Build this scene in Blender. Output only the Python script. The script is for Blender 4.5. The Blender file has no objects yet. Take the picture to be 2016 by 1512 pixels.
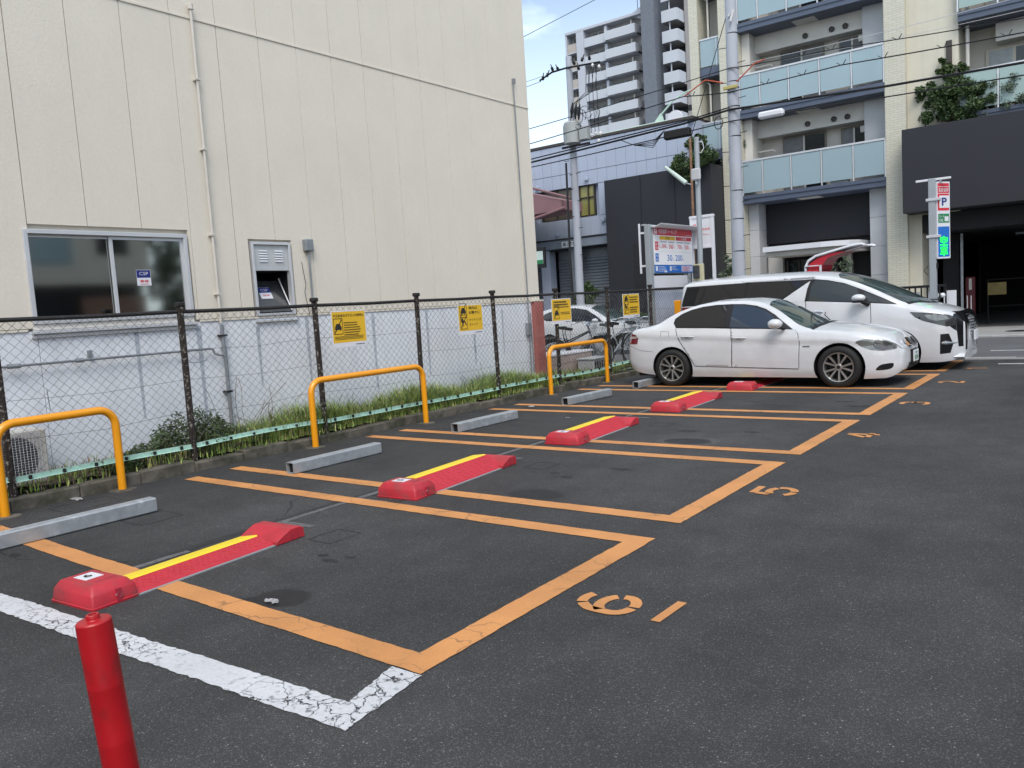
import bpy, bmesh, math, random
from math import sin, cos, pi, radians, sqrt
from mathutils import Vector, Matrix
import numpy as np
random.seed(7)
scn = bpy.context.scene
col = scn.collection

# ------------------------------------------------------------------ camera, sky, sun, exposure
CAM_H = 1.54
yaw, pit, rol = radians(-37.296), radians(-5.478), radians(-3.634)
fwd = Vector((sin(yaw)*cos(pit), cos(yaw)*cos(pit), sin(pit)))
rt = Vector((cos(yaw), -sin(yaw), 0)); up_ = rt.cross(fwd)
r2 = rt*cos(rol) + up_*sin(rol); u2 = -rt*sin(rol) + up_*cos(rol)
cam_d = bpy.data.cameras.new('camera'); cam = bpy.data.objects.new('camera', cam_d); col.objects.link(cam)
cam_d.sensor_width = 36; cam_d.lens = 28.42; cam_d.clip_end = 2000; cam_d.clip_start = 0.05
m = Matrix.Identity(4)
for i in range(3):
    m[i][0] = r2[i]; m[i][1] = u2[i]; m[i][2] = -fwd[i]
m[2][3] = CAM_H
cam.matrix_world = m
scn.camera = cam

SUN_EL, SUN_AZ = radians(52), radians(140)     # azimuth measured from +y towards +x
w = bpy.data.worlds.new('World'); scn.world = w; w.use_nodes = True
nt = w.node_tree; nt.nodes.clear()
N = nt.nodes.new; L = nt.links.new
out = N('ShaderNodeOutputWorld'); bg = N('ShaderNodeBackground'); sky = N('ShaderNodeTexSky')
sky.sky_type = 'NISHITA'; sky.sun_disc = False; sky.sun_elevation = SUN_EL; sky.sun_rotation = SUN_AZ
sky.air_density = 1.0; sky.dust_density = 2.0; sky.ozone_density = 1.0
tc = N('ShaderNodeTexCoord'); mp = N('ShaderNodeMapping'); mp.inputs['Scale'].default_value = (1, 1, 2.6)
nz = N('ShaderNodeTexNoise'); nz.inputs['Scale'].default_value = 2.1; nz.inputs['Detail'].default_value = 6; nz.inputs['Roughness'].default_value = .55
cr = N('ShaderNodeMapRange'); cr.inputs['From Min'].default_value = .45; cr.inputs['From Max'].default_value = .68
sx = N('ShaderNodeSeparateXYZ'); hz = N('ShaderNodeMapRange'); hz.inputs['From Min'].default_value = 0.0; hz.inputs['From Max'].default_value = .42
hz.inputs['To Min'].default_value = .75; hz.inputs['To Max'].default_value = 0
mx = N('ShaderNodeMath'); mx.operation = 'MAXIMUM'
mixc = N('ShaderNodeMix'); mixc.data_type = 'RGBA'; mixc.inputs['B'].default_value = (9.1, 10.5, 11.2, 1)
L(tc.outputs['Generated'], mp.inputs['Vector']); L(mp.outputs[0], nz.inputs['Vector']); L(nz.outputs[0], cr.inputs['Value'])
L(tc.outputs['Generated'], sx.inputs[0]); L(sx.outputs['Z'], hz.inputs['Value'])
L(cr.outputs[0], mx.inputs[0]); L(hz.outputs[0], mx.inputs[1]); L(mx.outputs[0], mixc.inputs['Factor'])
L(sky.outputs[0], mixc.inputs['A']); L(mixc.outputs['Result'], bg.inputs['Color']); L(bg.outputs[0], out.inputs[0])
bg.inputs['Strength'].default_value = 0.10
sl = bpy.data.lights.new('sun', 'SUN'); so = bpy.data.objects.new('sun', sl); col.objects.link(so)
sl.energy = 1.1; sl.angle = radians(28); sl.color = (1, .95, .88)
sd = Vector((sin(SUN_AZ)*cos(SUN_EL), cos(SUN_AZ)*cos(SUN_EL), sin(SUN_EL)))
so.rotation_euler = sd.to_track_quat('Z', 'Y').to_euler(); so.location = (20, -20, 40)
scn.view_settings.view_transform = 'Standard'; scn.view_settings.look = 'None'
scn.view_settings.exposure = 0.95; scn.view_settings.gamma = 1; scn.view_settings.use_curve_mapping = False
scn.cycles.max_bounces = 6

# ------------------------------------------------------------------ materials
MATS = {}
def mat(name, c, rough=.6, metal=0, var=.12, vs=3, bump=0, bs=60, coat=0, spec=.5, c2=None, c2s=2, c2t=(.55, .7), vstretch=1, emit=None):
    """principled material: colour broken up by noise, second colour c2 in patches, fine bump"""
    if name in MATS: return MATS[name]

    M = bpy.data.materials.new(name); M.use_nodes = True; t = M.node_tree; b = t.nodes['Principled BSDF']
    n = t.nodes.new; l = t.links.new
    b.inputs['Roughness'].default_value = rough; b.inputs['Metallic'].default_value = metal
    b.inputs['Specular IOR Level'].default_value = spec
    if coat: b.inputs['Coat Weight'].default_value = coat; b.inputs['Coat Roughness'].default_value = .04
    if emit: b.inputs['Emission Color'].default_value = (*emit[:3], 1); b.inputs['Emission Strength'].default_value = emit[3]
    tcn = n('ShaderNodeNewGeometry'); mpn = n('ShaderNodeMapping'); l(tcn.outputs['Position'], mpn.inputs['Vector'])
    mpn.inputs['Scale'].default_value = (1, 1, vstretch)
    no = n('ShaderNodeTexNoise'); no.inputs['Scale'].default_value = vs; no.inputs['Detail'].default_value = 5; l(mpn.outputs[0], no.inputs['Vector'])
    mr = n('ShaderNodeMapRange'); mr.inputs['From Min'].default_value = .25; mr.inputs['From Max'].default_value = .75
    mr.inputs['To Min'].default_value = 1-var; mr.inputs['To Max'].default_value = 1+var; l(no.outputs[0], mr.inputs['Value'])
    vm = n('ShaderNodeVectorMath'); vm.operation = 'SCALE'; l(mr.outputs[0], vm.inputs['Scale'])
    if c2:
        n2 = n('ShaderNodeTexNoise'); n2.inputs['Scale'].default_value = c2s; n2.inputs['Detail'].default_value = 8; n2.inputs['Roughness'].default_value = .65
        l(mpn.outputs[0], n2.inputs['Vector'])
        m2 = n('ShaderNodeMapRange'); m2.inputs['From Min'].default_value = c2t[0]; m2.inputs['From Max'].default_value = c2t[1]; l(n2.outputs[0], m2.inputs['Value'])
        mi = n('ShaderNodeMix'); mi.data_type = 'RGBA'; mi.inputs['A'].default_value = (*c, 1); mi.inputs['B'].default_value = (*c2, 1)
        l(m2.outputs[0], mi.inputs['Factor']); l(mi.outputs['Result'], vm.inputs[0])
    else: vm.inputs[0].default_value = c
    l(vm.outputs[0], b.inputs['Base Color'])
    if bump:
        nb = n('ShaderNodeTexNoise'); nb.inputs['Scale'].default_value = bs; nb.inputs['Detail'].default_value = 4; l(tcn.outputs['Position'], nb.inputs['Vector'])
        bp = n('ShaderNodeBump'); bp.inputs['Strength'].default_value = bump; bp.inputs['Distance'].default_value = .004
        l(nb.outputs[0], bp.inputs['Height']); l(bp.outputs[0], b.inputs['Normal'])
    MATS[name] = M; return M

def node_mat(name):
    M = bpy.data.materials.new(name); M.use_nodes = True; MATS[name] = M
    return M, M.node_tree, M.node_tree.nodes['Principled BSDF']
class NB:
    """tiny helper for writing node graphs"""
    def __init__(s, t): s.t = t; s.pos = s.n('ShaderNodeNewGeometry').outputs['Position']
    def n(s, k): return s.t.nodes.new(k)
    def put(s, sock, v):
        if hasattr(v, 'is_output'): s.t.links.new(v, sock)
        else: sock.default_value = v
    def math(s, op, a, b=0.0, c=None):
        x = s.n('ShaderNodeMath'); x.operation = op; s.put(x.inputs[0], a); s.put(x.inputs[1], b)
        if c is not None: s.put(x.inputs[2], c)
        return x.outputs[0]
    def scale(s, v, xyz, loc=(0, 0, 0)):
        x = s.n('ShaderNodeMapping'); s.put(x.inputs['Vector'], v); x.inputs['Scale'].default_value = xyz; x.inputs['Location'].default_value = loc; return x.outputs[0]
    def noise(s, v, sc, det=4, rough=.5, dist=0, out=0):
        x = s.n('ShaderNodeTexNoise'); s.put(x.inputs['Vector'], v); x.inputs['Scale'].default_value = sc
        x.inputs['Detail'].default_value = det; x.inputs['Roughness'].default_value = rough; x.inputs['Distortion'].default_value = dist; return x.outputs[out]
    def vor(s, v, sc, feat='F1', out='Distance', rnd=1):
        x = s.n('ShaderNodeTexVoronoi'); x.feature = feat; s.put(x.inputs['Vector'], v); x.inputs['Scale'].default_value = sc; x.inputs['Randomness'].default_value = rnd
        return x.outputs[out]
    def mr(s, v, a, b, c=0., d=1., smooth=False):
        x = s.n('ShaderNodeMapRange'); s.put(x.inputs['Value'], v)
        if smooth: x.interpolation_type = 'SMOOTHSTEP'
        for k, q in (('From Min', a), ('From Max', b), ('To Min', c), ('To Max', d)): x.inputs[k].default_value = q
        return x.outputs[0]
    def mix(s, f, a, b, mode='MIX'):
        x = s.n('ShaderNodeMix'); x.data_type = 'RGBA'; x.blend_type = mode
        s.put(x.inputs['Factor'], f); s.put(x.inputs['A'], a if hasattr(a, 'is_output') else (*a, 1)); s.put(x.inputs['B'], b if hasattr(b, 'is_output') else (*b, 1)); return x.outputs['Result']
    def mul(s, c, f):
        x = s.n('ShaderNodeVectorMath'); x.operation = 'SCALE'; s.put(x.inputs[0], c); s.put(x.inputs['Scale'], f); return x.outputs[0]
    def bump(s, h, st, dist, prev=None):
        x = s.n('ShaderNodeBump'); x.inputs['Strength'].default_value = st; x.inputs['Distance'].default_value = dist; s.put(x.inputs['Height'], h)
        if prev is not None: s.put(x.inputs['Normal'], prev)
        return x.outputs[0]
    def sep(s, v):
        x = s.n('ShaderNodeSeparateXYZ'); s.put(x.inputs[0], v); return x.outputs
    def ellipse(s, cx, cy, rx, ry, soft=.25):
        a = s.math('DIVIDE', s.math('SUBTRACT', s.PX, cx), rx); b = s.math('DIVIDE', s.math('SUBTRACT', s.PY, cy), ry)
        d = s.math('ADD', s.math('MULTIPLY', a, a), s.math('MULTIPLY', b, b))
        return s.mr(d, 1-soft, 1+soft, 1., 0.)

# asphalt of the parking lot
M, t, b = node_mat('asphalt'); k = NB(t)
wp = k.n('ShaderNodeVectorMath'); wp.operation = 'ADD'; k.put(wp.inputs[0], k.pos)
k.put(wp.inputs[1], k.mul(k.noise(k.pos, 7, 4, out=1), .10)); WP = k.sep(wp.outputs[0]); k.PX, k.PY = WP[0], WP[1]
agg = k.vor(k.pos, 230, out='Color'); ags = k.sep(agg)[0]
grain = k.noise(k.pos, 190, 3, .7)
big = k.noise(k.pos, .45, 5, .55); mid = k.noise(k.pos, 3.2, 6, .6)
base = k.mix(k.mr(grain, .32, .72), (.0125, .0125, .0126), (.070, .070, .071))
base = k.mix(k.mr(ags, .84, 1.0), base, (.125, .125, .127))
base = k.mix(k.math('MULTIPLY', k.mr(k.sep(k.vor(k.pos, 105, out='Color'))[1], .975, .985, 0., .65), k.mr(k.vor(k.pos, 105), .30, .42, 1, 0)), base, (.30, .30, .30))
fac = k.math('MULTIPLY', k.math('MULTIPLY', k.mr(big, .3, .7, .72, 1.30), k.mr(k.noise(k.scale(k.pos, (1.1, .12, 1)), 1.0, 4), .35, .65, .86, 1.14)), k.mr(mid, .3, .7, .84, 1.16))
xyz = k.sep(k.pos)
stall = k.mr(xyz[0], -8.2, -2.0, .82, 1.0)                      # darker towards the fence
fac = k.math('MULTIPLY', fac, stall)
c = k.mul(base, fac)
st = None
for e in [(-3.70, 2.72, .17, .13), (-3.78, 2.60, .13, .07), (-3.98, 3.30, .07, .03), (-4.12, 3.36, .05, .03), (-3.92, 3.42, .05, .02), (-3.78, 5.30, .25, .16), (-3.64, 7.90, .26, .17),
          (-3.9, 5.95, .09, .05), (-4.1, 6.05, .06, .04), (-3.6, 6.4, .1, .05), (-3.9, 8.5, .14, .08), (-3.2, 8.6, .1, .06), (-3.6, 10.7, .3, .1), (-2.6, 10.8, .2, .08), (-2.9, 11.2, .15, .05), (-4.0, 11.0, .2, .07),
          (-6.9, 10.9, .5, .05), (-5.3, 11.0, .4, .06)]:
    el = k.ellipse(*e, soft=.3); st = el if st is None else k.math('MAXIMUM', st, el)
edge = k.math('MAXIMUM', k.math('SUBTRACT', k.ellipse(-3.64, 7.90, .34, .24, .2), k.ellipse(-3.64, 7.90, .27, .18, .2)), 0.0)
c = k.mix(k.math('MULTIPLY', st, .88), c, (.007, .007, .008))
c = k.mix(k.math('MULTIPLY', edge, .25), c, (.14, .14, .145))
# hair cracks
cw = k.n('ShaderNodeVectorMath'); cw.operation = 'ADD'; k.put(cw.inputs[0], k.pos); k.put(cw.inputs[1], k.mul(k.noise(k.pos, 2.5, 4, out=1), .5))
crk = k.math('MULTIPLY', k.mr(k.vor(cw.outputs[0], .42, 'DISTANCE_TO_EDGE'), 0, .006, 1, 0), k.mr(k.noise(k.pos, .8, 2), .50, .58))
crk = k.math('MULTIPLY', crk, k.mr(xyz[0], -4.6, -5.4, 0, 1))
c = k.mix(k.math('MULTIPLY', crk, .8), c, (.006, .006, .006))
k.put(b.inputs['Base Color'], c); k.put(b.inputs['Roughness'], k.mix(st, (.82,)*3, (.5,)*3)); b.inputs['Specular IOR Level'].default_value = .35
k.put(b.inputs['Normal'], k.bump(grain, .9, .004, k.bump(k.vor(k.pos, 110), .6, .004)))
ASPH = M
# road beyond
ROAD = mat('road_asphalt', (.095, .097, .102), .85, var=.18, vs=1.2, bump=.5, bs=120)
# thermoplastic paint with cracks and worn patches, two colours
def paint(name, c, crackden=6.0, wear=(.66, .70), dirt=.12, cracks=1.0, cw=.022, ct=(.46, .56)):
    M, t, b = node_mat(name); k = NB(t)
    n1 = k.noise(k.pos, 9, 6, .6); base = k.mul(k.mix(k.mr(k.noise(k.pos, 60, 3), .35, .8, 0, .35), c, tuple(x*.62 for x in c)), k.mr(k.noise(k.pos, 2.2, 4), .3, .7, 1-dirt, 1+dirt*.6))
    wv = k.n('ShaderNodeVectorMath'); wv.operation = 'ADD'; k.put(wv.inputs[0], k.pos); k.put(wv.inputs[1], k.mul(k.noise(k.pos, 5, 5, .6, out=1), .22))
    cr = k.mr(k.vor(k.scale(wv.outputs[0], (1.0, 1.6, 1)), crackden, 'DISTANCE_TO_EDGE'), cw*.45, cw, 1, 0)
    cr = k.math('MULTIPLY', cr, k.mr(k.noise(k.pos, 1.7, 3), *ct))
    cr = k.math('MULTIPLY', cr, cracks)
    we = k.math('MULTIPLY', k.mr(k.noise(k.pos, 26, 8, .75), *wear), k.mr(k.noise(k.pos, 1.1, 2), .42, .6, .15, 1))
    fa = k.math('MAXIMUM', cr, we)
    k.put(b.inputs['Base Color'], k.mix(fa, base, (.03, .03, .032))); b.inputs['Roughness'].default_value = .62
    k.put(b.inputs['Normal'], k.bump(k.math('SUBTRACT', n1, fa), .5, .004))
    return M
ORANGE = paint('orange_road_paint', (.585, .262, .085), 2.6, (.69, .75), .16, .45)
WHITEP = paint('white_road_paint', (.56, .57, .59), 7.0, (.56, .60), .08, 1.0, .028, (.43, .52))
OLDP = paint('worn_old_paint', (.13, .13, .135), 8, (.50, .60))
THINP = paint('fine_white_paint', (.6, .6, .6), 5, (.6, .7))

# pale render of the big wall, streaked
def wall_mat(name, c, c2, streak=.10, speck=.05):
    M, t, b = node_mat(name); k = NB(t)
    s1 = k.noise(k.scale(k.pos, (6, 6, .35)), 1.0, 5, .6); s2 = k.noise(k.pos, 1.3, 5, .6); s3 = k.noise(k.pos, 28, 4, .6)
    cc = k.mix(k.mr(s1, .45, .75, 0, streak*4), c, c2); cc = k.mul(cc, k.math('MULTIPLY', k.mr(s2, .3, .7, 1-speck, 1+speck), k.mr(s3, .3, .7, .975, 1.025)))
    k.put(b.inputs['Base Color'], cc); b.inputs['Roughness'].default_value = .75; b.inputs['Specular IOR Level'].default_value = .3
    k.put(b.inputs['Normal'], k.bump(k.noise(k.pos, 45, 5, .65), .55, .006)); return M
CREAM = wall_mat('cream_render', (.675, .63, .545), (.62, .575, .49), .05, .03)
CREAM2 = wall_mat('cream_render_far', (.60, .57, .47), (.5, .47, .39))
LOWW = wall_mat('white_base_render', (.705, .735, .785), (.52, .545, .585), .09, .05)
SIDING = wall_mat('blue_grey_siding', (.37, .42, .52), (.33, .38, .47), .05, .03)
CHAR = mat('charcoal_panel', (.014, .0155, .021), .62, var=.06, vs=1)
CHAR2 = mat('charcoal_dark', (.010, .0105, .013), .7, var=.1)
TILEM, t, b = node_mat('pale_tile'); k = NB(t)
br = k.n('ShaderNodeTexBrick'); k.put(br.inputs['Vector'], k.n('ShaderNodeCombineXYZ').outputs[0])
cmb = br.inputs['Vector'].links[0].from_node; xyz = k.sep(k.pos); k.put(cmb.inputs[0], k.math('ADD', xyz[0], xyz[1])); k.put(cmb.inputs[1], xyz[2])
br.inputs['Scale'].default_value = 1; br.inputs['Brick Width'].default_value = .22; br.inputs['Row Height'].default_value = .07; br.inputs['Mortar Size'].default_value = .006
br.inputs['Color1'].default_value = (.52, .50, .41, 1); br.inputs['Color2'].default_value = (.57, .55, .46, 1); br.inputs['Mortar'].default_value = (.40, .38, .30, 1)
k.put(b.inputs['Base Color'], br.outputs[0]); b.inputs['Roughness'].default_value = .45; k.put(b.inputs['Normal'], k.bump(br.outputs['Fac'], -.5, .004))
WHITE = mat('white_paint', (.74, .75, .78), .5, var=.05)
OFFW = mat('off_white', (.60, .58, .54), .7, var=.08, vs=2)
SHADEW = mat('balcony_wall', (.52, .49, .44), .8, var=.08, vs=1.5)
ALU = mat('aluminium', (.60, .61, .63), .42, .4, var=.06)
STEELG = mat('galvanised', (.37, .395, .42), .5, .45, var=.16, vs=14, c2=(.52, .54, .56), c2s=9, bump=.15, bs=30)
STEELP = mat('grey_painted_steel', (.33, .36, .385), .5, .2, var=.07)
DARKM = mat('dark_metal', (.012, .012, .014), .45, .3)
BLACK = mat('black_rubber', (.007, .007, .0075), .75, var=.2, vs=20)
BLACKG = mat('black_gloss', (.010, .010, .012), .12, spec=.6, var=0)
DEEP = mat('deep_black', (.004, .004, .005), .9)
RUST = mat('flaking_rusty_paint', (.022, .016, .013), .8, var=.4, vs=30, c2=(.30, .28, .25), c2s=26, c2t=(.56, .62), bump=.6, bs=90)
RUSTT = mat('dark_rail_paint', (.012, .011, .011), .6, var=.3, vs=30, c2=(.10, .085, .07), c2s=34, c2t=(.60, .68), bump=.5, bs=90)
WIRE = mat('pale_coated_wire', (.15, .155, .155), .5, .2, var=.5, vs=5, c2=(.045, .04, .035), c2s=2.3, c2t=(.45, .6))
MINT = mat('mint_green_paint', (.36, .56, .48), .55, var=.12, vs=12, c2=(.10, .07, .05), c2s=16, c2t=(.62, .68))
CONC = mat('weathered_concrete', (.115, .104, .085), .95, var=.35, vs=9, c2=(.045, .045, .03), c2s=3, c2t=(.42, .6), bump=.8, bs=60)
CONCL = mat('pale_concrete', (.36, .36, .35), .85, var=.15, vs=3, bump=.4, bs=50)
POLEM = mat('pole_concrete', (.38, .40, .45), .7, var=.08, vs=2, c2=(.27, .28, .31), c2s=1.6, c2t=(.5, .7), vstretch=.3)
SOIL = mat('soil', (.055, .042, .028), .95, var=.4, vs=12, bump=1, bs=40)
GRASSM = mat('grass_blades', (.19, .28, .055), .6, var=.45, vs=6, c2=(.46, .40, .17), c2s=9, c2t=(.50, .68))
DRY = mat('dry_stems', (.17, .12, .085), .8, var=.4, vs=15)
LEAFD = mat('dark_leaves', (.042, .078, .024), .55, var=.5, vs=8, c2=(.085, .12, .03), c2s=5, c2t=(.5, .68))
LEAFW = mat('weed_leaves', (.075, .115, .045), .6, var=.5, vs=10, c2=(.10, .10, .05), c2s=6, c2t=(.5, .68))
LEAFO = mat('olive_leaves', (.10, .135, .085), .6, var=.4, vs=8)
BARK = mat('bark', (.09, .065, .045), .9, var=.3, vs=15)
BARY = mat('yellow_bar_paint', (.80, .315, .006), .30, var=.05, coat=.3, c2=(.10, .06, .03), c2s=16, c2t=(.69, .72))
RED = mat('red_plastic', (.43, .020, .034), .5, var=.18, vs=6, bump=.12, bs=60, c2=(.27, .04, .045), c2s=9, c2t=(.50, .68))
REDF = mat('red_flap', (.46, .020, .036), .55, var=.08, vs=8)
REDB = mat('red_bollard', (.39, .005, .010), .42, var=.12, vs=7, bump=.15, bs=40, c2=(.24, .010, .012), c2s=11, c2t=(.52, .72))
YEL = mat('yellow_flap', (.82, .62, .025), .5, var=.06, c2=(.6, .45, .05), c2s=8, c2t=(.62, .75))
SIGNY = mat('notice_yellow', (.72, .44, .018), .45, var=.03)
INK = mat('ink_black', (.02, .018, .015), .6)
SIGNR = mat('sign_red', (.60, .018, .035), .4, var=.03)
SIGNB = mat('sign_blue', (.01, .13, .48), .4, var=.03)
SIGNN = mat('sign_navy', (.01, .02, .17), .4)
SIGNG = mat('sign_green', (.01, .20, .07), .4)
SIGNW = mat('sign_white', (.66, .67, .71), .4, var=.02)
LED = mat('green_led', (.0, .3, .02), .5, emit=(.01, 1, .05, 1.3))
PINKW = mat('dusty_pink_wall', (.24, .13, .14), .75, var=.06)
BRICKR = mat('brick_red_render', (.36, .115, .10), .8, var=.12, vs=4, bump=.4)
BRN = mat('brown_frame', (.05, .04, .035), .6)
GLS = mat('dark_glass', (.010, .014, .016), .07, spec=.6, var=.1)
FILM = mat('film_glass', (.36, .37, .36), .055, metal=1, var=.05)
GLY = mat('lit_curtain_glass', (.26, .25, .085), .25, var=.2, vs=2)
CURT = mat('grey_curtain', (.16, .165, .17), .6, var=.2, vs=6)
GBAL = mat('balcony_frosted_glass', (.29, .385, .425), .14, var=.04, vs=.6, spec=.6)
GBALG = mat('balcony_green_glass', (.30, .40, .38), .16, var=.05, vs=.6)
FASC = mat('slate_fascia', (.075, .095, .14), .5, var=.08)
CARW = mat('white_car_paint', (.60, .615, .64), .26, var=.03, coat=.8, c2=(.53, .54, .555), c2s=1.3, c2t=(.45, .7))
CARD = mat('seam_dark', (.05, .05, .055), .6)
CGLS = mat('car_tinted_glass', (.012, .012, .013), .03, spec=.5, var=0)
WGLS = mat('windscreen_glass', (.035, .055, .055), .03, spec=.6, var=0)
CHROME = mat('chrome', (.75, .76, .78), .12, 1, var=0)
RIMM = mat('alloy', (.50, .49, .47), .3, .85, var=.1)
LAMPG = mat('lamp_glass', (.20, .21, .20), .07, .3, var=.35, vs=14, coat=.5)
TAILR = mat('tail_red', (.13, .007, .012), .15, coat=.4)
TRANSG = mat('transformer_grey', (.36, .38, .38), .55, var=.08)
BROWNP = mat('porcelain_white', (.65, .64, .62), .25)
PLAS = mat('clear_litter', (.30, .30, .31), .3, var=.3, vs=60)
BLUEP = mat('blue_plastic', (.02, .03, .28), .45, var=.1)
ROOFG = mat('pale_green_roof', (.45, .60, .50), .5)
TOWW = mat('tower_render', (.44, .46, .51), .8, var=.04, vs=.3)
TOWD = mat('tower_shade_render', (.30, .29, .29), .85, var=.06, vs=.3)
TOWC = mat('tower_charcoal', (.135, .15, .18), .7)
TOWB = mat('tower_black', (.035, .035, .045), .7)

# ------------------------------------------------------------------ object helpers
def tag(o, label=None, cat=None, group=None, kind=None):
    if label: o['label'] = label
    if cat: o['category'] = cat
    if group: o['group'] = group
    if kind: o['kind'] = kind
    return o
def thing(name, label, cat, loc=(0, 0, 0), rot=0, group=None, kind=None):
    o = bpy.data.objects.new(name, None); o.empty_display_size = .2; col.objects.link(o); o.location = loc; o.rotation_euler = (0, 0, rot)
    return tag(o, label, cat, group, kind)
def wloc(o):
    v = Vector((0, 0, 0))
    while o is not None: v += o.location; o = o.parent
    return v
class MB:
    def __init__(s): s.v = []; s.f = []; s.sm = []
    def poly(s, pts, sm=False):
        b = len(s.v); s.v += [tuple(p) for p in pts]; s.f.append(tuple(range(b, b+len(pts)))); s.sm.append(sm); return s
    def faces(s, vs, fs, sm=False):
        b = len(s.v); s.v += [tuple(p) for p in vs]; s.f += [tuple(b+i for i in f) for f in fs]; s.sm += [sm]*len(fs); return s
    def box(s, x0, y0, z0, x1, y1, z1, ch=0):
        if x1 < x0: x0, x1 = x1, x0
        if y1 < y0: y0, y1 = y1, y0
        if z1 < z0: z0, z1 = z1, z0
        if not ch:
            v = [(x, y, z) for z in (z0, z1) for y in (y0, y1) for x in (x0, x1)]
            return s.faces(v, [(0, 2, 3, 1), (4, 5, 7, 6), (0, 1, 5, 4), (2, 6, 7, 3), (0, 4, 6, 2), (1, 3, 7, 5)])
        bm = bmesh.new(); bmesh.ops.create_cube(bm, size=1)
        for v in bm.verts: v.co = Vector(((x0+x1)/2+v.co.x*(x1-x0), (y0+y1)/2+v.co.y*(y1-y0), (z0+z1)/2+v.co.z*(z1-z0)))
        bmesh.ops.bevel(bm, geom=list(bm.edges), offset=ch, segments=1, affect='EDGES')
        bm.verts.index_update(); s.faces([v.co[:] for v in bm.verts], [tuple(v.index for v in f.verts) for f in bm.faces]); bm.free(); return s
    def obox(s, o, r, u, n, w, h, d):
        """box with corner o, spanning w along r, h along u, d along n"""
        o, r, u, n = Vector(o), Vector(r)*w, Vector(u)*h, Vector(n)*d
        v = [o, o+r, o+u, o+r+u, o+n, o+r+n, o+u+n, o+r+u+n]
        return s.faces(v, [(0, 2, 3, 1), (4, 5, 7, 6), (0, 1, 5, 4), (2, 6, 7, 3), (0, 4, 6, 2), (1, 3, 7, 5)])
    def tube(s, pts, r, n=8, caps=True, sm=True):
        P = [Vector(p) for p in pts]; R = r if isinstance(r, (list, tuple)) else [r]*len(P); b = len(s.v); prev = None
        for i, p in enumerate(P):
            d = (P[min(i+1, len(P)-1)]-P[max(i-1, 0)]).normalized()
            if prev is None: a = d.orthogonal().normalized()
            else: a = (prev - d*prev.dot(d)).normalized()
            prev = a; c = d.cross(a)
            for j in range(n): q = p + (a*cos(2*pi*j/n)+c*sin(2*pi*j/n))*R[i]; s.v.append(tuple(q))
        for i in range(len(P)-1):
            for j in range(n): s.f.append((b+i*n+j, b+i*n+(j+1) % n, b+(i+1)*n+(j+1) % n, b+(i+1)*n+j)); s.sm.append(sm)
        if caps:
            s.f.append(tuple(b+j for j in reversed(range(n)))); s.sm.append(False)
            s.f.append(tuple(b+(len(P)-1)*n+j for j in range(n))); s.sm.append(False)
        return s
    def lathe(s, prof, n=32, M=None, sm=True):
        """profile (r, z) turned about z, then placed by M"""
        M = M or Matrix.Identity(4); b = len(s.v)
        for r, z in prof:
            for j in range(n): s.v.append(tuple(M @ Vector((r*cos(2*pi*j/n), r*sin(2*pi*j/n), z))))
        for i in range(len(prof)-1):
            for j in range(n): s.f.append((b+i*n+j, b+i*n+(j+1) % n, b+(i+1)*n+(j+1) % n, b+(i+1)*n+j)); s.sm.append(sm)
        return s
    def prism(s, poly, o, r, u, n, d, sm=False):
        """2D polygon in plane (r,u) at o, extruded d along n"""
        o, r, u, n = Vector(o), Vector(r), Vector(u), Vector(n); A = [o+r*a+u*b_ for a, b_ in poly]; B = [p+n*d for p in A]; k = len(A)
        return s.faces(A+B, [tuple(range(k))[::-1], tuple(range(k, 2*k))]+[(i, (i+1) % k, k+(i+1) % k, k+i) for i in range(k)], sm)
    def build(s, name, m, parent=None, dedupe=False, ang=35, **kw):
        me = bpy.data.meshes.new(name); off = wloc(parent) if parent else Vector((0, 0, 0))
        if getattr(s, 'local', False): off = Vector((0, 0, 0))
        me.from_pydata([(a-off.x, b_-off.y, c_-off.z) for a, b_, c_ in s.v], [], s.f); me.validate()
        if any(s.sm):
            if len(me.polygons) == len(s.sm): me.polygons.foreach_set('use_smooth', s.sm)
            else: me.shade_smooth()
            if ang: me.set_sharp_from_angle(angle=radians(ang))
        bm = bmesh.new(); bm.from_mesh(me)
        if dedupe: bmesh.ops.remove_doubles(bm, verts=bm.verts, dist=dedupe if dedupe is not True else 1e-4)
        bmesh.ops.recalc_face_normals(bm, faces=bm.faces) if not getattr(s, 'keepn', False) else None
        bm.to_mesh(me); bm.free()
        me.materials.append(m); o = bpy.data.objects.new(name, me); col.objects.link(o)
        if parent: o.parent = parent
        return tag(o, **kw)
def LMB():
    m_ = MB(); m_.local = True; return m_
def copy_tree(o, parent=None):
    c_ = o.copy(); col.objects.link(c_); c_.parent = parent
    for ch in list(o.children): copy_tree(ch, c_)
    return c_
def inst(src, parent, loc=(0, 0, 0)):
    o = bpy.data.objects.new(src.name.split('.')[0], src.data); col.objects.link(o); o.parent = parent; o.location = loc; return o
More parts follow.
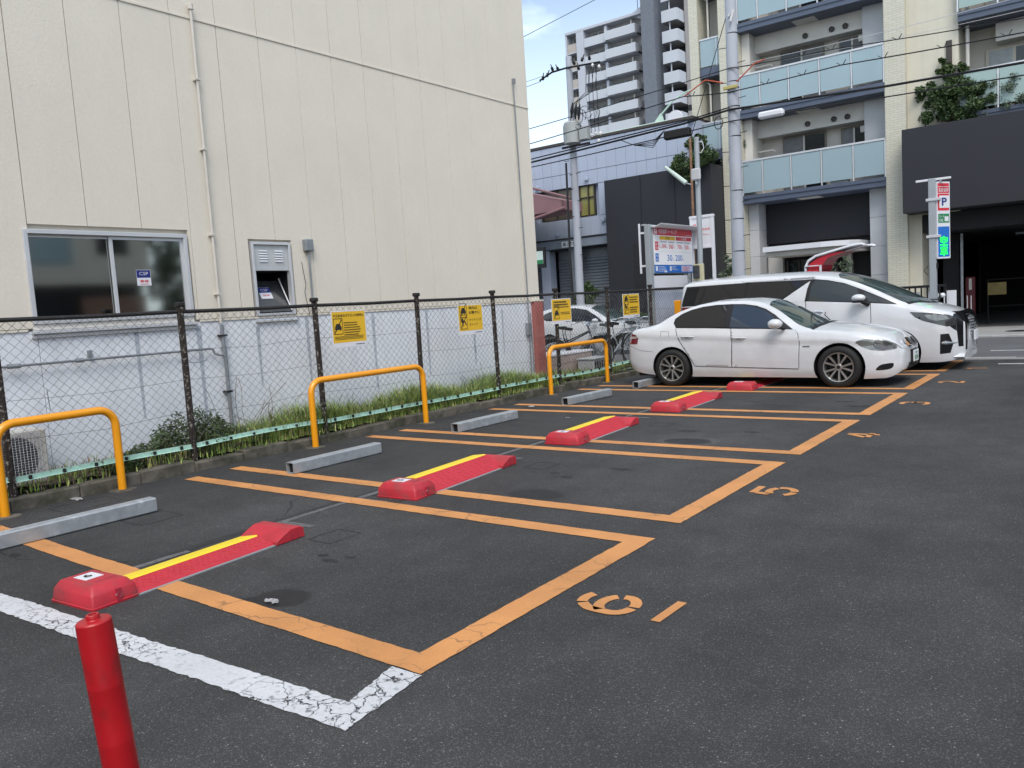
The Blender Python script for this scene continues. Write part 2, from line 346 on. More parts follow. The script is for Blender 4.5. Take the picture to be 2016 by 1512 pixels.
def text(body, o, r, u, h, m, parent, width=None, name='lettering', align='LEFT', lift=.0015, bold=0, local=False):
    """lettering of cap height h lying in plane (r,u) with its lower left (or centre) at o"""
    cu = bpy.data.curves.new('t', 'FONT'); cu.body = body; cu.size = 1; cu.resolution_u = 3; cu.offset = bold
    ob = bpy.data.objects.new('t', cu); col.objects.link(ob); bpy.context.view_layer.update()
    me = bpy.data.meshes.new_from_object(ob.evaluated_get(bpy.context.evaluated_depsgraph_get())); bpy.data.objects.remove(ob); bpy.data.curves.remove(cu)
    vs = np.array([v.co[:] for v in me.vertices]) if len(me.vertices) else np.zeros((1, 3))
    mn, mxx = vs.min(0), vs.max(0); sc = h/max(mxx[1]-mn[1], 1e-3); scx = sc if width is None else width/max(mxx[0]-mn[0], 1e-3)
    o, r, u = Vector(o), Vector(r), Vector(u); n_ = r.cross(u); off = wloc(parent) if (parent and not local) else Vector((0, 0, 0))
    ox = -(mxx[0]-mn[0])*scx/2 if align == 'CENTER' else 0
    for v in me.vertices:
        v.co = o + r*((v.co.x-mn[0])*scx+ox) + u*((v.co.y-mn[1])*sc) + n_*lift - off
    me.materials.clear(); me.materials.append(m); me.name = name; q = bpy.data.objects.new(name, me); col.objects.link(q); q.parent = parent
    return q
X, Y, Z3 = Vector((1, 0, 0)), Vector((0, 1, 0)), Vector((0, 0, 1))
# ================================================================== GROUND
def sheet(name, x0, y0, x1, y1, z, m, parent=None, nx=1, ny=1, **kw):
    b_ = MB()
    for i in range(nx):
        for j in range(ny):
            xa, xb = x0+(x1-x0)*i/nx, x0+(x1-x0)*(i+1)/nx; ya, yb = y0+(y1-y0)*j/ny, y0+(y1-y0)*(j+1)/ny
            b_.poly([(xa, ya, z), (xb, ya, z), (xb, yb, z), (xa, yb, z)])
    return b_.build(name, m, parent, **kw)
EARTH = mat('distant_ground', (.09, .09, .088), .9, var=.2, vs=.2)
sheet('ground', -500, -400, 500, 700, -.012, EARTH, kind='structure')
lot = sheet('parking_lot_asphalt', -7.90, -30, 30, 17.25, 0, ASPH, kind='structure')
sheet('street', -60, 17.55, 60, 23.55, .0, ROAD, kind='structure')
gut = thing('gutter', None, None, (0, 17.4, 0), kind='structure')
GR = mat('gutter_concrete', (.22, .22, .215), .85, var=.12, vs=3, bump=.4, bs=50)
g0 = LMB().box(-.296, -.145, -.01, .296, .145, .012, .006).build('gutter_block', GR, gut); g0.location = (-7.6, 0, 0)
for i in range(1, 44): inst(g0, gut, (-7.6+i*.6, 0, random.uniform(-.002, .002)))
side = thing('sidewalk', None, None, (0, 25.6, 0), kind='structure')
SWALK = mat('sidewalk_paving', (.29, .29, .28), .85, var=.12, vs=1.5, bump=.3, bs=40)
MB().box(-60, 23.75, -.01, 30, 28.0, .035).build('paving', SWALK, side)
k0 = LMB().box(-.298, -.09, -.01, .298, .09, .05, .01).build('kerb_block', CONCL, side); k0.location = (-9, -1.95, 0)
for i in range(1, 30): inst(k0, side, (-9+i*.6, -1.95, 0))
sheet('garage_floor', -5.2, 28.0, 14, 40, .04, mat('garage_floor_concrete', (.10, .10, .10), .8, var=.15), kind='structure')
mc = MB().lathe([(.0, .004), (.33, .004), (.36, 0)], 24, Matrix.Translation((-2.2, 25.4, .036))).build('manhole_cover', DARKM, label='round dark manhole cover set in the pale sidewalk before the garage', cat='manhole cover')
mc2 = MB().lathe([(.0, .004), (.2, .004), (.22, 0)], 20, Matrix.Translation((-2.0, 27.0, .036))).build('manhole_cover', DARKM, label='smaller dark utility cover in the sidewalk nearest the garage mouth', cat='manhole cover')
# white lines in the street and at the lot mouth
sheet('painted_line', -2.2, 19.25, -.3, 19.37, .004, THINP, lot); sheet('painted_line', 1.0, 19.25, 3.2, 19.37, .004, THINP, lot)
sheet('painted_line', -1.75, 16.30, 3.5, 16.42, .004, THINP, lot); sheet('painted_line', -3.0, 17.64, -1.6, 17.72, .005, THINP, lot)
sheet('painted_line', 3.6, 22.9, 9, 23.0, .004, THINP, lot)

def strip(name, pts, wd, m, parent, z=.004, jag=.003, seg=.05):
    """painted strip between mitred polylines; pts = list of (outer, inner) pairs; edges slightly ragged"""
    b_ = MB(); rnd = random.Random(len(pts)+int(pts[0][0][0]*100))
    for (a0, a1), (c0, c1) in zip(pts, pts[1:]):
        L_ = sqrt((c0[0]-a0[0])**2+(c0[1]-a0[1])**2); n = max(2, int(L_/seg)); dx, dy = (c0[0]-a0[0])/L_, (c0[1]-a0[1])/L_
        row = []
        wig = 0
        for i in range(n+1):
            t_ = i/n; wig = wig*.8+rnd.uniform(-jag, jag)*.25; j0 = 0 if i in (0, n) else rnd.uniform(-jag, jag)+wig; j1 = 0 if i in (0, n) else rnd.uniform(-jag, jag)+wig
            row.append(((a0[0]+(c0[0]-a0[0])*t_ - dy*j0, a0[1]+(c0[1]-a0[1])*t_ + dx*j0, z), (a1[0]+(c1[0]-a1[0])*t_ - dy*j1, a1[1]+(c1[1]-a1[1])*t_ + dx*j1, z)))
        vs = [p for r_ in row for p in r_]; b_.faces(vs, [(2*i, 2*i+2, 2*i+3, 2*i+1) for i in range(n)])
    return b_.build(name, m, parent, dedupe=True)
XF, WL = -2.385, .155
yn = [2.36, 4.93, 7.47, 10.01, 12.55, 15.09]; yf = [4.545, 7.10, 9.62, 12.14, 14.68, 17.1]
for i in range(6):
    a, c_ = yn[i], yf[i]
    xl = -7.70 if i else -7.6; xn = -7.62
    xf = XF + (.0, -.01, .0, .01, .0, .0)[i]
    strip('painted_line', [((xn, a+(.13 if i == 0 else 0)), (xn, a+.15+(.13 if i == 0 else 0))), ((-5.6, a+(.06 if i == 0 else 0)), (-5.6, a+.15+(.06 if i == 0 else 0))), ((xf, a), (xf-WL, a+WL))], WL, ORANGE, lot)
    strip('painted_line', [((xf, a), (xf-WL, a+WL)), ((xf, c_), (xf-WL, c_-WL))], WL, ORANGE, lot, z=.0042)
    if i < 5 or True: strip('painted_line', [((xf, c_), (xf-WL, c_-WL)), ((xl, c_), (xl, c_-.15))], WL, ORANGE, lot)
# ragged white boundary line of the corner
strip('painted_line', [((-9.4, 1.54), (-9.4, 1.69)), ((-2.31, 1.87), (-2.47, 2.03))], .15, WHITEP, lot, jag=.006, seg=.03)
strip('painted_line', [((-2.31, 1.87), (-2.47, 2.03)), ((-2.37, 2.352), (-2.55, 2.352))], .15, WHITEP, lot, jag=.006, seg=.03, z=.0042)
# remains of an old line
for y0, y1, x in ((2.4, 2.95, -5.16), (3.7, 4.4, -5.19), (4.48, 4.95, -5.21), (6.4, 7.4, -5.24), (7.5, 7.9, -5.26), (9.2, 10.0, -5.25), (10.2, 10.9, -5.25), (11.6, 12.6, -5.25)):
    strip('old_line', [((x, y0), (x+.06, y0)), ((x-.01, y1), (x+.05, y1))], .06, OLDP, lot, jag=.006, z=.0030)
    strip('old_line', [((x+.04, y0+.02), (x+.38, y0+.03)), ((x+.04, y0+.08), (x+.38, y0+.09))], .06, OLDP, lot, jag=.006, z=.0025)
PATCH = mat('asphalt_patch', (.021, .021, .022), .85, var=.25, vs=10, bump=.7, bs=150)
PATCH2 = mat('asphalt_slot', (.008, .008, .008), .9)
strip('patched_trench', [((-5.22, 2.5), (-5.13, 2.5)), ((-5.28, 4.5), (-5.2, 4.5))], .09, PATCH, lot, z=.0020)
strip('patched_trench', [((-5.32, 5.6), (-5.24, 5.6)), ((-5.4, 17), (-5.3, 17))], .09, PATCH, lot, z=.0020)
# sawn outlines round the sensor plates
for i in range(6):
    for cx, cy, w_, h_ in ((-6.35, yn[i]+1.0, .32, .36), (-4.45, yn[i]+1.30, .24, .28), (-5.0, yn[i]-.12 if i else 4.62, .5, .25 if i else .1), (-7.5, yn[i]+1.0, .35, .5)):
        q_ = MB()
        for (ax, ay, bx, by) in ((-w_/2, -h_/2, w_/2, -h_/2), (w_/2, -h_/2, w_/2, h_/2), (w_/2, h_/2, -w_/2, h_/2), (-w_/2, h_/2, -w_/2, -h_/2)):
            n_ = 8; dx, dy = (bx-ax), (by-ay); l_ = sqrt(dx*dx+dy*dy); px_, py_ = -dy/l_*.0045, dx/l_*.0045
            ps = [(cx+ax+dx*j/n_+random.uniform(-.006, .006), cy+ay+dy*j/n_+random.uniform(-.006, .006)) for j in range(n_+1)]
            for p, q2 in zip(ps, ps[1:]): q_.poly([(p[0]-px_, p[1]-py_, .0014), (q2[0]-px_, q2[1]-py_, .0014), (q2[0]+px_, q2[1]+py_, .0014), (p[0]+px_, p[1]+py_, .0014)])
        q_.build('saw_cut', PATCH2, lot)
# numbers: strokes in a unit box, right = +y, up = -x
def arc(cx, cy, rx, ry, a0, a1, n=12): return [(cx+rx*cos(radians(a0+(a1-a0)*i/n)), cy+ry*sin(radians(a0+(a1-a0)*i/n))) for i in range(n+1)]
DIG = {'6': [arc(.56, .60, .46, .33, 60, 118, 8), arc(.62, .52, .52, .42, 128, 180, 8)+arc(.5, .33, .40, .25, 180, 262, 10)[1:], arc(.5, .33, .40, .25, 272, 375, 12), arc(.5, .36, .40, .25, 30, 150, 12)],
       '5': [[(.10, .90), (.90, .90)][::-1], [(.14, .82), (.08, .52)], arc(.48, .34, .42, .27, 140, 40, 8), arc(.48, .34, .42, .27, 30, -80, 10), arc(.48, .34, .42, .27, -92, -150, 8)],
       '4': [[(.66, .05), (.66, .95)], [(.60, .92), (.04, .36)], [(.04, .30), (.95, .30)]],
       '3': [arc(.45, .70, .36, .24, 150, 5, 10), arc(.45, .70, .36, .24, -5, -75, 6), arc(.45, .30, .42, .24, 80, -5, 8), arc(.45, .30, .42, .24, -15, -150, 10)],
       '2': [arc(.48, .68, .40, .26, 155, 60, 8), arc(.48, .68, .40, .26, 50, -35, 8)+[(.10, .12)], [(.06, .07), (.94, .07)]],
       '1': [[(.5, .05), (.5, .95)], [(.45, .92), (.22, .72)]]}
def stroke(b_, pts, wd, f, z):
    P = [Vector(f(*p)) for p in pts]; vs = []
    for i, p in enumerate(P):
        d = (P[min(i+1, len(P)-1)]-P[max(i-1, 0)]).normalized(); nn = Vector((-d.y, d.x))*wd/2
        j = random.uniform(-.0015, .0015); vs += [(p.x-nn.x, p.y-nn.y+j, z), (p.x+nn.x, p.y+nn.y+j, z)]
    b_.faces(vs, [(2*i, 2*i+2, 2*i+3, 2*i+1) for i in range(len(P)-1)])
for ch, cx, cy in (('6', -2.09, 3.44), ('5', -2.13, 6.04), ('4', -2.125, 8.66), ('3', -2.10, 11.12), ('2', -2.05, 13.5), ('1', -1.98, 15.6)):
    b_ = MB(); f = lambda a, h, cx=cx, cy=cy: (cx-(h-.5)*.34, cy+(a-.5)*.27)
    for s_ in DIG[ch]: stroke(b_, s_, .058, f, .0045)
    b_.build('painted_number', ORANGE, lot)
    if ch == '6':
        b_ = MB(); stroke(b_, [(-1.775, 3.335), (-1.765, 3.62)], .05, lambda a, h: (a, h), .0045); b_.build('painted_number', ORANGE, lot)

# ================================================================== KERB, WEED BED
kerb = thing('kerb', None, None, (-7.96, 0, 0), kind='structure')
kb = []
for i in range(5): kb.append(LMB().box(-.085, -.298, -.02, .085, .298, .098+.006*i, .012).build('kerb_block', CONC, kerb)); kb[-1].location = (0, -1.6+.6*i, 0)
for i in range(5, 33): inst(kb[random.randrange(5)], kerb, (random.uniform(-.005, .005), -1.6+.6*i, random.uniform(-.012, .01)))
b_ = MB(); nx, ny = 5, 90
for j in range(ny+1):
    for i in range(nx+1): b_.v.append((-8.72+.70*i/nx, -2+19.7*j/ny, .12+random.uniform(-.02, .045)+.03*sin(j*.6)))
for j in range(ny):
    for i in range(nx): a = j*(nx+1)+i; b_.f.append((a, a+1, a+nx+2, a+nx+1)); b_.sm.append(True)
b_.build('weed_bed', SOIL, kind='structure')
b_ = MB().box(-60, -30, -.01, -8.72, 17.5, .0); b_.build('neighbour_yard', CONCL, kind='structure')

# ================================================================== FENCE
FX = -8.00; ZT = 1.705; ZB = .25
fence = thing('chain_link_fence', 'rusty dark framed chain link fence running behind the parking stalls', 'fence', (FX, 2.97, 0))
py_ = [-.6, 1.18, 2.97, 4.77, 6.58, 8.38, 10.16, 11.91, 13.70, 15.50, 17.40]
post0 = LMB().box(-.024, -.030, 0, .024, .030, ZT+.03, .006).box(.024, -.012, .02, .034, .012, ZT)
post0 = post0.build('post', RUST, fence); post0.location = (0, py_[0]-2.97, .05)
cap0 = LMB().box(-.04, -.045, ZT+.0, .04, .045, ZT+.05, .01).build('post_cap', RUSTT, post0)
for y in py_[1:]:
    p = inst(post0, fence, (random.uniform(-.005, .005), y-2.97, .05+random.uniform(-.01, .01))); p.rotation_euler = (random.uniform(-.01, .012), random.uniform(-.012, .012), 0)
    inst(cap0, p)
for a, c_ in zip(py_, py_[1:]):
    MB().tube([(FX, a+.03, ZT), (FX, (a+c_)/2, ZT-.006), (FX, c_-.03, ZT)], .021, 8).build('top_rail', RUSTT, fence)
    dz = random.uniform(-.02, .01); bw = random.uniform(-.02, .02)
    b_ = MB(); n_ = 8
    for j in range(n_):
        ya, yb = a+.03+(c_-a-.06)*j/n_, a+.03+(c_-a-.06)*(j+1)/n_
        za, zb_ = [ZB+dz+bw*sin(pi*t_) for t_ in (j/n_, (j+1)/n_)]
        b_.poly([(FX+.012, ya, za), (FX+.012, yb, zb_), (FX+.012, yb, zb_+.042), (FX+.012, ya, za+.042)]); b_.poly([(FX+.012, ya, za), (FX+.012, yb, zb_), (FX+.042, yb, zb_-.004), (FX+.042, ya, za-.004)])
        b_.poly([(FX+.009, ya, za), (FX+.009, yb, zb_), (FX+.009, yb, zb_+.042), (FX+.009, ya, za+.042)])
    br_ = b_.build('bottom_rail', MINT, fence)
    b_ = MB()
    for j in range(6):
        yy = a+.15+(c_-a-.3)*j/5; b_.box(FX+.012, yy-.014, ZB+dz+.004, FX+.035, yy+.014, ZB+dz+.040, .004)
    b_.build('rail_clip', BLACK, br_)
    # woven mesh: two families of crimped wires
    b_ = MB(); cell = .096; rows = int((ZT-ZB-.02)/cell*1.0)*1; hgt = ZT-.02-(ZB+dz)-.02; ch_ = hgt/15; ncol = int((c_-a)/cell); cw = (c_-a-.02)/ncol
    for i in range(ncol):
        y0 = a+.01+i*cw
        for sgn in (0, 1):
            pts = []
            for j in range(16):
                zz = ZB+dz+.03+hgt*j/15
                ph = (j+sgn) % 2
                pts.append((FX+(.004 if (j+i) % 2 else -.004)+.010*sin(j*.35+i*.21)*sin(i*.3), y0+cw*(ph if sgn == 0 else ph)+.003*sin(i*1.7+j), zz))
            if sgn == 0: b_.tube(pts, .0026, 3, caps=False, sm=False)
            else: b_.tube(pts, .0026, 3, caps=False, sm=False)
    b_.keepn = True
    b_.build('wire_mesh', WIRE, fence, kind='stuff')
for z_ in (.62, .98, 1.30):
    for a, c_ in zip(py_[2:], py_[3:]):
        if random.random() < .75: MB().tube([(FX+.008, a+.02, z_), (FX+.01, (a+c_)/2, z_-.03), (FX+.008, c_-.02, z_+random.uniform(-.03, .03))], .0022, 4).build('tension_wire', DARKM, fence)
b_ = MB().tube([(FX+.01, 4.82, 1.16), (FX+.04, 4.9, 1.15), (FX+.05, 5.0, 1.17)], .003, 4).tube([(FX+.01, 9.6, .95), (FX+.03, 9.62, .86)], .003, 4).tube([(FX+.02, 3.35, 1.05), (FX+.02, 3.36, .85)], .003, 4).build('loose_wire', DARKM, fence)

# yellow notices wired to the mesh
def bars(b_, o, r, u, rows, h, gap, wmin, wmax, n_, lift=.0016, seed=0):
    rr = random.Random(seed)
    for j in range(rows):
        x = 0; tot = wmin+(wmax-wmin)*rr.random()
        while x < tot:
            w_ = h*rr.uniform(.6, 1.3); p = o+r*x-u*(j*(h+gap))+n_*lift
            b_.poly([p, p+r*w_, p+r*w_-u*h, p-u*h]); x += w_+h*.25
def pictogram(o, s_, par, kind):
    """framed black car picture with a slash"""
    r, u, n_ = Y, Z3, X; b_ = MB(); t_ = s_*.05; H_ = s_*1.35
    for (a, c_, w_, h_) in ((0, 0, s_, t_), (0, H_-t_, s_, t_), (0, t_, t_, H_-2*t_), (s_-t_, t_, t_, H_-2*t_)): b_.poly([o+r*a+u*c_+n_*.0016, o+r*(a+w_)+u*c_+n_*.0016, o+r*(a+w_)+u*(c_+h_)+n_*.0016, o+r*a+u*(c_+h_)+n_*.0016])
    carp = [(.14, .30), (.14, .52), (.22, .60), (.30, .80), (.70, .80), (.78, .60), (.86, .52), (.86, .30), (.76, .30), (.76, .22), (.64, .22), (.64, .30), (.36, .30), (.36, .22), (.24, .22), (.24, .30)]
    if kind == 1: carp = [(.12, .9), (.35, .95), (.45, .7), (.6, .75), (.9, .3), (.8, .25), (.55, .6), (.4, .4), (.45, .2), (.3, .2), (.25, .5), (.12, .6)]
    b_.poly([o+r*(a*s_)+u*(c_*s_+.1*s_)+n_*.0016 for a, c_ in carp])
    b_.poly([o+r*(a*s_)+u*(c_*H_)+n_*.0019 for a, c_ in ((.06, .10), (.12, .06), (.94, .90), (.88, .94))])
    return b_.build('pictogram', INK, par)
def notice(y0, y1, z0, z1, label, kind, tilt=0):
    r, u, n_ = Y, Z3, X; x = FX+.045; W_, H_ = y1-y0, z1-z0
    t_ = thing('notice_board', label, 'notice', (x, y0, z0), group='yellow notices on the fence')
    MB().box(x-.004, y0, z0, x, y1, z1, .001).build('board', SIGNW, t_)
    bt = .13 if kind else .13
    MB().poly([(x+.001, y0+.012, z0+H_*bt), (x+.001, y1-.012, z0+H_*bt), (x+.001, y1-.012, z1-.012), (x+.001, y0+.012, z1-.012)]).build('yellow_print', SIGNY, t_)
    P = lambda a, c_: Vector((x+.002, y0+W_*a, z0+H_*c_)); b_ = MB()
    if kind == 0:
        text('不正駐車及び不正入出庫禁止', P(.05, .83), r, u, H_*.075, INK, t_, W_*.9, bold=.012)
        pictogram(P(.05, .36), W_*.26, t_, 0)
        bars(b_, P(.34, .68), r, u, 6, H_*.028, H_*.038, W_*.35, W_*.58, n_, seed=1); bars(b_, P(.06, .30), r, u, 3, H_*.016, H_*.02, W_*.6, W_*.86, n_, seed=2)
    elif kind == 1:
        pictogram(P(.07, .57), W_*.28, t_, 0); pictogram(P(.07, .19), W_*.28, t_, 1)
        text('場内は', P(.43, .83), r, u, H_*.105, INK, t_, W_*.36, bold=.012); text('お静かに', P(.43, .68), r, u, H_*.105, INK, t_, W_*.46, bold=.012)
        text('アイドリング', P(.43, .44), r, u, H_*.09, INK, t_, W_*.50, bold=.012); text('ストップ', P(.43, .29), r, u, H_*.085, INK, t_, W_*.34, bold=.012)
    elif kind == 2:
        bars(b_, P(.1, .90), r, u, 2, H_*.065, H_*.04, W_*.6, W_*.82, n_, seed=3); bars(b_, P(.1, .68), r, u, 1, H_*.035, H_*.03, W_*.75, W_*.8, n_, seed=4)
        pictogram(P(.1, .2), W_*.27, t_, 0); bars(b_, P(.43, .46), r, u, 2, H_*.026, H_*.035, W_*.4, W_*.5, n_, seed=5)
    else:
        pictogram(P(.08, .57), W_*.26, t_, 0); pictogram(P(.08, .19), W_*.26, t_, 1)
        bars(b_, P(.4, .88), r, u, 3, H_*.05, H_*.05, W_*.4, W_*.52, n_, seed=6); bars(b_, P(.4, .45), r, u, 3, H_*.05, H_*.045, W_*.4, W_*.52, n_, seed=7)
    bars(b_, P(.66, .07), r, u, 1, H_*.022, .01, W_*.24, W_*.28, n_, seed=9)
    b_.build('small_print', INK, t_, kind='stuff')
    return t_
notice(6.78, 7.36, 1.155, 1.62, 'largest yellow notice, wide, one line of title above a crossed out car', 0)
notice(9.22, 9.80, 1.155, 1.61, 'yellow notice with two pictograms stacked and large black words beside them', 1)
notice(11.72, 12.34, 1.18, 1.62, 'yellow notice hanging before the white hatchback, its pictogram at the bottom', 2)
notice(14.24, 14.93, 1.16, 1.64, 'yellow notice furthest along the fence, nearest the fee board', 3)

# ================================================================== CREAM BUILDING
WX = -8.72
bld = thing('cream_building', 'large windowless cream clad building with white painted base behind the fence', 'building', (WX, 4, 0))
Y0B, Y1B = -12.15, 12.46
wy0, wy1, wz0, wz1 = 3.60, 5.37, 1.66, 2.61
hy0, hy1, hz0, hz1 = 6.24, 6.84, 1.62, 2.55
MB().box(WX-14, Y0B, 0, WX-.055, hy0+.02, 9.5).box(WX-14, hy1-.02, 0, WX-.055, Y1B, 9.5).box(WX-14, hy0+.02, 0, WX-.055, hy1-.02, 1.63).box(WX-14, hy0+.02, 2.2, WX-.055, hy1-.02, 9.5).box(WX-14, hy0+.02, 1.63, WX-.5, hy1-.02, 2.2).build('wall_core', CREAM, bld)
zs_ = [1.615, 5.12, 8.6, 9.5]
ys_ = [3.66+.593*i for i in range(-26, 15)]; ys_ = [y for y in ys_ if y < 12.3]+[12.46]
if True:
    for a, c_ in zip(ys_, ys_[1:]):
        for zi, (z0, z1) in enumerate(zip(zs_, zs_[1:])):
            g_ = .0035 if zi else .0035
            z00 = z0
            if zi == 0:
                if a < wy1-.1 and c_ > wy0+.1: z00 = wz1+.05
                elif a < hy1-.1 and c_ > hy0+.1: z00 = hz1+.03
            if z00 == z0: MB().box(WX-.05, a+g_, z00+g_, WX, c_-g_, z1-(.006 if z1 < 9 else 0), .003).build('wall_panel', CREAM, bld)
            else:          # panels notched round the openings
                lo, hi = (wy0-.03, wy1+.03) if z00 > hz1+.05 else (hy0-.03, hy1+.03); A_, C_, Z0, ZT_, Z1_ = a+g_, c_-g_, z0+g_, z00+g_, z1-.006
                pts = [(A_, Z0), (lo, Z0), (lo, ZT_)] if a < lo-.012 else [(A_, ZT_)]
                pts += [(hi, ZT_), (hi, Z0), (C_, Z0)] if c_ > hi+.012 else [(C_, ZT_)]
                MB().prism(pts+[(C_, Z1_), (A_, Z1_)], (WX-.05, 0, 0), Y, Z3, X, .05).build('wall_panel', CREAM, bld)
MB().box(WX-.02, Y0B, 5.105, WX+.012, Y1B, 5.128).build('seam_strip', CREAM, bld)
MB().box(WX-14.02, Y0B-.02, 9.5, WX+.03, Y1B+.02, 9.6).build('coping', ALU, bld)
MB().box(WX-.05, Y0B, 1.59, WX+.006, wy0-.05, 1.614).box(WX-.05, wy1+.08, 1.59, WX+.006, Y1B, 1.614).build('drip_strip', CREAM, bld)
lows = [-12.15, -8.5, -5, -1.4, 1.2, 3.64, 7.3, 9.7, 12.2]
for a, c_ in zip(lows, lows[1:]):
    MB().box(WX-.05, a+.003, .0, WX-.008, c_-.003, 1.588, .002).build('base_panel', LOWW, bld)
# grey rain streaks on the base are separate thin stains
STAIN = wall_mat('stained_base_render', (.42, .46, .52), (.34, .36, .40), .12, .08)
rs = random.Random(3)
for yc, z1, z0, w_ in ((4.66, 1.57, .55, .028), (5.42, 1.55, .4, .035), (6.24, 1.5, .75, .028), (7.02, 1.57, .5, .028), (8.22, 1.55, .45, .032), (9.36, 1.57, .55, .03), (10.5, 1.2, .6, .03), (11.3, 1.5, .7, .025), (2.4, 1.5, .5, .03)):
    b_ = MB(); n_ = 16; vs = []
    for j in range(n_+1):
        t_ = j/n_; ww = w_*(1-.55*t_)*rs.uniform(.85, 1.15); off_ = -.0+.02*t_*0; vs += [(WX-.0065, yc-ww+off_, z1+(z0-z1)*t_), (WX-.0065, yc+ww+off_, z1+(z0-z1)*t_)]
    b_.faces(vs, [(2*j, 2*j+2, 2*j+3, 2*j+1) for j in range(n_)]); b_.build('rain_stain', STAIN, bld)
MB().box(WX-.05, 12.2, .12, WX+.07, 12.47, 1.60, .004).build('corner_pier', BRICKR, bld)
MB().box(WX-.0, 12.17, 1.6, WX+.075, 12.49, 1.63, .004).build('pier_coping', CREAM, bld)
# big sliding window
b_ = MB(); fr = .045
b_.box(WX-.06, wy0, wz0, WX+.025, wy0+fr, wz1, .004).box(WX-.06, wy1-fr, wz0, WX+.025, wy1, wz1, .004).box(WX-.06, wy0+fr, wz1-fr, WX+.028, wy1-fr, wz1, .004).box(WX-.06, wy0+fr, wz0, WX+.03, wy1-fr, wz0+.04, .004)
win = b_.build('window', ALU, bld)
MB().box(WX-.045, wy0+fr, wz0+.04, WX-.040, 4.50, wz1-fr).build('pane', FILM, win)
MB().box(WX-.028, 4.47, wz0+.04, WX-.023, wy1-fr, wz1-fr).build('pane', FILM, win)
MB().box(WX-.03, 4.465, wz0+.04, WX-.005, 4.505, wz1-fr, .003).box(WX-.03, 4.505, wz1-fr-.035, WX-.008, wy1-fr, wz1-fr-.002).box(WX-.046, wy0+fr, wz1-fr-.03, WX-.030, 4.465, wz1-fr-.002).box(WX-.03, wy1-fr-.03, wz0+.04, WX-.008, wy1-fr-.001, wz1-fr-.036).build('sash', ALU, win)
MB().box(WX-.02, wy0-.02, wz0-.10, WX+.05, wy1+.02, wz0-.065, .005).box(WX-.02, wy0-.02, wz0-.14, WX+.02, wy1+.02, wz0-.105).build('sill', ALU, win)
MB().box(WX-.04, wy0, wz0-.06, WX+.01, wy1, wz0-.002).build('sill_board', OFFW, win)
def sticker(y, z, w_, h_, nx_, tiltm=None, par=None, x=WX-.0225):
    r, u = (Y, Z3) if tiltm is None else tiltm
    o = Vector((x, y, z)); n_ = r.cross(u); P = lambda a, c_, l=.001: o+r*(w_*a)+u*(h_*c_)+n_*l
    s_ = MB().poly([P(0, 0), P(1, 0), P(1, 1), P(0, 1)]).build('sticker', SIGNW, par)
    MB().poly([P(.02, .5, .0016), P(.98, .5, .0016), P(.98, .98, .0016), P(.02, .98, .0016)]).build('blue_print', SIGNN, s_)
    text('CSP', P(.2, .66, .002), r, u, h_*.2, SIGNW, s_, w_*.62, bold=.0)
    text('警備', P(.22, .2, .0014), r, u, h_*.16, SIGNR, s_, w_*.58, bold=.01)
    b_ = MB(); bars(b_, P(.2, .1), r, u, 1, h_*.03, 0, w_*.5, w_*.6, n_, .002); b_.build('small_print', SIGNR, s_, kind='stuff')
sticker(4.74, 2.03, .165, .175, 0, None, win)
# hatch window: louvred panel above an awning pane
b_ = MB().box(WX-.06, hy0, hz0, WX+.02, hy0+.035, hz1, .003).box(WX-.06, hy1-.035, hz0, WX+.02, hy1, hz1, .003).box(WX-.06, hy0+.035, hz1-.035, WX+.022, hy1-.035, hz1, .003).box(WX-.06, hy0+.035, hz0, WX+.022, hy1-.035, hz0+.03)
hat = b_.build('hatch_window', ALU, bld)
lp = MB().box(WX-.03, hy0+.037, 2.19, WX-.012, hy1-.037, hz1-.037, .002).build('louvre_panel', mat('pale_grey_panel', (.50, .52, .53), .5, .2), hat)
for k_ in range(2):
    for j in range(5):
        yy = hy0+.12+k_*.24; zz = 2.30+j*.032
        MB().prism([(0, 0), (.016, .004), (.003, .02)], (WX-.0115, yy, zz), X, Z3, Y, .12).build('louvre', SIGNW, lp)
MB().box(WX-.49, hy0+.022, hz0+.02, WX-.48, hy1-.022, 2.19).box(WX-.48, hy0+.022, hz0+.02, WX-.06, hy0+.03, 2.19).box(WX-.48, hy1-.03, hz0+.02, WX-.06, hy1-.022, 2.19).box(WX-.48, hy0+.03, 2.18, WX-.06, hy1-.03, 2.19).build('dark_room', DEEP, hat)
tz = radians(24); ru = Vector((sin(tz)*.0-sin(tz), 0, cos(tz)))
o_ = Vector((WX-.015, hy0+.045, 1.66)); uu = (Vector((WX-.25, 0, 2.06))-Vector((WX-.015, 0, 1.66))).normalized()
hp = MB().obox(o_, Y, uu, Y.cross(uu), hy1-hy0-.09, .47, .01).build('awning_pane', mat('grey_pane', (.035, .037, .04), .15), hat)
sticker(0, 0, .17, .17, 0, (Y, uu), hp, 0) if False else None
so_ = o_+Y*.13+uu*.20+Y.cross(uu)*.012
_r, _u = Y, uu
s_ = MB().poly([so_, so_+_r*.18, so_+_r*.18+_u*.17, so_+_u*.17]).build('sticker', SIGNW, hp)
n_ = _r.cross(_u)*.001
MB().poly([so_+n_+_u*.09, so_+n_+_r*.18+_u*.09, so_+n_+_r*.18+_u*.167, so_+n_+_u*.167]).build('blue_print', SIGNN, s_)
text('CSP', so_+n_+_r*.035+_u*.11, _r, _u, .035, SIGNW, s_, .11); text('警備', so_+n_*.5+_r*.04+_u*.035, _r, _u, .028, SIGNR, s_, .10)
MB().tube([(WX-.20, hy1-.07, 2.10), (WX-.01, hy1-.045, 1.68)], .009, 6).build('stay', ALU, hat)
MB().box(WX-.01, hy0-.02, 1.54, WX+.03, hy1+.03, 1.562).build('sill', ALU, hat)
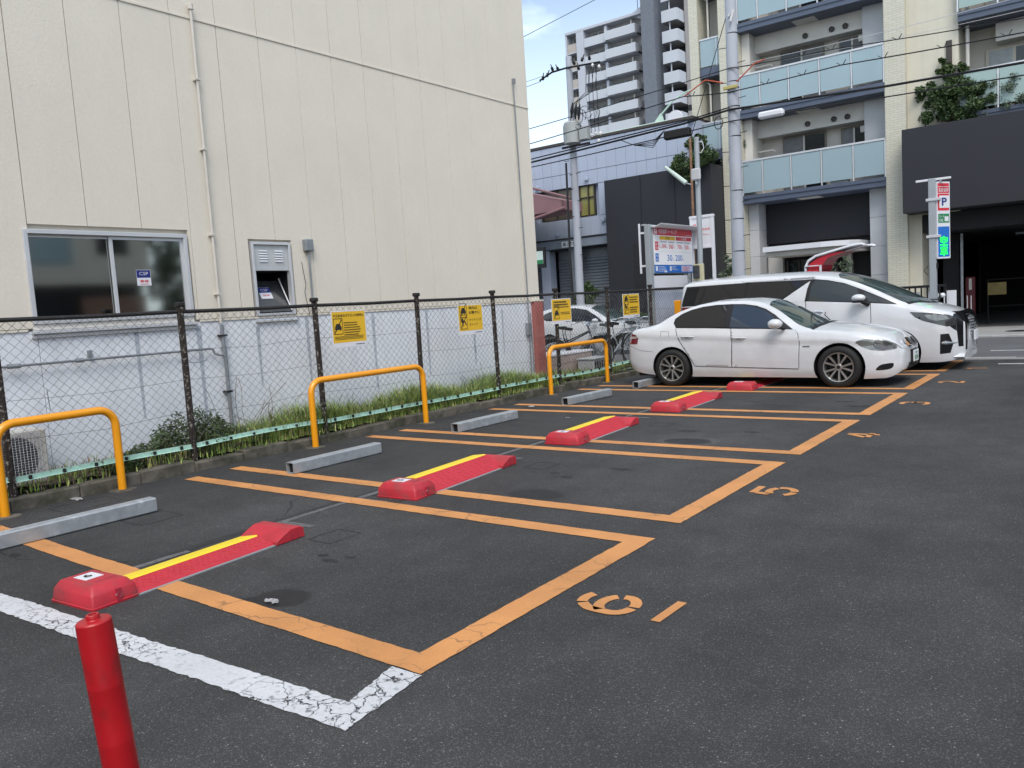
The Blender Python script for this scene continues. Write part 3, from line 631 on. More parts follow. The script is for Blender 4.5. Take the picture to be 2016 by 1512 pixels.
# pipes and boxes on the wall
PIPC = mat('cream_pipe', (.56, .53, .475), .5, var=.08, vs=5)
PIPG = mat('grey_conduit', (.22, .24, .26), .5, .2, var=.2, vs=8)
pp = MB().tube([(WX+.05, 5.69, 5.2), (WX+.05, 5.69, 1.56)], .017, 8).tube([(WX+.05, 5.69, 5.2), (WX+.05, 5.69, 5.26)], .032, 8).build('downpipe', PIPC, bld)
for z_ in (4.4, 3.6, 2.6, 1.9): MB().box(WX, 5.66, z_, WX+.075, 5.72, z_+.02).build('pipe_clip', PIPC, pp)
lp_ = MB().tube([(WX+.04, 5.70, 1.54), (WX+.04, 5.70, 1.3), (WX+.045, 5.71, 1.25), (WX+.04, 5.71, .15)], .022, 8).tube([(WX+.04, 5.70, 1.28), (WX+.04, 5.70, 1.16)], .03, 8).build('lower_downpipe', PIPG, bld)
for z_ in (1.40, .72): MB().box(WX-.01, 5.66, z_, WX+.07, 5.75, z_+.022).build('pipe_clip', DARKM, lp_)
MB().tube([(WX+.06, -2, 1.265), (WX+.06, 5.50, 1.265), (WX+.06, 5.54, 1.255), (WX+.06, 5.56, 1.20), (WX+.06, 5.62, 1.18), (WX+.05, 5.69, 1.18)], .013, 8).tube([(WX+.06, 3.3, 1.265), (WX+.06, 3.42, 1.265)], .024, 8).tube([(WX+.06, 3.95, 1.265), (WX+.06, 4.03, 1.265)], .024, 8).box(WX, 4.1, 1.28, WX+.03, 4.14, 1.36).build('water_pipe', PIPG, bld)
MB().tube([(WX+.04, 7.11, 2.46), (WX+.04, 7.11, .2)], .014, 8).box(WX-.005, 7.05, 2.44, WX+.08, 7.18, 2.60, .01).build('conduit', PIPG, bld)
MB().tube([(WX+.03, 6.99, 2.3), (WX+.03, 7.03, 2.0), (WX+.03, 7.0, 1.9), (WX+.03, 7.05, 1.6)], .004, 5).build('cable', DARKM, bld)
MB().tube([(WX+.03, 12.0, 5.5), (WX+.03, 12.05, 2.0), (WX+.03, 12.03, .3)], .012, 6).tube([(WX+.03, 12.10, 1.4), (WX+.03, 12.12, .3)], .010, 6).box(WX, 11.96, 1.0, WX+.06, 12.08, 1.22, .006).box(WX, 12.0, 5.48, WX+.05, 12.05, 5.56).build('conduit', PIPG, bld)
# air-conditioner outdoor unit behind the fence
ac = thing('air_conditioner_unit', 'beige outdoor air conditioner unit behind the fence at the left edge', 'air conditioner', (-8.4, 3.0, .14))
ACM = mat('ac_casing', (.52, .50, .46), .6, var=.06)
MB().box(-8.62, 2.55, .14, -8.28, 3.42, .66, .012).build('casing', ACM, ac)
b_ = MB()
for i in range(17): yy = 2.86+.031*i; b_.tube([(-8.268, yy, .17), (-8.268, yy, .64)], .0028, 3, caps=False)
for i in range(20): zz = .175+.024*i; b_.tube([(-8.266, 2.85, zz), (-8.266, 3.365, zz)], .0022, 3, caps=False)
b_.build('fan_grille', SIGNW, ac)
MB().lathe([(.0, 0), (.215, 0)], 24, Matrix.Translation((-8.279, 3.12, .40)) @ Matrix.Rotation(pi/2, 4, 'Y')).build('fan_opening', mat('fan_dark', (.05, .05, .052), .6), ac)

# ================================================================== WEEDS
def grass(name, n, yr, dens, hmax, m, seed, label=None, cat=None, xr=(-8.62, -8.0)):
    rr = random.Random(seed); b_ = MB(); i = 0
    while i < n:
        y = rr.uniform(*yr); x = rr.uniform(*xr)
        d_ = dens(y)
        if rr.random() > d_: continue
        i += 1; h = hmax*rr.uniform(.3, 1)**1.2*(.5+.7*d_); a = rr.uniform(0, 2*pi); l_ = rr.uniform(.15, .75)*h; w_ = rr.uniform(.003, .007)
        dx, dy = cos(a), sin(a); px, py2 = -dy*w_, dx*w_; z = .12
        p1 = (x+dx*l_*.35, y+dy*l_*.35, z+h*.6); p2 = (x+dx*l_, y+dy*l_, z+h*rr.uniform(.75, 1))
        b_.faces([(x-px, y-py2, z), (x+px, y+py2, z), (p1[0]+px*.8, p1[1]+py2*.8, p1[2]), (p1[0]-px*.8, p1[1]-py2*.8, p1[2]), p2], [(0, 1, 2, 3), (3, 2, 4)])
    b_.keepn = True
    return b_.build(name, m, kind='stuff', label=label, cat=cat)
def dens1(y):
    d_ = .10
    if y > 5.0: d_ = .38+.3*sin(y*2.3)**2
    if 6.2 < y < 11.2: d_ = .75+.25*sin(y*3.1)
    if y > 11.4: d_ = .30
    if y > 12.6: d_ = .12
    return max(0, min(1, d_))
grass('grass', 15000, (2, 15), dens1, .38, GRASSM, 1, 'long green and straw coloured grass growing between fence and wall', 'grass')
grass('dry_grass', 1500, (2, 12.5), lambda y: .5, .24, DRY, 2, 'dry brown stems tangled among the weeds along the wall', 'dry grass')
grass('grass', 420, (3, 14.5), lambda y: .5 if 4.5 < y < 12 else .25, .13, GRASSM, 5, 'short tufts sprouting between the kerb blocks and the fence rail', 'grass', (-8.02, -7.87))
def leafmass(b_, rr, c_, rad, n, ls, flat=1.0):
    for _ in range(n):
        v = Vector((rr.gauss(0, 1), rr.gauss(0, 1), rr.gauss(0, 1))).normalized()*(rr.random()**.45); p = Vector(c_)+Vector((v.x*rad[0], v.y*rad[1], v.z*rad[2]))
        a = Vector((rr.gauss(0, 1), rr.gauss(0, 1), rr.gauss(0, .6))).normalized(); c2 = a.orthogonal().normalized(); s_ = ls*rr.uniform(.6, 1.3)
        b_.poly([p-a*s_, p+c2*s_*.45, p+a*s_, p-c2*s_*.45])
rr = random.Random(11); b_ = MB()
for y in np.arange(3.9, 7.0, .10):
    hh = .08+.30*math.exp(-((y-4.95)/.45)**2)+.04*rr.random(); leafmass(b_, rr, (rr.uniform(-8.4, -8.08), y, .13+hh*.5), (.13, .13, hh*.8), 700, .020)
for y in np.arange(6.9, 12.3, .16): leafmass(b_, rr, (rr.uniform(-8.5, -8.05), y, .16), (.14, .16, .12), 150, .018)
b_.keepn = True; b_.build('weed', LEAFW, kind='stuff', label='dark leafy weeds heaped at the foot of the second fence post', cat='weeds')
b_ = MB(); rr = random.Random(4)
for y0, n_, hh in ((5.55, 9, 1.0), (6.0, 7, .75), (7.3, 5, .5), (10.3, 16, .55), (5.2, 6, .6)):
    for _ in range(n_):
        x, y = rr.uniform(-8.6, -8.2), y0+rr.uniform(-.12, .12); p = Vector((x, y, .12)); d_ = Vector((rr.uniform(-.3, .3), rr.uniform(-.8, .8), 1)).normalized(); pts = [p]; h_ = hh*rr.uniform(.5, 1)
        for k_ in range(6): d_ = (d_+Vector((rr.uniform(-.15, .15), rr.uniform(-.3, .3), rr.uniform(-.25, .05)))).normalized(); p = p+d_*h_/6; pts.append(p)
        b_.tube(pts, .0028, 4)
b_.build('bare_stems', DRY, kind='stuff', label='bare arching twigs rising from the weeds against the white wall', cat='twigs')

# blue plastic thing in the grass
b_ = MB().lathe([(0, 0), (.12, 0), (.15, .04), (.155, .17), (.13, .19), (.12, .05), (0, .04)], 20, Matrix.Translation((-8.2, 11.1, .16)) @ Matrix.Rotation(radians(78), 4, 'X'))
b_.build('plastic_bucket', BLUEP, label='blue plastic bucket lying in the grass behind the fence', cat='bucket')

# ================================================================== YELLOW GUARD BARS
def guard(x0, y0, x1, y1, h, label):
    o = thing('guard_bar', label, 'guard bar', (x0, y0, 0), group='yellow guard bars by the kerb'); R_ = .16; d_ = Vector((x1-x0, y1-y0, 0)); L_ = d_.length; d_.normalize(); p0 = Vector((x0, y0, 0))
    pts = [p0+Z3*(-.02), p0+Z3*(h-R_)]
    for i in range(1, 8): a = pi/2*i/8; pts.append(p0+d_*(R_-R_*cos(a))+Z3*(h-R_+R_*sin(a)))
    pts.append(p0+d_*R_+Z3*h); pts.append(p0+d_*(L_-R_)+Z3*h)
    for i in range(1, 8): a = pi/2*i/8; pts.append(p0+d_*(L_-R_+R_*sin(a))+Z3*(h-R_+R_*cos(a)))
    pts += [p0+d_*L_+Z3*(h-R_), p0+d_*L_-Z3*.02]
    MB().tube(pts, .038, 16).build('bent_pipe', BARY, o)
    for q in (p0, p0+d_*L_): MB().lathe([(0, .006), (.10, .006), (.125, .0)], 12, Matrix.Translation(q)).build('mortar_ring', CONC, o)
guard(-7.74, 2.79, -7.80, 3.86, .80, 'yellow guard bar nearest the left edge, before the air conditioner')
guard(-7.77, 6.22, -7.75, 8.15, .80, 'middle yellow guard bar, standing before the widest yellow notice')
guard(-7.78, 11.30, -7.78, 13.20, .80, 'yellow guard bar farthest along the kerb, before the bicycles')

# ================================================================== WHEEL STOPS
def stop(x0, y0, x1, y1, label):
    o = thing('wheel_stop', label, 'wheel stop', (x0, y0, 0), group='galvanised wheel stops'); d_ = Vector((x1-x0, y1-y0, 0)); L_ = d_.length; d_.normalize(); n_ = Vector((d_.y, -d_.x, 0)); s_, t_, c_ = .118, .009, .010
    oo = Vector((x0, y0, 0)); b_ = MB()
    outer = [(-c_, 0), (0, c_), (0, s_-c_), (-c_, s_), (-s_+c_, s_), (-s_, s_-c_), (-s_, c_), (-s_+c_, 0)]; inner = [(-t_-c_*.5, t_), (-t_, t_+c_*.5), (-t_, s_-t_-c_*.5), (-t_-c_*.5, s_-t_), (-s_+t_+c_*.5, s_-t_), (-s_+t_, s_-t_-c_*.5), (-s_+t_, t_+c_*.5), (-s_+t_+c_*.5, t_)]
    P = lambda q, l_: oo+n_*q[0]+Z3*(q[1]+.003)+d_*l_
    k_ = 8; vs = [P(q, 0) for q in outer]+[P(q, L_) for q in outer]+[P(q, 0) for q in inner]+[P(q, L_) for q in inner]; fs = []
    for i in range(k_):
        j = (i+1) % k_; fs += [(i, j, k_+j, k_+i), (2*k_+i, 3*k_+i, 3*k_+j, 2*k_+j), (i, 2*k_+i, 2*k_+j, j), (k_+i, k_+j, 3*k_+j, 3*k_+i)]
    b_.faces(vs, fs); b_.build('square_tube', STEELG, o)
    pq = [P((-.108, .010), .035), P((-.010, .010), .035), P((-.010, .108), .035), P((-.108, .108), .035)]; MB().poly(pq).build('tube_shade_plug', DEEP, o)  # black plug set in the mouth, stands in for shade inside the tube
    for l_ in (.15, L_-.15): MB().box(*(P((-.08, s_+.001-.003), l_)-Vector((.012, .012, 0))), *(P((-.03, s_+.004-.003), l_)+Vector((.012, .012, 0)))).build('weld_pad', STEELG, o)
stop(-6.54, 2.29, -6.52, 3.50, 'steel wheel stop of stall six, nearest, cut by the left edge')
stop(-6.62, 5.00, -6.60, 6.19, 'steel wheel stop of stall five, behind the second red flap unit')
stop(-6.65, 7.56, -6.62, 8.78, 'steel wheel stop of stall four, in line with the middle notices')
stop(-6.65, 10.09, -6.58, 11.28, 'steel wheel stop of stall three, next to the parked sedan')
stop(-6.62, 12.26, -6.60, 13.50, 'steel wheel stop touching the rear tyre of the white sedan')
stop(-6.62, 15.2, -6.60, 16.4, 'steel wheel stop under the rear of the white van')

# ================================================================== FLAP LOCK UNITS
FLT = mat('dark_red_print', (.33, .02, .04), .5)
def flap_unit(y, raised, label, num, dx_, rot_):
    o = thing('flap_lock', label, 'flap lock', (-4.78, y, 0), group='red parking flap locks')
    def block(y0, y1, x0, x1, h, nm, slope_far):
        t_ = .05; b_ = MB(); zz = [(.0, -.002), (.012, -.004), (.016, .004), (h*.60, .012), (h*.66, .016), (h*.965, .046), (h, .054)]
        rings = []
        for z, ins in zz:
            sl_ = ins*1.0; rings.append([(x0+ins, y0+sl_*.7, z), (x1-ins, y0+sl_*.7, z), (x1-ins*.6, y1-(sl_ if slope_far else sl_*.6), z), (x0+ins, y1-(sl_ if slope_far else sl_*.6), z)])
        # rounded corners: each ring 4 corners -> 12 points
        def rnd_(rg, r_):
            out_ = []
            for i in range(4):
                p, a, c_ = Vector(rg[i]), Vector(rg[i-1]), Vector(rg[(i+1) % 4])
                for t2 in (0, .3, .7, 1): u1 = p+(a-p).normalized()*r_; u2_ = p+(c_-p).normalized()*r_; out_.append((u1*(1-t2)+u2_*t2)*.6+(p*(1-abs(2*t2-1))+(u1*(1-t2)+u2_*t2)*abs(2*t2-1))*.4)
            return out_
        R_ = [rnd_(rg, .016) for rg in rings]; n_ = len(R_[0]); vs = [p for r3 in R_ for p in r3]; fs = []
        for i in range(len(R_)-1):
            for j in range(n_): fs.append((i*n_+j, i*n_+(j+1) % n_, (i+1)*n_+(j+1) % n_, (i+1)*n_+j))
        fs.append(tuple((len(R_)-1)*n_+j for j in range(n_))); fs.append(tuple(reversed(range(n_)))); b_.faces(vs, fs, True)
        q = b_.build(nm, RED, o, ang=28); return q
    m1 = block(y, y+.29, -4.96, -4.53, .125, 'motor_block', True)
    m2 = MB().prism([(y+1.30, .0), (y+1.30, .03), (y+1.34, .05), (y+1.43, .088), (y+1.52, .088), (y+1.555, .07), (y+1.56, .0)], (-4.90, 0, 0), Y, Z3, X, .385).build('end_block', RED, o); bmx = bmesh.new(); bmx.from_mesh(m2.data); bmesh.ops.bevel(bmx, geom=list(bmx.edges), offset=.006, segments=1, affect='EDGES'); bmx.to_mesh(m2.data); bmx.free()
    # bolt recesses
    MB().box(-4.545, y+.148, .012, -4.5265, y+.176, .085).build('bolt_recess', FLT, m1); MB().lathe([(0, .0), (.012, 0), (.016, .006), (.016, .02)], 8, Matrix.Translation((-4.545, y+.162, .05)) @ Matrix.Rotation(pi/2, 4, 'Y')).build('bolt', STEELP, m1)
    MB().box(-4.53, y+1.43, .012, -4.513, y+1.45, .06).build('bolt_recess', FLT, m2)
    MB().lathe([(.020, 0), (.026, .004), (.032, 0)], 14, Matrix.Translation((-4.77, y+.022, .06)) @ Matrix.Rotation(pi/2, 4, 'X')).build('moulded_ring', RED, m1)
    # number plate and print on top
    MB().box(-4.86, y+.09, .124, -4.73, y+.20, .127).build('number_plate', SIGNW, m1)
    text(num, (-4.772, y+.118, .1275), Y, -X, .06, INK, m1, .045, bold=.02)
    b_ = MB(); bars(b_, Vector((-4.66, y+.10, .1255)), Y, -X, 1, .022, 0, .12, .13, Z3, .001, 3); b_.build('faint_print', FLT, m1, kind='stuff')
    # flap: hinged plates, red on the lane side and yellow behind
    h = .12 if raised else .045
    n_ = 14; ya, yb = y+.27, y+1.36
    prof = [(-4.95, .012), (-4.90, .030), (-4.83, h), (-4.80, h+.002)]; b1 = MB(); vs = []
    def pz(z, t_):  # the raised flap bows down towards its ends
        return z
    b1.prism([(-4.935, .006), (-4.925, .02), (-4.895, h-.014), (-4.755, h+.003), (-4.740, h-.002), (-4.740, h-.012), (-4.92, .008)], (0, ya, 0), X, Z3, Y, yb-ya).build('yellow_flap', YEL, o)
    b2 = MB().prism([(-4.738, h-.012), (-4.738, h-.003), (-4.727, h), (-4.56, .024), (-4.545, .010), (-4.545, .004), (-4.57, .006)], (0, ya, 0), X, Z3, Y, yb-ya)
    f_ = b2.build('red_flap', REDF, o)
    b3 = MB(); d_ = (Vector((-4.56, 0, .024))-Vector((-4.727, 0, h))); Lf = d_.length; d_.normalize(); nn = Vector((-d_.z, 0, d_.x)); nn = nn if nn.z > 0 else -nn
    for i in range(int((yb-ya)/.042)):
        for j in range(5):
            c_ = Vector((-4.727, ya+.03+.042*i+(.021 if j % 2 else 0), h))+d_*(Lf*(j+.6)/5.2); a1 = (d_+Y*(1 if (i+j) % 2 else -1)).normalized()
            a2 = nn.cross(a1); b3.obox(c_-a1*.014-a2*.0028-nn*.0005, a1, a2, nn, .028, .0056, .0026)
    b3.build('tread_studs', REDF, f_, kind='stuff')
    MB().box(-4.55, ya, .0, -4.53, yb, .008).build('base_plate', STEELP, o)
    MB().box(-4.96, ya-.05, .0, -4.55, yb+.05, .0058).build('floor_plate', PATCH, o)
    o.location = (-4.78+dx_, y, 0); o.rotation_euler = (0, 0, radians(rot_))
flap_unit(1.99, False, 'nearest red flap lock, lying flat in stall six behind the bollard', '6', -.02, 4.5)
flap_unit(4.66, True, 'red flap lock of stall five with its yellow edge raised', '5', -.10, 5)
flap_unit(7.24, True, 'red flap lock of stall four, third from the camera, flap raised', '4', -.15, 4)
flap_unit(9.78, True, 'red flap lock of stall three, just in front of the sedan', '3', -.17, 2)
flap_unit(12.18, False, 'red flap lock of stall two, mostly hidden under the sedan', '2', -.07, 1)

# ================================================================== RED BOLLARD
base = Vector((-1.832, .868, 0)); top_ = Vector((-1.868, .824, .902)); ax = (top_-base).normalized()
bo = thing('bollard', 'leaning red plastic bollard in the foreground', 'bollard', base)
Mt = Matrix.Translation(base) @ ax.to_track_quat('Z', 'Y').to_matrix().to_4x4()
prof = [(.10, 0), (.10, .02), (.06, .035), (.0405, .06), (.0395, .2), (.0385, .4), (.0380, .600), (.0385, .604), (.0380, .608), (.0380, .735), (.0386, .739), (.0380, .743), (.0385, .87), (.0378, .889), (.0350, .8925), (.0165, .8935), (.0150, .8955), (.0148, .904), (.0135, .906), (.0085, .906), (.0075, .902), (.0075, .880), (0, .880)]
MB().lathe(prof, 40, Mt).build('post', REDB, bo)
# litter
def litter(x, y, s_, label, m=PLAS):
    rr = random.Random(int(x*100)); b_ = MB(); n_ = 6; P = [[Vector((x+s_*(i/n_-.5)+rr.uniform(-.01, .01), y+s_*.45*(j/n_-.5)+rr.uniform(-.01, .01), .004+rr.uniform(0, .011))) for i in range(n_+1)] for j in range(n_+1)]
    for j in range(n_):
        for i in range(n_): b_.poly([P[j][i], P[j][i+1], P[j+1][i+1], P[j+1][i]])
    return b_.build('litter', m, label=label, cat='litter')
litter(-3.74, 2.60, .09, 'crumpled clear wrapper lying on the dark stain in stall six')
litter(-7.80, 3.42, .17, 'crumpled transparent film at the kerb between the guard bar legs')
litter(-5.95, 9.0, .06, 'small white scrap on the asphalt beside stall four'); litter(-7.2, 9.9, .10, 'white scraps of paper near the stall four wheel stop', SIGNW)
# ================================================================== CARS
class Car:
    def __init__(s, root, x0, x1, zb, zs, zr, zc, w, tumble, p=2.3, sidebulge=.07, crease=None, cap=(.05, .05)):
        s.root = root; s.x0, s.x1 = x0, x1; s.cap = cap; s.p = p; s.tum = tumble; s.sb = sidebulge; s.crease = crease
        sp = lambda kn: s.spline(kn)
        s.zb, s.zs, s.zr, s.zc, s.w = sp(zb), sp(zs), sp(zr), sp(zc), sp(w)
        u = np.linspace(0, 1, 110); e = .5-.5*np.cos(pi*u); s.U = list(x0+(x1-x0)*(.35*e+.65*u))
        s.S = list(np.linspace(0, .5, 19))+list(np.linspace(.5, .72, 9)[1:])+list(np.linspace(.72, 1, 13)[1:])
    def spline(s, kn):
        """monotone cubic through the knots"""
        x = np.array([k_[0] for k_ in kn], float); y = np.array([k_[1] for k_ in kn], float); d = np.diff(y)/np.diff(x); mm = np.zeros(len(x)); mm[0], mm[-1] = d[0], d[-1]
        for i in range(1, len(x)-1): mm[i] = 0 if d[i-1]*d[i] <= 0 else 2*d[i-1]*d[i]/(d[i-1]+d[i])
        def f(q):
            q = min(max(q, x[0]), x[-1]); i = min(int(np.searchsorted(x, q, 'right'))-1, len(x)-2); h = x[i+1]-x[i]; t_ = (q-x[i])/h
            return float(y[i]*(2*t_**3-3*t_**2+1)+h*mm[i]*(t_**3-2*t_**2+t_)+y[i+1]*(-2*t_**3+3*t_**2)+h*mm[i+1]*(t_**3-t_**2))
        return f
    def P(s, x, q):
        zb, zs, zr, zc, w_ = s.zb(x), s.zs(x), max(s.zr(x), s.zs(x)+.004), s.zc(x), s.w(x); zc = max(zc, zr+.002)
        if q <= .5:
            t_ = q/.5; z = zb+(zs-zb)*t_; zn = (t_-.52)/.5
            y = w_*(1-s.sb*abs(zn)**2.4) if zn > 0 else w_*(1-s.sb*1.0*abs(zn)**3)
            if s.crease:
                zc_ = s.crease(x); k_ = max(0, min(1, (zc_-z)/.028)); y -= .024*k_*max(0, min(1, (z-zb)/.2))
            return (x, y, z)
        yb = w_*(1-s.sb*.96**2.4)
        hgt = zr-zs; yr = yb-.02-s.tum*hgt-.03*min(1, hgt/.05)
        if q <= .72:
            t_ = (q-.5)/.22; e = t_**1.15
            return (x, yb+(yr-yb)*e, zs+hgt*t_)
        t_ = (q-.72)/.28; return (x, yr*(1-t_), zr+(zc-zr)*(1-(1-t_)**s.p))
    def sz(s, x, z):
        zb, zs, zr, zc = s.zb(x), s.zs(x), max(s.zr(x), s.zs(x)+.004), s.zc(x)
        if z <= zs: return max(0, .5*(z-zb)/(zs-zb))
        if z <= zr: return .5+.22*(z-zs)/(zr-zs)
        return min(1, .72+.28*(1-max(0, 1-(z-zr)/max(zc-zr, 1e-3))**(1/s.p)))
    def dens(s, pts, closed=True, st=.05):
        out_ = []
        for i in range(len(pts) if closed else len(pts)-1):
            a, b_ = pts[i], pts[(i+1) % len(pts)]; n = max(1, int(max(abs(b_[0]-a[0])/st, abs(b_[1]-a[1])/st)))
            out_ += [(a[0]+(b_[0]-a[0])*j/n, a[1]+(b_[1]-a[1])*j/n) for j in range(n)]
        if not closed: out_.append(pts[-1])
        return out_
    def smoothpoly(s, pts, n=6):
        """closed Catmull-Rom through points"""
        out_ = []; k_ = len(pts)
        for i in range(k_):
            p0, p1, p2, p3 = [pts[(i+j-1) % k_] for j in range(4)]
            for j in range(n):
                t_ = j/n; out_.append(tuple(.5*(2*p1[c]+(p2[c]-p0[c])*t_+(2*p0[c]-5*p1[c]+4*p2[c]-p3[c])*t_**2+(3*p1[c]-p0[c]-3*p2[c]+p3[c])*t_**3) for c in (0, 1)))
        return out_
    @staticmethod
    def clip(poly, a, v, keep_less):
        out_ = []
        for i in range(len(poly)):
            p, q = poly[i], poly[(i+1) % len(poly)]; ip = (p[a] <= v) if keep_less else (p[a] >= v); iq = (q[a] <= v) if keep_less else (q[a] >= v)
            if ip: out_.append(p)
            if ip != iq:
                t_ = (v-p[a])/(q[a]-p[a]); r_ = [0, 0]; r_[a] = v; r_[1-a] = p[1-a]+(q[1-a]-p[1-a])*t_; out_.append(tuple(r_))
        return out_
    def pos(s, x, q, off, side):
        p = Vector(s.P(x, q))
        if off:
            e = 2e-3; dx = Vector(s.P(min(x+e, s.x1), q))-Vector(s.P(max(x-e, s.x0), q)); dq = Vector(s.P(x, min(q+e, 1)))-Vector(s.P(x, max(q-e, 0))); n_ = dx.cross(dq)
            if n_.length > 0:
                n_.normalize()
                if n_.y < 0 and q < .95: n_ = -n_
                if q >= .95 and n_.z < 0: n_ = -n_
                p = p+n_*off
        return (p.x, p.y*side, p.z)
    def region(s, poly, m_, name, off=0., sides=(1, -1), join=False, par=None, space='xs', edge=.0, **kw):
        if space == 'xz': poly = [(x, s.sz(x, z)) for x, z in s.dens(poly)]
        objs = []; cells = []
        xs = [p[0] for p in poly]
        for i in range(len(s.U)-1):
            if s.U[i+1] < min(xs) or s.U[i] > max(xs): continue
            c1 = s.clip(s.clip(poly, 0, s.U[i], False), 0, s.U[i+1], True)
            if len(c1) < 3: continue
            lo, hi = min(p[1] for p in c1), max(p[1] for p in c1)
            for j in range(len(s.S)-1):
                if s.S[j+1] < lo or s.S[j] > hi: continue
                c2 = s.clip(s.clip(c1, 1, s.S[j], False), 1, s.S[j+1], True)
                if len(c2) >= 3: cells.append(c2)
        def add(b_, sd):
            for c_ in cells:
                pts = [s.pos(p[0], p[1], off, sd) for p in c_]
                if sd < 0: pts.reverse()
                b_.poly(pts, True)
            if edge:   # a returned edge so the piece has thickness
                pl = s.dens(poly, True, .04); vs = []
                for p in pl: vs += [s.pos(p[0], p[1], off, sd), s.pos(p[0], p[1], off-edge, sd)]
                n_ = len(pl); b_.faces(vs, [(2*i, 2*((i+1) % n_), 2*((i+1) % n_)+1, 2*i+1) for i in range(n_)])
        if join:
            b_ = LMB()
            for sd in sides: add(b_, sd)
            b_.keepn = True; return [b_.build(name, m_, par or s.root, dedupe=2e-4, ang=40, **kw)]
        for sd in sides:
            b_ = LMB(); add(b_, sd); b_.keepn = True; objs.append(b_.build(name, m_, par or s.root, dedupe=2e-4, ang=40, **kw))
        return objs
    def ribbon(s, pts, wd, m_, name, off=.0012, sides=(1, -1), par=None):
        pl = s.dens(pts, False, .04)
        for k_, sd in enumerate(sides):
            b_ = LMB(); vs = []
            P_ = [Vector(s.pos(x, s.sz(x, z), off, sd)) for x, z in pl]
            for i, p in enumerate(P_):
                d_ = (P_[min(i+1, len(P_)-1)]-P_[max(i-1, 0)]).normalized(); sn = Vector((0, sd, 0)).cross(d_).normalized()*wd/2; vs += [p-sn, p+sn]
            b_.faces(vs, [(2*i, 2*i+2, 2*i+3, 2*i+1) for i in range(len(P_)-1)]); b_.build(name, m_, par[k_] if isinstance(par, list) else (par or s.root))
    def body(s, arches, m_):
        lower = [(s.x0, .0)]
        for (ax_, az, r_, a0, a1) in arches:
            for i in range(25):
                a = radians(a0+(a1-a0)*i/24); x, z = ax_-r_*cos(a), az+r_*sin(a); lower.append((x, max(0, s.sz(x, z)) if 0 < i < 24 else 0.0))
        lower += [(s.x1, 0), (s.x1, 1.0), (s.x0, 1.0)]
        o = s.region(lower, m_, 'body', 0, join=True)[0]
        # end caps
        for xe, B, sg in ((s.x0, s.cap[0], -1), (s.x1, s.cap[1], 1)):
            ring = [s.P(xe, q) for q in s.S]; ring = ring+[(p[0], -p[1], p[2]) for p in ring[-2::-1]]; cz = sum(p[2] for p in ring)/len(ring); cz = (s.zb(xe)+s.zc(xe))/2
            ks = [1, .985, .95, .88, .75, .5, .2, 0]; b_ = LMB(); n_ = len(ring)
            for k_ in ks:
                for p in ring: b_.v.append((xe+sg*B*sqrt(max(0, 1-k_**2.0)), p[1]*k_, cz+(p[2]-cz)*k_))
            for i in range(len(ks)-1):
                for j in range(n_): b_.f.append((i*n_+j, i*n_+(j+1) % n_, (i+1)*n_+(j+1) % n_, (i+1)*n_+j)); b_.sm.append(True)
            b_.build('bumper', m_, s.root, dedupe=2e-4, ang=60)
        # inner arches and floor
        b_ = LMB()
        for (ax_, az, r_, a0, a1) in arches:
            for sd in (1, -1):
                vs = []
                for i in range(25):
                    a = radians(a0+(a1-a0)*i/24); x, z = ax_-r_*cos(a), az+r_*sin(a); y = s.P(x, max(0, s.sz(x, z)))[1]; vs += [(x, sd*(y-.001), z), (x, sd*(y-.30), z)]
                b_.faces(vs, [(2*i, 2*i+2, 2*i+3, 2*i+1) for i in range(24)])
                b_.faces([(ax_, sd*.62, az)]+[(ax_-(r_+.02)*cos(radians(-20+220*i/20)), sd*.62, az+(r_+.02)*sin(radians(-20+220*i/20))) for i in range(21)], [(0, i, i+1) for i in range(1, 21)])
        b_.box(s.x0+.12, -.6, .16, s.x1-.14, .6, .30); b_.box(s.x0+.35, -.78, .19, s.x1-.4, .78, .24) if False else None
        b_.build('underbody', BLACK, s.root); return o
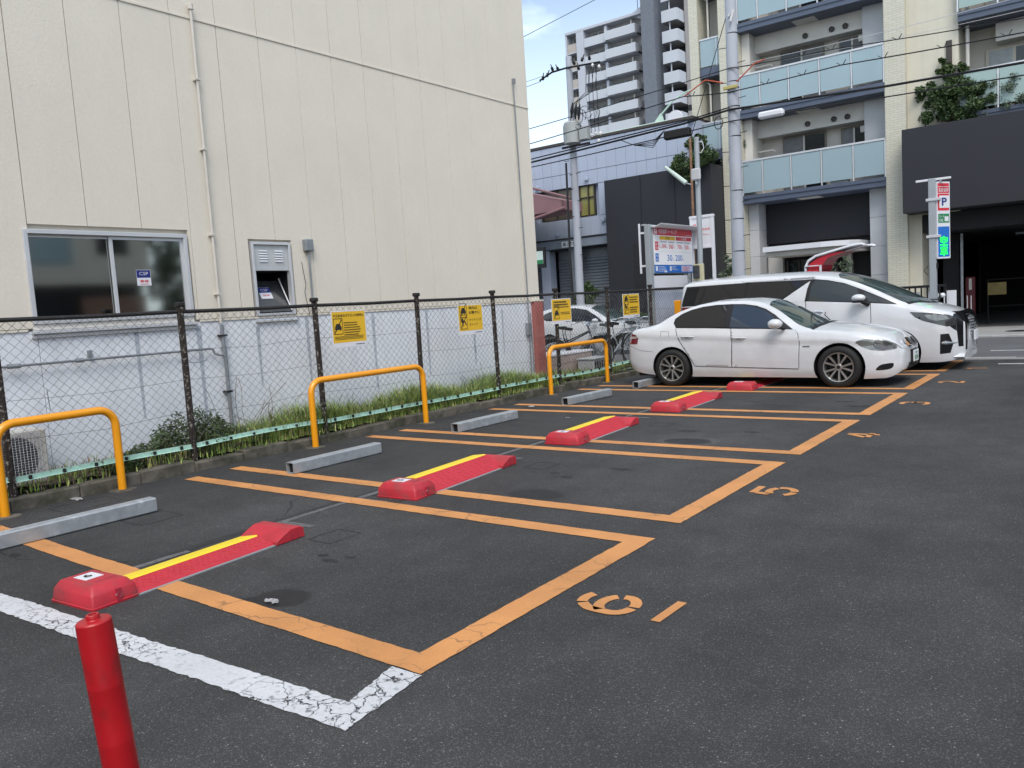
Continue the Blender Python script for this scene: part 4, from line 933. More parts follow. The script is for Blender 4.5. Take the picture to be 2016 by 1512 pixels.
def wheel(par, x, y, sd, R_, rr_, wd, spokes, pairs=True, rim_m=None):
    """tyre, rim and spokes; outer face looks along sd*y"""
    Mw = Matrix.Translation((x, y, R_)) @ Matrix.Rotation(-sd*pi/2, 4, 'X')
    b_ = LMB(); hw = wd/2
    b_.lathe([(rr_, -hw+.01), (rr_+.02, -hw), (R_-.03, -hw+.005), (R_-.008, -hw+.02), (R_, -hw+.04), (R_, hw-.04), (R_-.008, hw-.02), (R_-.03, hw-.004), (rr_+.03, hw+.004), (rr_+.012, hw), (rr_-.004, hw-.012), (rr_-.006, -hw)], 48, Mw)
    w_ = b_.build('tyre', BLACK, None); q = bpy.data.objects.new('wheel', None); col.objects.link(q); q.parent = par; w_.parent = q
    b_ = LMB(); b_.lathe([(rr_-.001, hw-.010), (rr_-.004, hw+.001), (rr_-.016, hw-.002), (rr_-.022, hw-.02), (rr_-.026, -hw+.02)], 48, Mw)
    b_.lathe([(0, hw-.012), (.045, hw-.012), (.052, hw-.02), (.055, hw-.05)], 24, Mw)
    rim = b_.build('rim', rim_m or RIMM, q)
    b_ = LMB(); n_ = spokes
    for i in range(n_):
        for off_ in ((-.105, .105) if pairs else (0,)):
            a = 2*pi*i/n_; a0, a1 = a+off_*1.6, a+off_*(2.7 if pairs else 1); r0, r1 = .045, rr_-.014
            c0, c1 = Vector((r0*cos(a0), r0*sin(a0), hw-.022)), Vector((r1*cos(a1), r1*sin(a1), hw-.010)); d_ = (c1-c0).normalized(); s_ = Vector((-d_.y, d_.x, 0)).normalized()
            w0, w1 = (.010, .0155) if pairs else (.024, .034)
            vs = [c0-s_*w0, c0+s_*w0, c1+s_*w1, c1-s_*w1, c0-s_*w0*1.1-Z3*.03, c0+s_*w0*1.1-Z3*.03, c1+s_*w1*1.1-Z3*.035, c1-s_*w1*1.1-Z3*.035]
            b_.faces([Mw @ v for v in vs], [(0, 1, 2, 3), (0, 4, 5, 1), (1, 5, 6, 2), (2, 6, 7, 3), (3, 7, 4, 0)])
    b_.build('spokes', rim_m or RIMM, q, kind='stuff')
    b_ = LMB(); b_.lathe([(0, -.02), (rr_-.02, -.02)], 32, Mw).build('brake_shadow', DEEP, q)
    b_ = LMB(); b_.lathe([(.06, -.010), (.15, -.008), (.155, -.014)], 32, Mw).build('brake_disc', DARKM, q)
    b_ = LMB(); b_.lathe([(0, hw-.008), (.024, hw-.008), (.028, hw-.013)], 20, Mw).build('hub_cap', DARKM, q)
    for k_ in range(5): a = 2*pi*(k_+.5)/5; LMB().lathe([(0, hw-.012), (.008, hw-.013), (.009, hw-.03)], 8, Mw @ Matrix.Translation((.042*cos(a), .042*sin(a), -.006))).build('wheel_bolt', DARKM, q)
    return q
def ellip(par, c_, r_, m_, name, rot=0, nose=1.0, n=16):
    b_ = LMB(); M_ = Matrix.Translation(c_) @ Matrix.Rotation(rot, 4, 'Z'); k_ = 10
    prof = [(sin(pi*i/k_), -cos(pi*i/k_)) for i in range(k_+1)]; b_.lathe(prof, n, M_ @ Matrix.Diagonal((*r_, 1))); b_.build(name, m_, par, dedupe=True, ang=0); return

# ---------------- sedan
sed = thing('parked_car', 'white four door sedan parked in stall two, nose towards the lane', 'car', (-6.17, 13.52, 0))
c = Car(sed, -.90, 3.55,
    zb=[(-.90, .34), (-.75, .25), (-.45, .20), (0, .17), (.4, .165), (2.4, .15), (3.0, .13), (3.35, .135), (3.47, .17), (3.55, .23)],
    zs=[(-.90, .86), (-.80, .93), (-.5, .975), (0, .985), (1.0, .945), (2.0, .895), (2.4, .865), (2.8, .82), (3.1, .77), (3.32, .705), (3.47, .65), (3.55, .57)],
    zr=[(-.90, .90), (-.80, .975), (-.45, 1.03), (-.28, 1.075), (-.1, 1.175), (.15, 1.285), (.45, 1.36), (.8, 1.392), (1.2, 1.385), (1.5, 1.335), (1.75, 1.215), (1.95, 1.075), (2.12, .955), (2.3, .895), (2.8, .845), (3.1, .80), (3.32, .745), (3.47, .675), (3.55, .585)],
    zc=[(-.90, .955), (-.80, 1.015), (-.5, 1.06), (-.3, 1.09), (-.1, 1.19), (.15, 1.31), (.45, 1.395), (.8, 1.428), (1.2, 1.425), (1.45, 1.395), (1.7, 1.31), (2.0, 1.155), (2.3, 1.01), (2.38, .985), (2.7, .95), (3.0, .905), (3.28, .84), (3.42, .775), (3.50, .69), (3.55, .61)],
    w=[(-.90, .72), (-.84, .78), (-.6, .855), (-.2, .895), (.5, .90), (2.0, .90), (2.6, .89), (3.0, .865), (3.3, .80), (3.45, .72), (3.55, .60)],
    tumble=.46, sidebulge=.085, crease=lambda x: .845-.052*(x+.05), cap=(.05, .06))
R1 = .316
c.body([(0.0, .31, .372, -24, 204), (2.74, .31, .372, -27, 207)], CARW)
DLO = [(0.02, 1.075), (0.03, 1.15), (0.14, 1.225), (0.30, 1.285), (0.50, 1.327), (0.74, 1.347), (1.0, 1.347), (1.22, 1.335), (1.42, 1.300), (1.58, 1.242), (1.74, 1.145), (1.90, 1.020), (2.06, .905), (1.83, .915), (1.05, .952), (0.08, .995)]
c.region(DLO, DARKM, 'window_trim', .002, space='xz', edge=.003)
c.region([(0.07, 1.08), (0.08, 1.145), (0.18, 1.21), (0.33, 1.266), (0.52, 1.306), (0.74, 1.326), (.93, 1.329), (.925, .976), (0.10, 1.010)], CGLS, 'rear_side_window', .0045, space='xz')
c.region([(1.035, 1.327), (1.22, 1.315), (1.40, 1.282), (1.56, 1.222), (1.70, 1.130), (1.74, 1.09), (1.75, .938), (1.03, .972)], mat('blue_reflection_glass', (.028, .042, .062), .03, var=0), 'front_side_window', .0045, space='xz')  # bluish reflection put into the front side glass colour
c.region([(2.30, .735), (1.62, .735), (1.58, .80), (1.54, 1.0), (2.40, 1.0), (2.37, .85)], WGLS, 'windscreen', .003, join=True)
c.region([(-.36, .735), (.08, .735), (.13, .85), (.15, 1.0), (-.40, 1.0), (-.39, .85)], CGLS, 'rear_window', .003, join=True)
c.region([(2.36, .72), (2.30, .735), (2.37, .85), (2.40, 1.0), (2.48, 1.0), (2.45, .85)], DARKM, 'cowl', .002, join=True)
dr = c.region([(1.065, .335), (1.085, .74), (1.062, .948), (1.55, .93), (2.075, .90), (2.13, .82), (2.155, .72), (2.14, .30)], CARW, 'front_door', .0025, space='xz', edge=.006)
dr2 = c.region([(1.053, .335), (1.073, .74), (1.050, .95), (.55, .975), (.09, .985), (.155, .78), (.28, .60), (.36, .47), (.42, .36)], CARW, 'rear_door', .0025, space='xz', edge=.006)
c.ribbon([(2.145, .30), (2.165, .72), (2.14, .83), (2.09, .90)], .010, CARD, 'door_gap', .002)
c.ribbon([(1.06, .33), (1.079, .74), (1.056, .95)], .012, CARD, 'door_gap', .002)
c.ribbon([(.415, .345), (.35, .47), (.27, .60), (.145, .78), (.075, .985)], .010, CARD, 'door_gap', .002)
c.ribbon([(.42, .345), (1.06, .322), (2.14, .290)], .010, CARD, 'sill_gap', .002)
c.ribbon([(-.36, .60), (-.6, .62), (-.84, .70), (-.88, .735)], .006, CARD, 'bumper_gap', .0015)
c.ribbon([(3.06, .60), (3.2, .555), (3.35, .535)], .005, CARD, 'bumper_gap', .0015) if False else None
c.ribbon([(-.20, .945), (-.04, .935), (-.045, .815), (-.19, .822), (-.20, .945)], .006, CARD, 'fuel_flap_gap', .0015)
for lst, hx, hz_ in ((dr2, .30, .845), (dr, 1.20, .80)):
    for d_, sd in zip(lst, (1, -1)):
        yy = c.P(hx, c.sz(hx, hz_))[1]*sd; b_ = LMB(); b_.tube([(hx-.11, yy-sd*.004, hz_), (hx-.08, yy+sd*.024, hz_+.003), (hx+.08, yy+sd*.026, hz_), (hx+.12, yy-sd*.002, hz_-.005)], [.008, .0125, .0125, .008], 8); b_.build('door_handle', CARW, d_)
        b_ = LMB(); b_.lathe([(0, .0), (.032, 0)], 14, Matrix.Translation((hx, yy+sd*.0035, hz_-.004)) @ Matrix.Rotation(-sd*pi/2, 4, 'X') @ Matrix.Diagonal((1.6, .55, 1, 1))); b_.build('handle_recess', CARD, d_)
c.region(c.smoothpoly([(2.98, .682), (3.10, .722), (3.28, .715), (3.42, .678), (3.50, .60), (3.47, .560), (3.28, .550), (3.10, .60)]), LAMPG, 'headlight', .0045, space='xz', edge=.008)
c.region(c.smoothpoly([(3.26, .70), (3.40, .672), (3.48, .60), (3.45, .568), (3.28, .560), (3.21, .63)]), mat('lamp_dark', (.08, .08, .08), .1, .3, coat=.5), 'indicator', .0055, space='xz')
c.region([(-.84, .915), (-.72, .90), (-.66, .84), (-.68, .735), (-.86, .735), (-.88, .80)], TAILR, 'tail_light', .004, space='xz', edge=.006)
c.region([(-.85, .885), (-.70, .87), (-.68, .845), (-.69, .835), (-.87, .83)], mat('lamp_clear', (.55, .5, .5), .1), 'reverse_light', .0055, space='xz')
c.region(c.smoothpoly([(3.25, .262), (3.29, .325), (3.36, .350), (3.46, .356), (3.46, .30), (3.40, .268)]), BLACKG, 'bumper_intake', .003, space='xz')
b_ = LMB(); 
for k_ in range(3): b_.box(3.49+.02, -.28, .255+.03*k_, 3.612, .28, .262+.03*k_)
b_.build('lower_grille_bars', DARKM, sed, kind='stuff'); LMB().box(3.40, -.30, .24, 3.605, .30, .35, .02).build('lower_grille', DEEP, sed)
for sd in (1, -1):
    pts = [(0, -.02), (.14, -.03), (.24, -.01), (.26, .07), (.22, .125), (.03, .12), (0, .08)]
    b_ = LMB(); b_.prism([(a*sd, h_) for a, h_ in pts], (3.585, sd*.035, .585), Y, (Vector((-.8, 0, 1))).normalized(), Vector((.78, 0, .62)), .035); b_.build('kidney_grille', CHROME, sed)
    b_ = LMB(); b_.prism([((a*.78+.022)*sd, h_*.78+.012) for a, h_ in pts], (3.614, sd*.035, .609), Y, (Vector((-.8, 0, 1))).normalized(), Vector((.78, 0, .62)), .008); b_.build('grille_mesh', BLACKG, sed)
    yy = sd*.93
    ellip(sed, (1.84, sd*1.00, 1.010), (.115, .11, .078), CARW, 'mirror', rot=sd*.15)
    b_ = LMB(); b_.tube([(1.93, sd*.86, .925), (1.90, sd*.93, .945), (1.88, sd*.97, .97)], [.03, .026, .022], 8).build('mirror_stalk', DARKM, sed)
    wheel(sed, 0, sd*.79, sd, R1, .226, .215, 5); wheel(sed, 2.74, sd*.79, sd, R1, .226, .215, 5)
    b_ = LMB(); yy = c.P(2.27, c.sz(2.27, .64))[1]*sd; b_.tube([(2.21, yy+.003*sd, .64), (2.32, yy+.006*sd, .645)], .008, 6).build('side_repeater', LAMPG, sed)
plb = LMB().box(3.635, -.17, .33, 3.65, .17, .50, .004).build('number_plate', SIGNW, sed)
LMB().box(3.57, -.19, .31, 3.636, .19, .515, .004).build('plate_holder', BLACK, sed)
for k_ in range(4): LMB().box(3.6505, -.12+.065*k_, .355, 3.6515, -.08+.065*k_, .42).build('plate_mark', SIGNG, plb)
for k_ in range(3): LMB().box(3.6505, -.05+.04*k_, .445, 3.6515, -.025+.04*k_, .475).build('plate_mark', SIGNG, plb)
b_ = LMB(); b_.tube([(2.37, -.6, 1.0), (2.22, -.35, 1.075), (2.1, .05, 1.135)], .008, 5).tube([(2.42, -.1, 1.0), (2.25, .2, 1.075), (2.18, .5, 1.11)], .008, 5).build('wiper', DARKM, sed)

# ---------------- van
van = thing('parked_van', 'tall white people carrier parked in stall one behind the sedan', 'van', (-6.14, 16.02, 0))
v = Car(van, -1.05, 4.0,
    zb=[(-1.05, .42), (-.9, .30), (-.4, .22), (0, .2), (.5, .18), (2.4, .17), (3.0, .155), (3.6, .145), (3.85, .17), (4.0, .24)],
    zs=[(-1.05, 1.27), (-.5, 1.30), (.8, 1.305), (1.6, 1.262), (2.3, 1.20), (2.8, 1.145), (3.1, 1.09), (3.4, 1.03), (3.7, .96), (3.88, .90), (4.0, .80)],
    zr=[(-1.05, 1.66), (-.95, 1.745), (-.5, 1.77), (.4, 1.775), (1.2, 1.76), (1.6, 1.735), (1.95, 1.69), (2.3, 1.58), (2.6, 1.44), (2.9, 1.28), (3.10, 1.175), (3.25, 1.12), (3.5, 1.06), (3.75, .99), (3.9, .93), (4.0, .83)],
    zc=[(-1.05, 1.72), (-.95, 1.82), (-.5, 1.85), (.4, 1.865), (1.2, 1.85), (1.6, 1.825), (1.95, 1.775), (2.3, 1.68), (2.6, 1.56), (2.9, 1.42), (3.2, 1.265), (3.42, 1.155), (3.55, 1.12), (3.75, 1.06), (3.9, .99), (4.0, .90)],
    w=[(-1.05, .80), (-.98, .87), (-.7, .91), (0, .925), (1, .925), (2.8, .925), (3.3, .905), (3.65, .85), (3.85, .77), (4.0, .64)],
    tumble=.20, sidebulge=.05, crease=None, cap=(.05, .06), p=2.6)
v.body([(0.0, .335, .395, -22, 202), (3.0, .335, .395, -24, 204)], CARW)
v.region([(-1.02, 1.31), (-.92, 1.70), (.35, 1.705), (1.46, 1.685), (1.60, 1.688), (1.86, 1.65), (2.15, 1.575), (2.45, 1.445), (2.75, 1.30), (3.03, 1.155), (2.56, 1.205), (1.49, 1.29), (1.0, 1.315)], DARKM, 'window_trim', .0015, space='xz', edge=.003)
v.region([(-.97, 1.325), (-.87, 1.675), (.33, 1.685), (.31, 1.335)], CGLS, 'quarter_window', .004, space='xz')
v.region([(.35, 1.335), (.37, 1.685), (1.40, 1.675), (1.44, 1.62), (1.0, 1.34)], CGLS, 'sliding_door_window', .004, space='xz')
v.region([(1.00, 1.300), (1.47, 1.61), (1.545, 1.655), (1.50, 1.52), (1.465, 1.30), (1.455, 1.285)], CARW, 'white_fin', .0055, space='xz', edge=.005)
v.region([(1.53, 1.295), (1.57, 1.57), (1.64, 1.665), (1.86, 1.632), (2.15, 1.555), (2.36, 1.47), (2.42, 1.30), (2.50, 1.225)], mat('van_front_glass', (.035, .042, .042), .03, var=0), 'front_door_window', .004, space='xz')
v.region([(2.47, 1.40), (2.56, 1.365), (2.95, 1.175), (2.56, 1.222)], mat('van_front_glass', None), 'front_quarter_window', .004, space='xz')
v.region([(3.14, .735), (2.05, .735), (1.98, .80), (1.92, 1.0), (3.42, 1.0), (3.36, .88)], WGLS, 'windscreen', .003, join=True)
v.region([(3.20, .725), (3.14, .735), (3.36, .88), (3.42, 1.0), (3.5, 1.0), (3.44, .88)], DARKM, 'cowl', .002, join=True)
v.region([(.24, 1.745), (1.60, 1.735), (1.64, 1.71), (1.63, 1.702), (.30, 1.712)], CARW, 'rain_visor', .010, space='xz', edge=.01)
fd = v.region([(1.50, .36), (1.49, 1.285), (2.00, 1.245), (2.585, 1.195), (2.60, .9), (2.55, .36)], CARW, 'front_door', .0025, space='xz', edge=.006)
sd_ = v.region([(.34, .36), (.36, 1.30), (1.0, 1.30), (1.478, 1.28), (1.488, .36)], CARW, 'sliding_door', .0025, space='xz', edge=.006)
v.ribbon([(1.494, .36), (1.484, 1.29)], .011, CARD, 'door_gap', .002); v.ribbon([(2.56, .36), (2.61, .9), (2.595, 1.20)], .011, CARD, 'door_gap', .002)
v.ribbon([(.335, .36), (.35, 1.31)], .010, CARD, 'door_gap', .002)
for lst, hx, hz_ in ((fd, 1.68, 1.085), (sd_, 1.25, 1.085)):
    for d_, sd in zip(lst, (1, -1)):
        yy = v.P(hx, v.sz(hx, hz_))[1]*sd; LMB().tube([(hx-.11, yy-sd*.004, hz_), (hx-.08, yy+sd*.024, hz_+.003), (hx+.08, yy+sd*.026, hz_), (hx+.11, yy-sd*.002, hz_-.003)], [.009, .013, .013, .009], 8).build('door_handle', CHROME, d_)
v.region([(-1.04, 1.30), (-.60, 1.285), (-.66, 1.19), (-1.03, 1.0)], TAILR, 'tail_light', .005, space='xz', edge=.006)
HLD = mat('headlamp_dark', (.03, .03, .032), .1, coat=.5)
v.region([(3.22, 1.015), (3.40, 1.000), (3.60, .975), (3.80, .935), (3.90, .88), (3.88, .76), (3.78, .745), (3.60, .80), (3.42, .86), (3.30, .925)], HLD, 'headlight', .004, space='xz', edge=.006)
v.region([(3.44, .955), (3.60, .955), (3.76, .925), (3.80, .87), (3.62, .845), (3.50, .885)], LAMPG, 'lamp_lens', .006, space='xz')
v.region([(3.82, .74), (3.86, .95), (3.99, .93), (3.995, .40), (3.93, .40), (3.91, .66)], BLACKG, 'grille_surround', .003, space='xz')
v.region([(3.68, .62), (3.80, .625), (3.86, .45), (3.82, .30), (3.67, .285)], BLACKG, 'fog_lamp_recess', .003, space='xz')
for sd in (1, -1):
    yy = v.P(3.78, v.sz(3.78, .47))[1]*sd
    LMB().tube([(3.68, yy+sd*.0, .465), (3.74, yy+sd*.02, .47), (3.92, yy-sd*.09, .465)], [.03, .045, .006], 8).build('fog_lamp_trim', CHROME, van)
    ellip(van, (2.44, sd*1.045, 1.305), (.12, .10, .065), CARW, 'mirror', rot=sd*.12); LMB().box(2.35, sd*.93, 1.222, 2.52, sd*1.13, 1.262, .012).tube([(2.57, sd*.90, 1.185), (2.52, sd*.95, 1.205), (2.48, sd*1.0, 1.235)], [.045, .035, .03], 8).build('mirror_base', DARKM, van)
    wheel(van, 0, sd*.80, sd, .345, .225, .225, 9, False); wheel(van, 3.0, sd*.80, sd, .345, .225, .225, 9, False)
gr = LMB().prism([(3.78, .34), (4.035, .34), (4.045, .78), (4.0, .93), (3.93, .985), (3.78, .99)], (0, -.60, 0), X, Z3, Y, 1.2).build('grille_frame', BLACKG, van)
for k_ in range(8): z_ = .58+.05*k_; xo = -.012*max(0, k_-4); LMB().tube([(3.99+xo, -.60+.015*abs(4-k_), z_), (4.055+xo, -.3, z_), (4.07+xo, 0, z_), (4.055+xo, .3, z_), (3.99+xo, .60-.015*abs(4-k_), z_)], .0085, 6).build('grille_bar', CHROME, van)
LMB().box(4.085, -.17, .47, 4.11, .17, .64, .004).build('number_plate', SIGNW, van)
LMB().prism([(-.74, -.0), (-.66, -.05), (0, -.06), (.66, -.05), (.74, 0), (.68, .05), (0, .06), (-.68, .05)], (3.80, 0, .225), Y, Z3, X, .22).build('lower_lip', CARW, van)
LMB().tube([(-.85, -.5, 1.80), (-.98, -.52, 1.92)], .004, 5).build('aerial', DARKM, van)
LMB().tube([(3.3, .55, 1.18), (3.4, .85, 1.17), (3.42, .9, 1.26)], .012, 6).build('fender_mirror_arm', DARKM, van); ellip(van, (3.44, .93, 1.24), (.05, .055, .045), CARW, 'fender_mirror')

# ---------------- hatchback in the street
hb = thing('parked_car', 'white hatchback standing in the street behind the bicycles', 'car', (-13.72, 20.85, 0))
h = Car(hb, -.68, 3.25,
    zb=[(-.68, .36), (-.5, .25), (0, .2), (2.6, .17), (3.1, .18), (3.25, .26)],
    zs=[(-.68, .98), (-.3, 1.02), (.6, .97), (1.7, .90), (2.3, .86), (2.8, .80), (3.1, .72), (3.25, .60)],
    zr=[(-.68, 1.18), (-.45, 1.30), (0, 1.39), (.5, 1.42), (.9, 1.41), (1.3, 1.33), (1.7, 1.13), (2.05, .95), (2.3, .89), (2.8, .83), (3.1, .75), (3.25, .62)],
    zc=[(-.68, 1.24), (-.45, 1.36), (0, 1.44), (.5, 1.47), (.9, 1.46), (1.2, 1.41), (1.6, 1.27), (2.0, 1.08), (2.3, .96), (2.8, .90), (3.1, .82), (3.25, .68)],
    w=[(-.68, .74), (-.4, .82), (.5, .85), (2.3, .85), (2.8, .81), (3.1, .70), (3.25, .56)], tumble=.42, sidebulge=.08)
h.body([(0, .30, .34, -20, 200), (2.55, .30, .34, -24, 204)], CARW)
h.region([(-.36, 1.10), (-.22, 1.25), (.2, 1.36), (.8, 1.37), (1.2, 1.30), (1.55, 1.12), (1.86, .92), (.6, .99), (-.1, 1.03)], CGLS, 'side_window', .004, space='xz')
h.region([(2.2, .735), (1.32, .735), (1.2, 1.0), (2.3, 1.0)], WGLS, 'windscreen', .003, join=True)
h.region([(2.62, .74), (2.85, .78), (3.1, .72), (3.05, .62), (2.8, .62)], LAMPG, 'headlight', .004, space='xz', edge=.006)
h.ribbon([(.75, .35), (.78, .98)], .012, CARD, 'door_gap'); h.ribbon([(1.80, .35), (1.84, .75), (1.80, .9)], .012, CARD, 'door_gap')
for sd in (1, -1):
    ellip(hb, (1.68, sd*.96, .99), (.09, .09, .06), CARW, 'mirror'); wheel(hb, 0, sd*.74, sd, .31, .20, .18, 7, False, STEELG); wheel(hb, 2.55, sd*.74, sd, .31, .20, .18, 7, False, STEELG)
    for hx in (.55, 1.35): yy = h.P(hx, h.sz(hx, .87))[1]*sd; LMB().tube([(hx-.09, yy, .87), (hx-.06, yy+sd*.02, .87), (hx+.08, yy+sd*.02, .87), (hx+.1, yy, .868)], .011, 6).build('door_handle', CARW, hb)

# ================================================================== BICYCLES
def bicycle(x, y, rot, label, frame_m, lean=.08, basket=True, sx=1.0):
    o = thing('bicycle', label, 'bicycle', (x, y, .12), rot, group='bicycles behind the fence')
    R_ = .33; WB = 1.08
    for xx in (0, WB):
        b_ = LMB(); b_.tube([(xx+R_*cos(a), 0, R_+R_*sin(a)) for a in [2*pi*i/28 for i in range(29)]], .017, 6, caps=False); q = b_.build('wheel', BLACK, o)
        b_ = LMB(); b_.tube([(xx+(R_-.025)*cos(a), 0, R_+(R_-.025)*sin(a)) for a in [2*pi*i/28 for i in range(29)]], .010, 5, caps=False); b_.build('rim', STEELP, q)
        b_ = LMB()
        for i in range(16): a = 2*pi*i/16; b_.tube([(xx, .02*(1 if i % 2 else -1), R_), (xx+(R_-.03)*cos(a), 0, R_+(R_-.03)*sin(a))], .0016, 3, caps=False)
        b_.build('spokes', STEELP, q, kind='stuff')
        b_ = LMB(); b_.tube([(xx+(R_+.035)*cos(a), 0, R_+(R_+.035)*sin(a)) for a in [radians(20+150*i/14) for i in range(15)]], .022, 5); b_.build('mudguard', frame_m if xx else DARKM, o)
    bbk, st_, hd, hd2 = (.44, 0, .29), (.28, 0, .78), (.86, 0, .80), (.90, 0, .66)
    LMB().tube([bbk, (.30, 0, .70)], .016, 6).tube([bbk, hd2], .020, 6).tube([(.33, 0, .60), hd], .016, 6).tube([bbk, (0, .04, R_)], .010, 5).tube([bbk, (0, -.04, R_)], .010, 5).tube([(.32, 0, .66), (0, .04, R_)], .008, 5).tube([(.32, 0, .66), (0, -.04, R_)], .008, 5).build('frame', frame_m, o)
    LMB().tube([(.83, 0, .92), hd2, (.95, .05, .45), (WB, .05, R_)], .012, 6).tube([hd2, (.95, -.05, .45), (WB, -.05, R_)], .012, 6).build('fork', CHROME, o)
    LMB().tube([(.62, .29, .97), (.76, .26, 1.0), (.84, .12, 1.0), (.83, 0, .93), (.84, -.12, 1.0), (.76, -.26, 1.0), (.62, -.29, .97)], .011, 6).build('handlebar', CHROME, o)
    b_ = LMB(); b_.tube([(.30, 0, .70), (.275, 0, .86)], .012, 6); b_.build('seat_post', CHROME, o)
    LMB().prism([(.12, -.05), (.14, .0), (-.02, .035), (-.13, .045), (-.13, -.005), (-.02, -.02)], (.28, -.085, .90), X, Z3, Y, .17).build('saddle', BLACK, o)
    LMB().lathe([(0, 0), (.09, 0), (.09, .008), (0, .008)], 16, Matrix.Translation((.44, .03, .29)) @ Matrix.Rotation(-pi/2, 4, 'X')).tube([(.44, .05, .29), (.54, .07, .16)], .009, 5).tube([(.44, -.05, .29), (.34, -.07, .42)], .009, 5).build('crank', STEELP, o)
    LMB().box(-.22, -.07, .70, .16, .07, .715).tube([(-.15, .05, .70), (0, .05, R_)], .006, 4).build('rear_rack', frame_m, o)
    if basket:
        b_ = LMB()
        for i in range(9): t_ = i/8; b_.tube([(.92, -.17+.34*t_, .98), (.95, -.13+.26*t_, .74)], .003, 3).tube([(1.24, -.19+.38*t_, .98), (1.17, -.14+.28*t_, .74)], .003, 3)
        for z_, e in ((.98, 1), (.86, .9), (.74, .78)): b_.tube([(.93, -.17*e, z_), (.93, .17*e, z_), (.93+.30*e, .19*e, z_), (.93+.30*e, -.19*e, z_), (.93, -.17*e, z_)], .005, 4)
        b_.build('basket', STEELP, o)
    return o
bicycle(-9.20, 13.55, radians(62), 'black city bicycle with its saddle towards the red corner pier', DARKM)
bicycle(-9.55, 13.95, radians(52), 'dark bicycle leaning between the black one and the silver ones', BLACKG, basket=False)
bicycle(-8.75, 14.55, radians(78), 'silver bicycle with wire basket near the second fence notice pair', STEELG)
bicycle(-8.62, 15.55, radians(100), 'white framed bicycle standing closest to the sedan tail', WHITE)
bicycle(-9.25, 15.6, radians(70), 'grey bicycle at the back of the row by the hedge', STEELP)
bicycle(-8.55, 16.7, radians(80), 'bicycle half hidden behind the van, beside the fee board leg', STEELP)
# low tiled planter wall with crates
pl = thing('planter_wall', 'low pinkish tiled planter wall behind the third guard bar', 'wall', (-8.9, 12.9, 0))
TL = mat('pink_beige_tile', (.36, .29, .26), .7, var=.15, vs=9); b0 = None
MB().box(-9.42, 12.56, 0, -8.72, 14.2, .53).build('core', CONCL, pl)
for i in range(8):
    for j in range(3):
        b_ = MB().box(-8.72, 12.56+.205*i+.004, .02+.17*j+.004, -8.705, 12.56+.205*(i+1)-.004, .02+.17*(j+1)-.004, .003)
        b_.build('tile', TL, pl)
MB().box(-9.44, 12.54, .53, -8.69, 14.22, .57, .006).build('coping', SIGNW, pl)
cr_ = thing('crate', 'grey plastic crate beside the planter wall, under the fence notice', 'crate', (-8.4, 13.75, .1)); MB().box(-8.62, 13.5, .12, -8.25, 14.15, .40, .01).build('box', mat('grey_crate', (.38, .39, .40), .6), cr_)
MB().box(-8.64, 13.48, .40, -8.23, 14.17, .43, .008).build('rim', mat('grey_crate', None), cr_)
for i in range(7): MB().box(-8.25, 13.54+.085*i, .16, -8.243, 13.59+.085*i, .37).build('slot', DARKM, cr_)
# ================================================================== STREET FURNITURE OF THE LOT
# fee board, facing the lane, standing in line with the fence
fb = thing('fee_board', 'parking fee board with red header and prices on grey posts', 'sign board', (-8.15, 16.8, 0))
BX = -8.05; Y0_, Y1_ = 15.86, 17.84
MB().box(BX-.12, Y0_, 2.05, BX-.003, Y1_, 3.06, .006).build('sign_case', STEELP, fb)
MB().box(BX-.003, Y0_+.02, 2.235, BX+.004, Y1_-.02, 3.05).build('white_face', mat('bright_board', (.80, .80, .82), .35, var=.01), fb)
def P_(a, z): return Vector((BX+.0042, a, z))
def rect(b_, a0, a1, z0, z1, l=0): b_.poly([P_(a0, z0)+X*l, P_(a1, z0)+X*l, P_(a1, z1)+X*l, P_(a0, z1)+X*l])
b_ = MB(); rect(b_, Y0_+.02, Y1_-.02, 2.875, 3.05, .001); b_.build('red_header', SIGNR, fb)
text('P', P_(15.96, 2.915), Y, Z3, .10, SIGNR, (lambda q: q)(MB().poly([P_(15.92, 2.895)+X*.002, P_(16.05, 2.895)+X*.002, P_(16.05, 3.035)+X*.002, P_(15.92, 3.035)+X*.002]).build('parking_mark', SIGNW, fb)), .075, lift=.004)
text('名鉄協商パーキング', P_(16.11, 2.905), Y, Z3, .115, SIGNW, fb, .92, lift=.003, bold=.01)
b_ = MB(); bars(b_, P_(17.5, 2.905)+X*.001, Y, Z3, 1, .014, 0, .26, .27, X, .002); b_.build('small_print', SIGNW, fb, kind='stuff')
b_ = MB(); rect(b_, 16.16, 16.93, 2.775, 2.855, .001); b_.build('yellow_band', SIGNY, fb); text('平日', P_(16.545, 2.787), Y, Z3, .055, INK, fb, .17, align='CENTER', lift=.003, bold=.01)
b_ = MB(); rect(b_, 16.97, 17.77, 2.775, 2.855, .001); b_.build('red_band', SIGNR, fb); text('土日祝', P_(17.37, 2.787), Y, Z3, .055, SIGNW, fb, .28, align='CENTER', lift=.003, bold=.01)
b_ = MB()
for q in (16.19, 16.58, 17.0, 17.38): bars(b_, P_(q, 2.745), Y, Z3, 1, .028, 0, .30, .32, X, .001, int(q*9))
b_.build('hours_print', mat('print_grey', (.35, .33, .36), .5), fb, kind='stuff')
b_ = MB(); rect(b_, 15.93, 16.09, 2.545, 2.73, .001); q = b_.build('red_panel', SIGNR, fb); text('最大', P_(16.01, 2.645), Y, Z3, .06, SIGNW, q, .12, align='CENTER', lift=.003, bold=.01); text('料金', P_(16.01, 2.565), Y, Z3, .06, SIGNW, q, .12, align='CENTER', lift=.003, bold=.01)
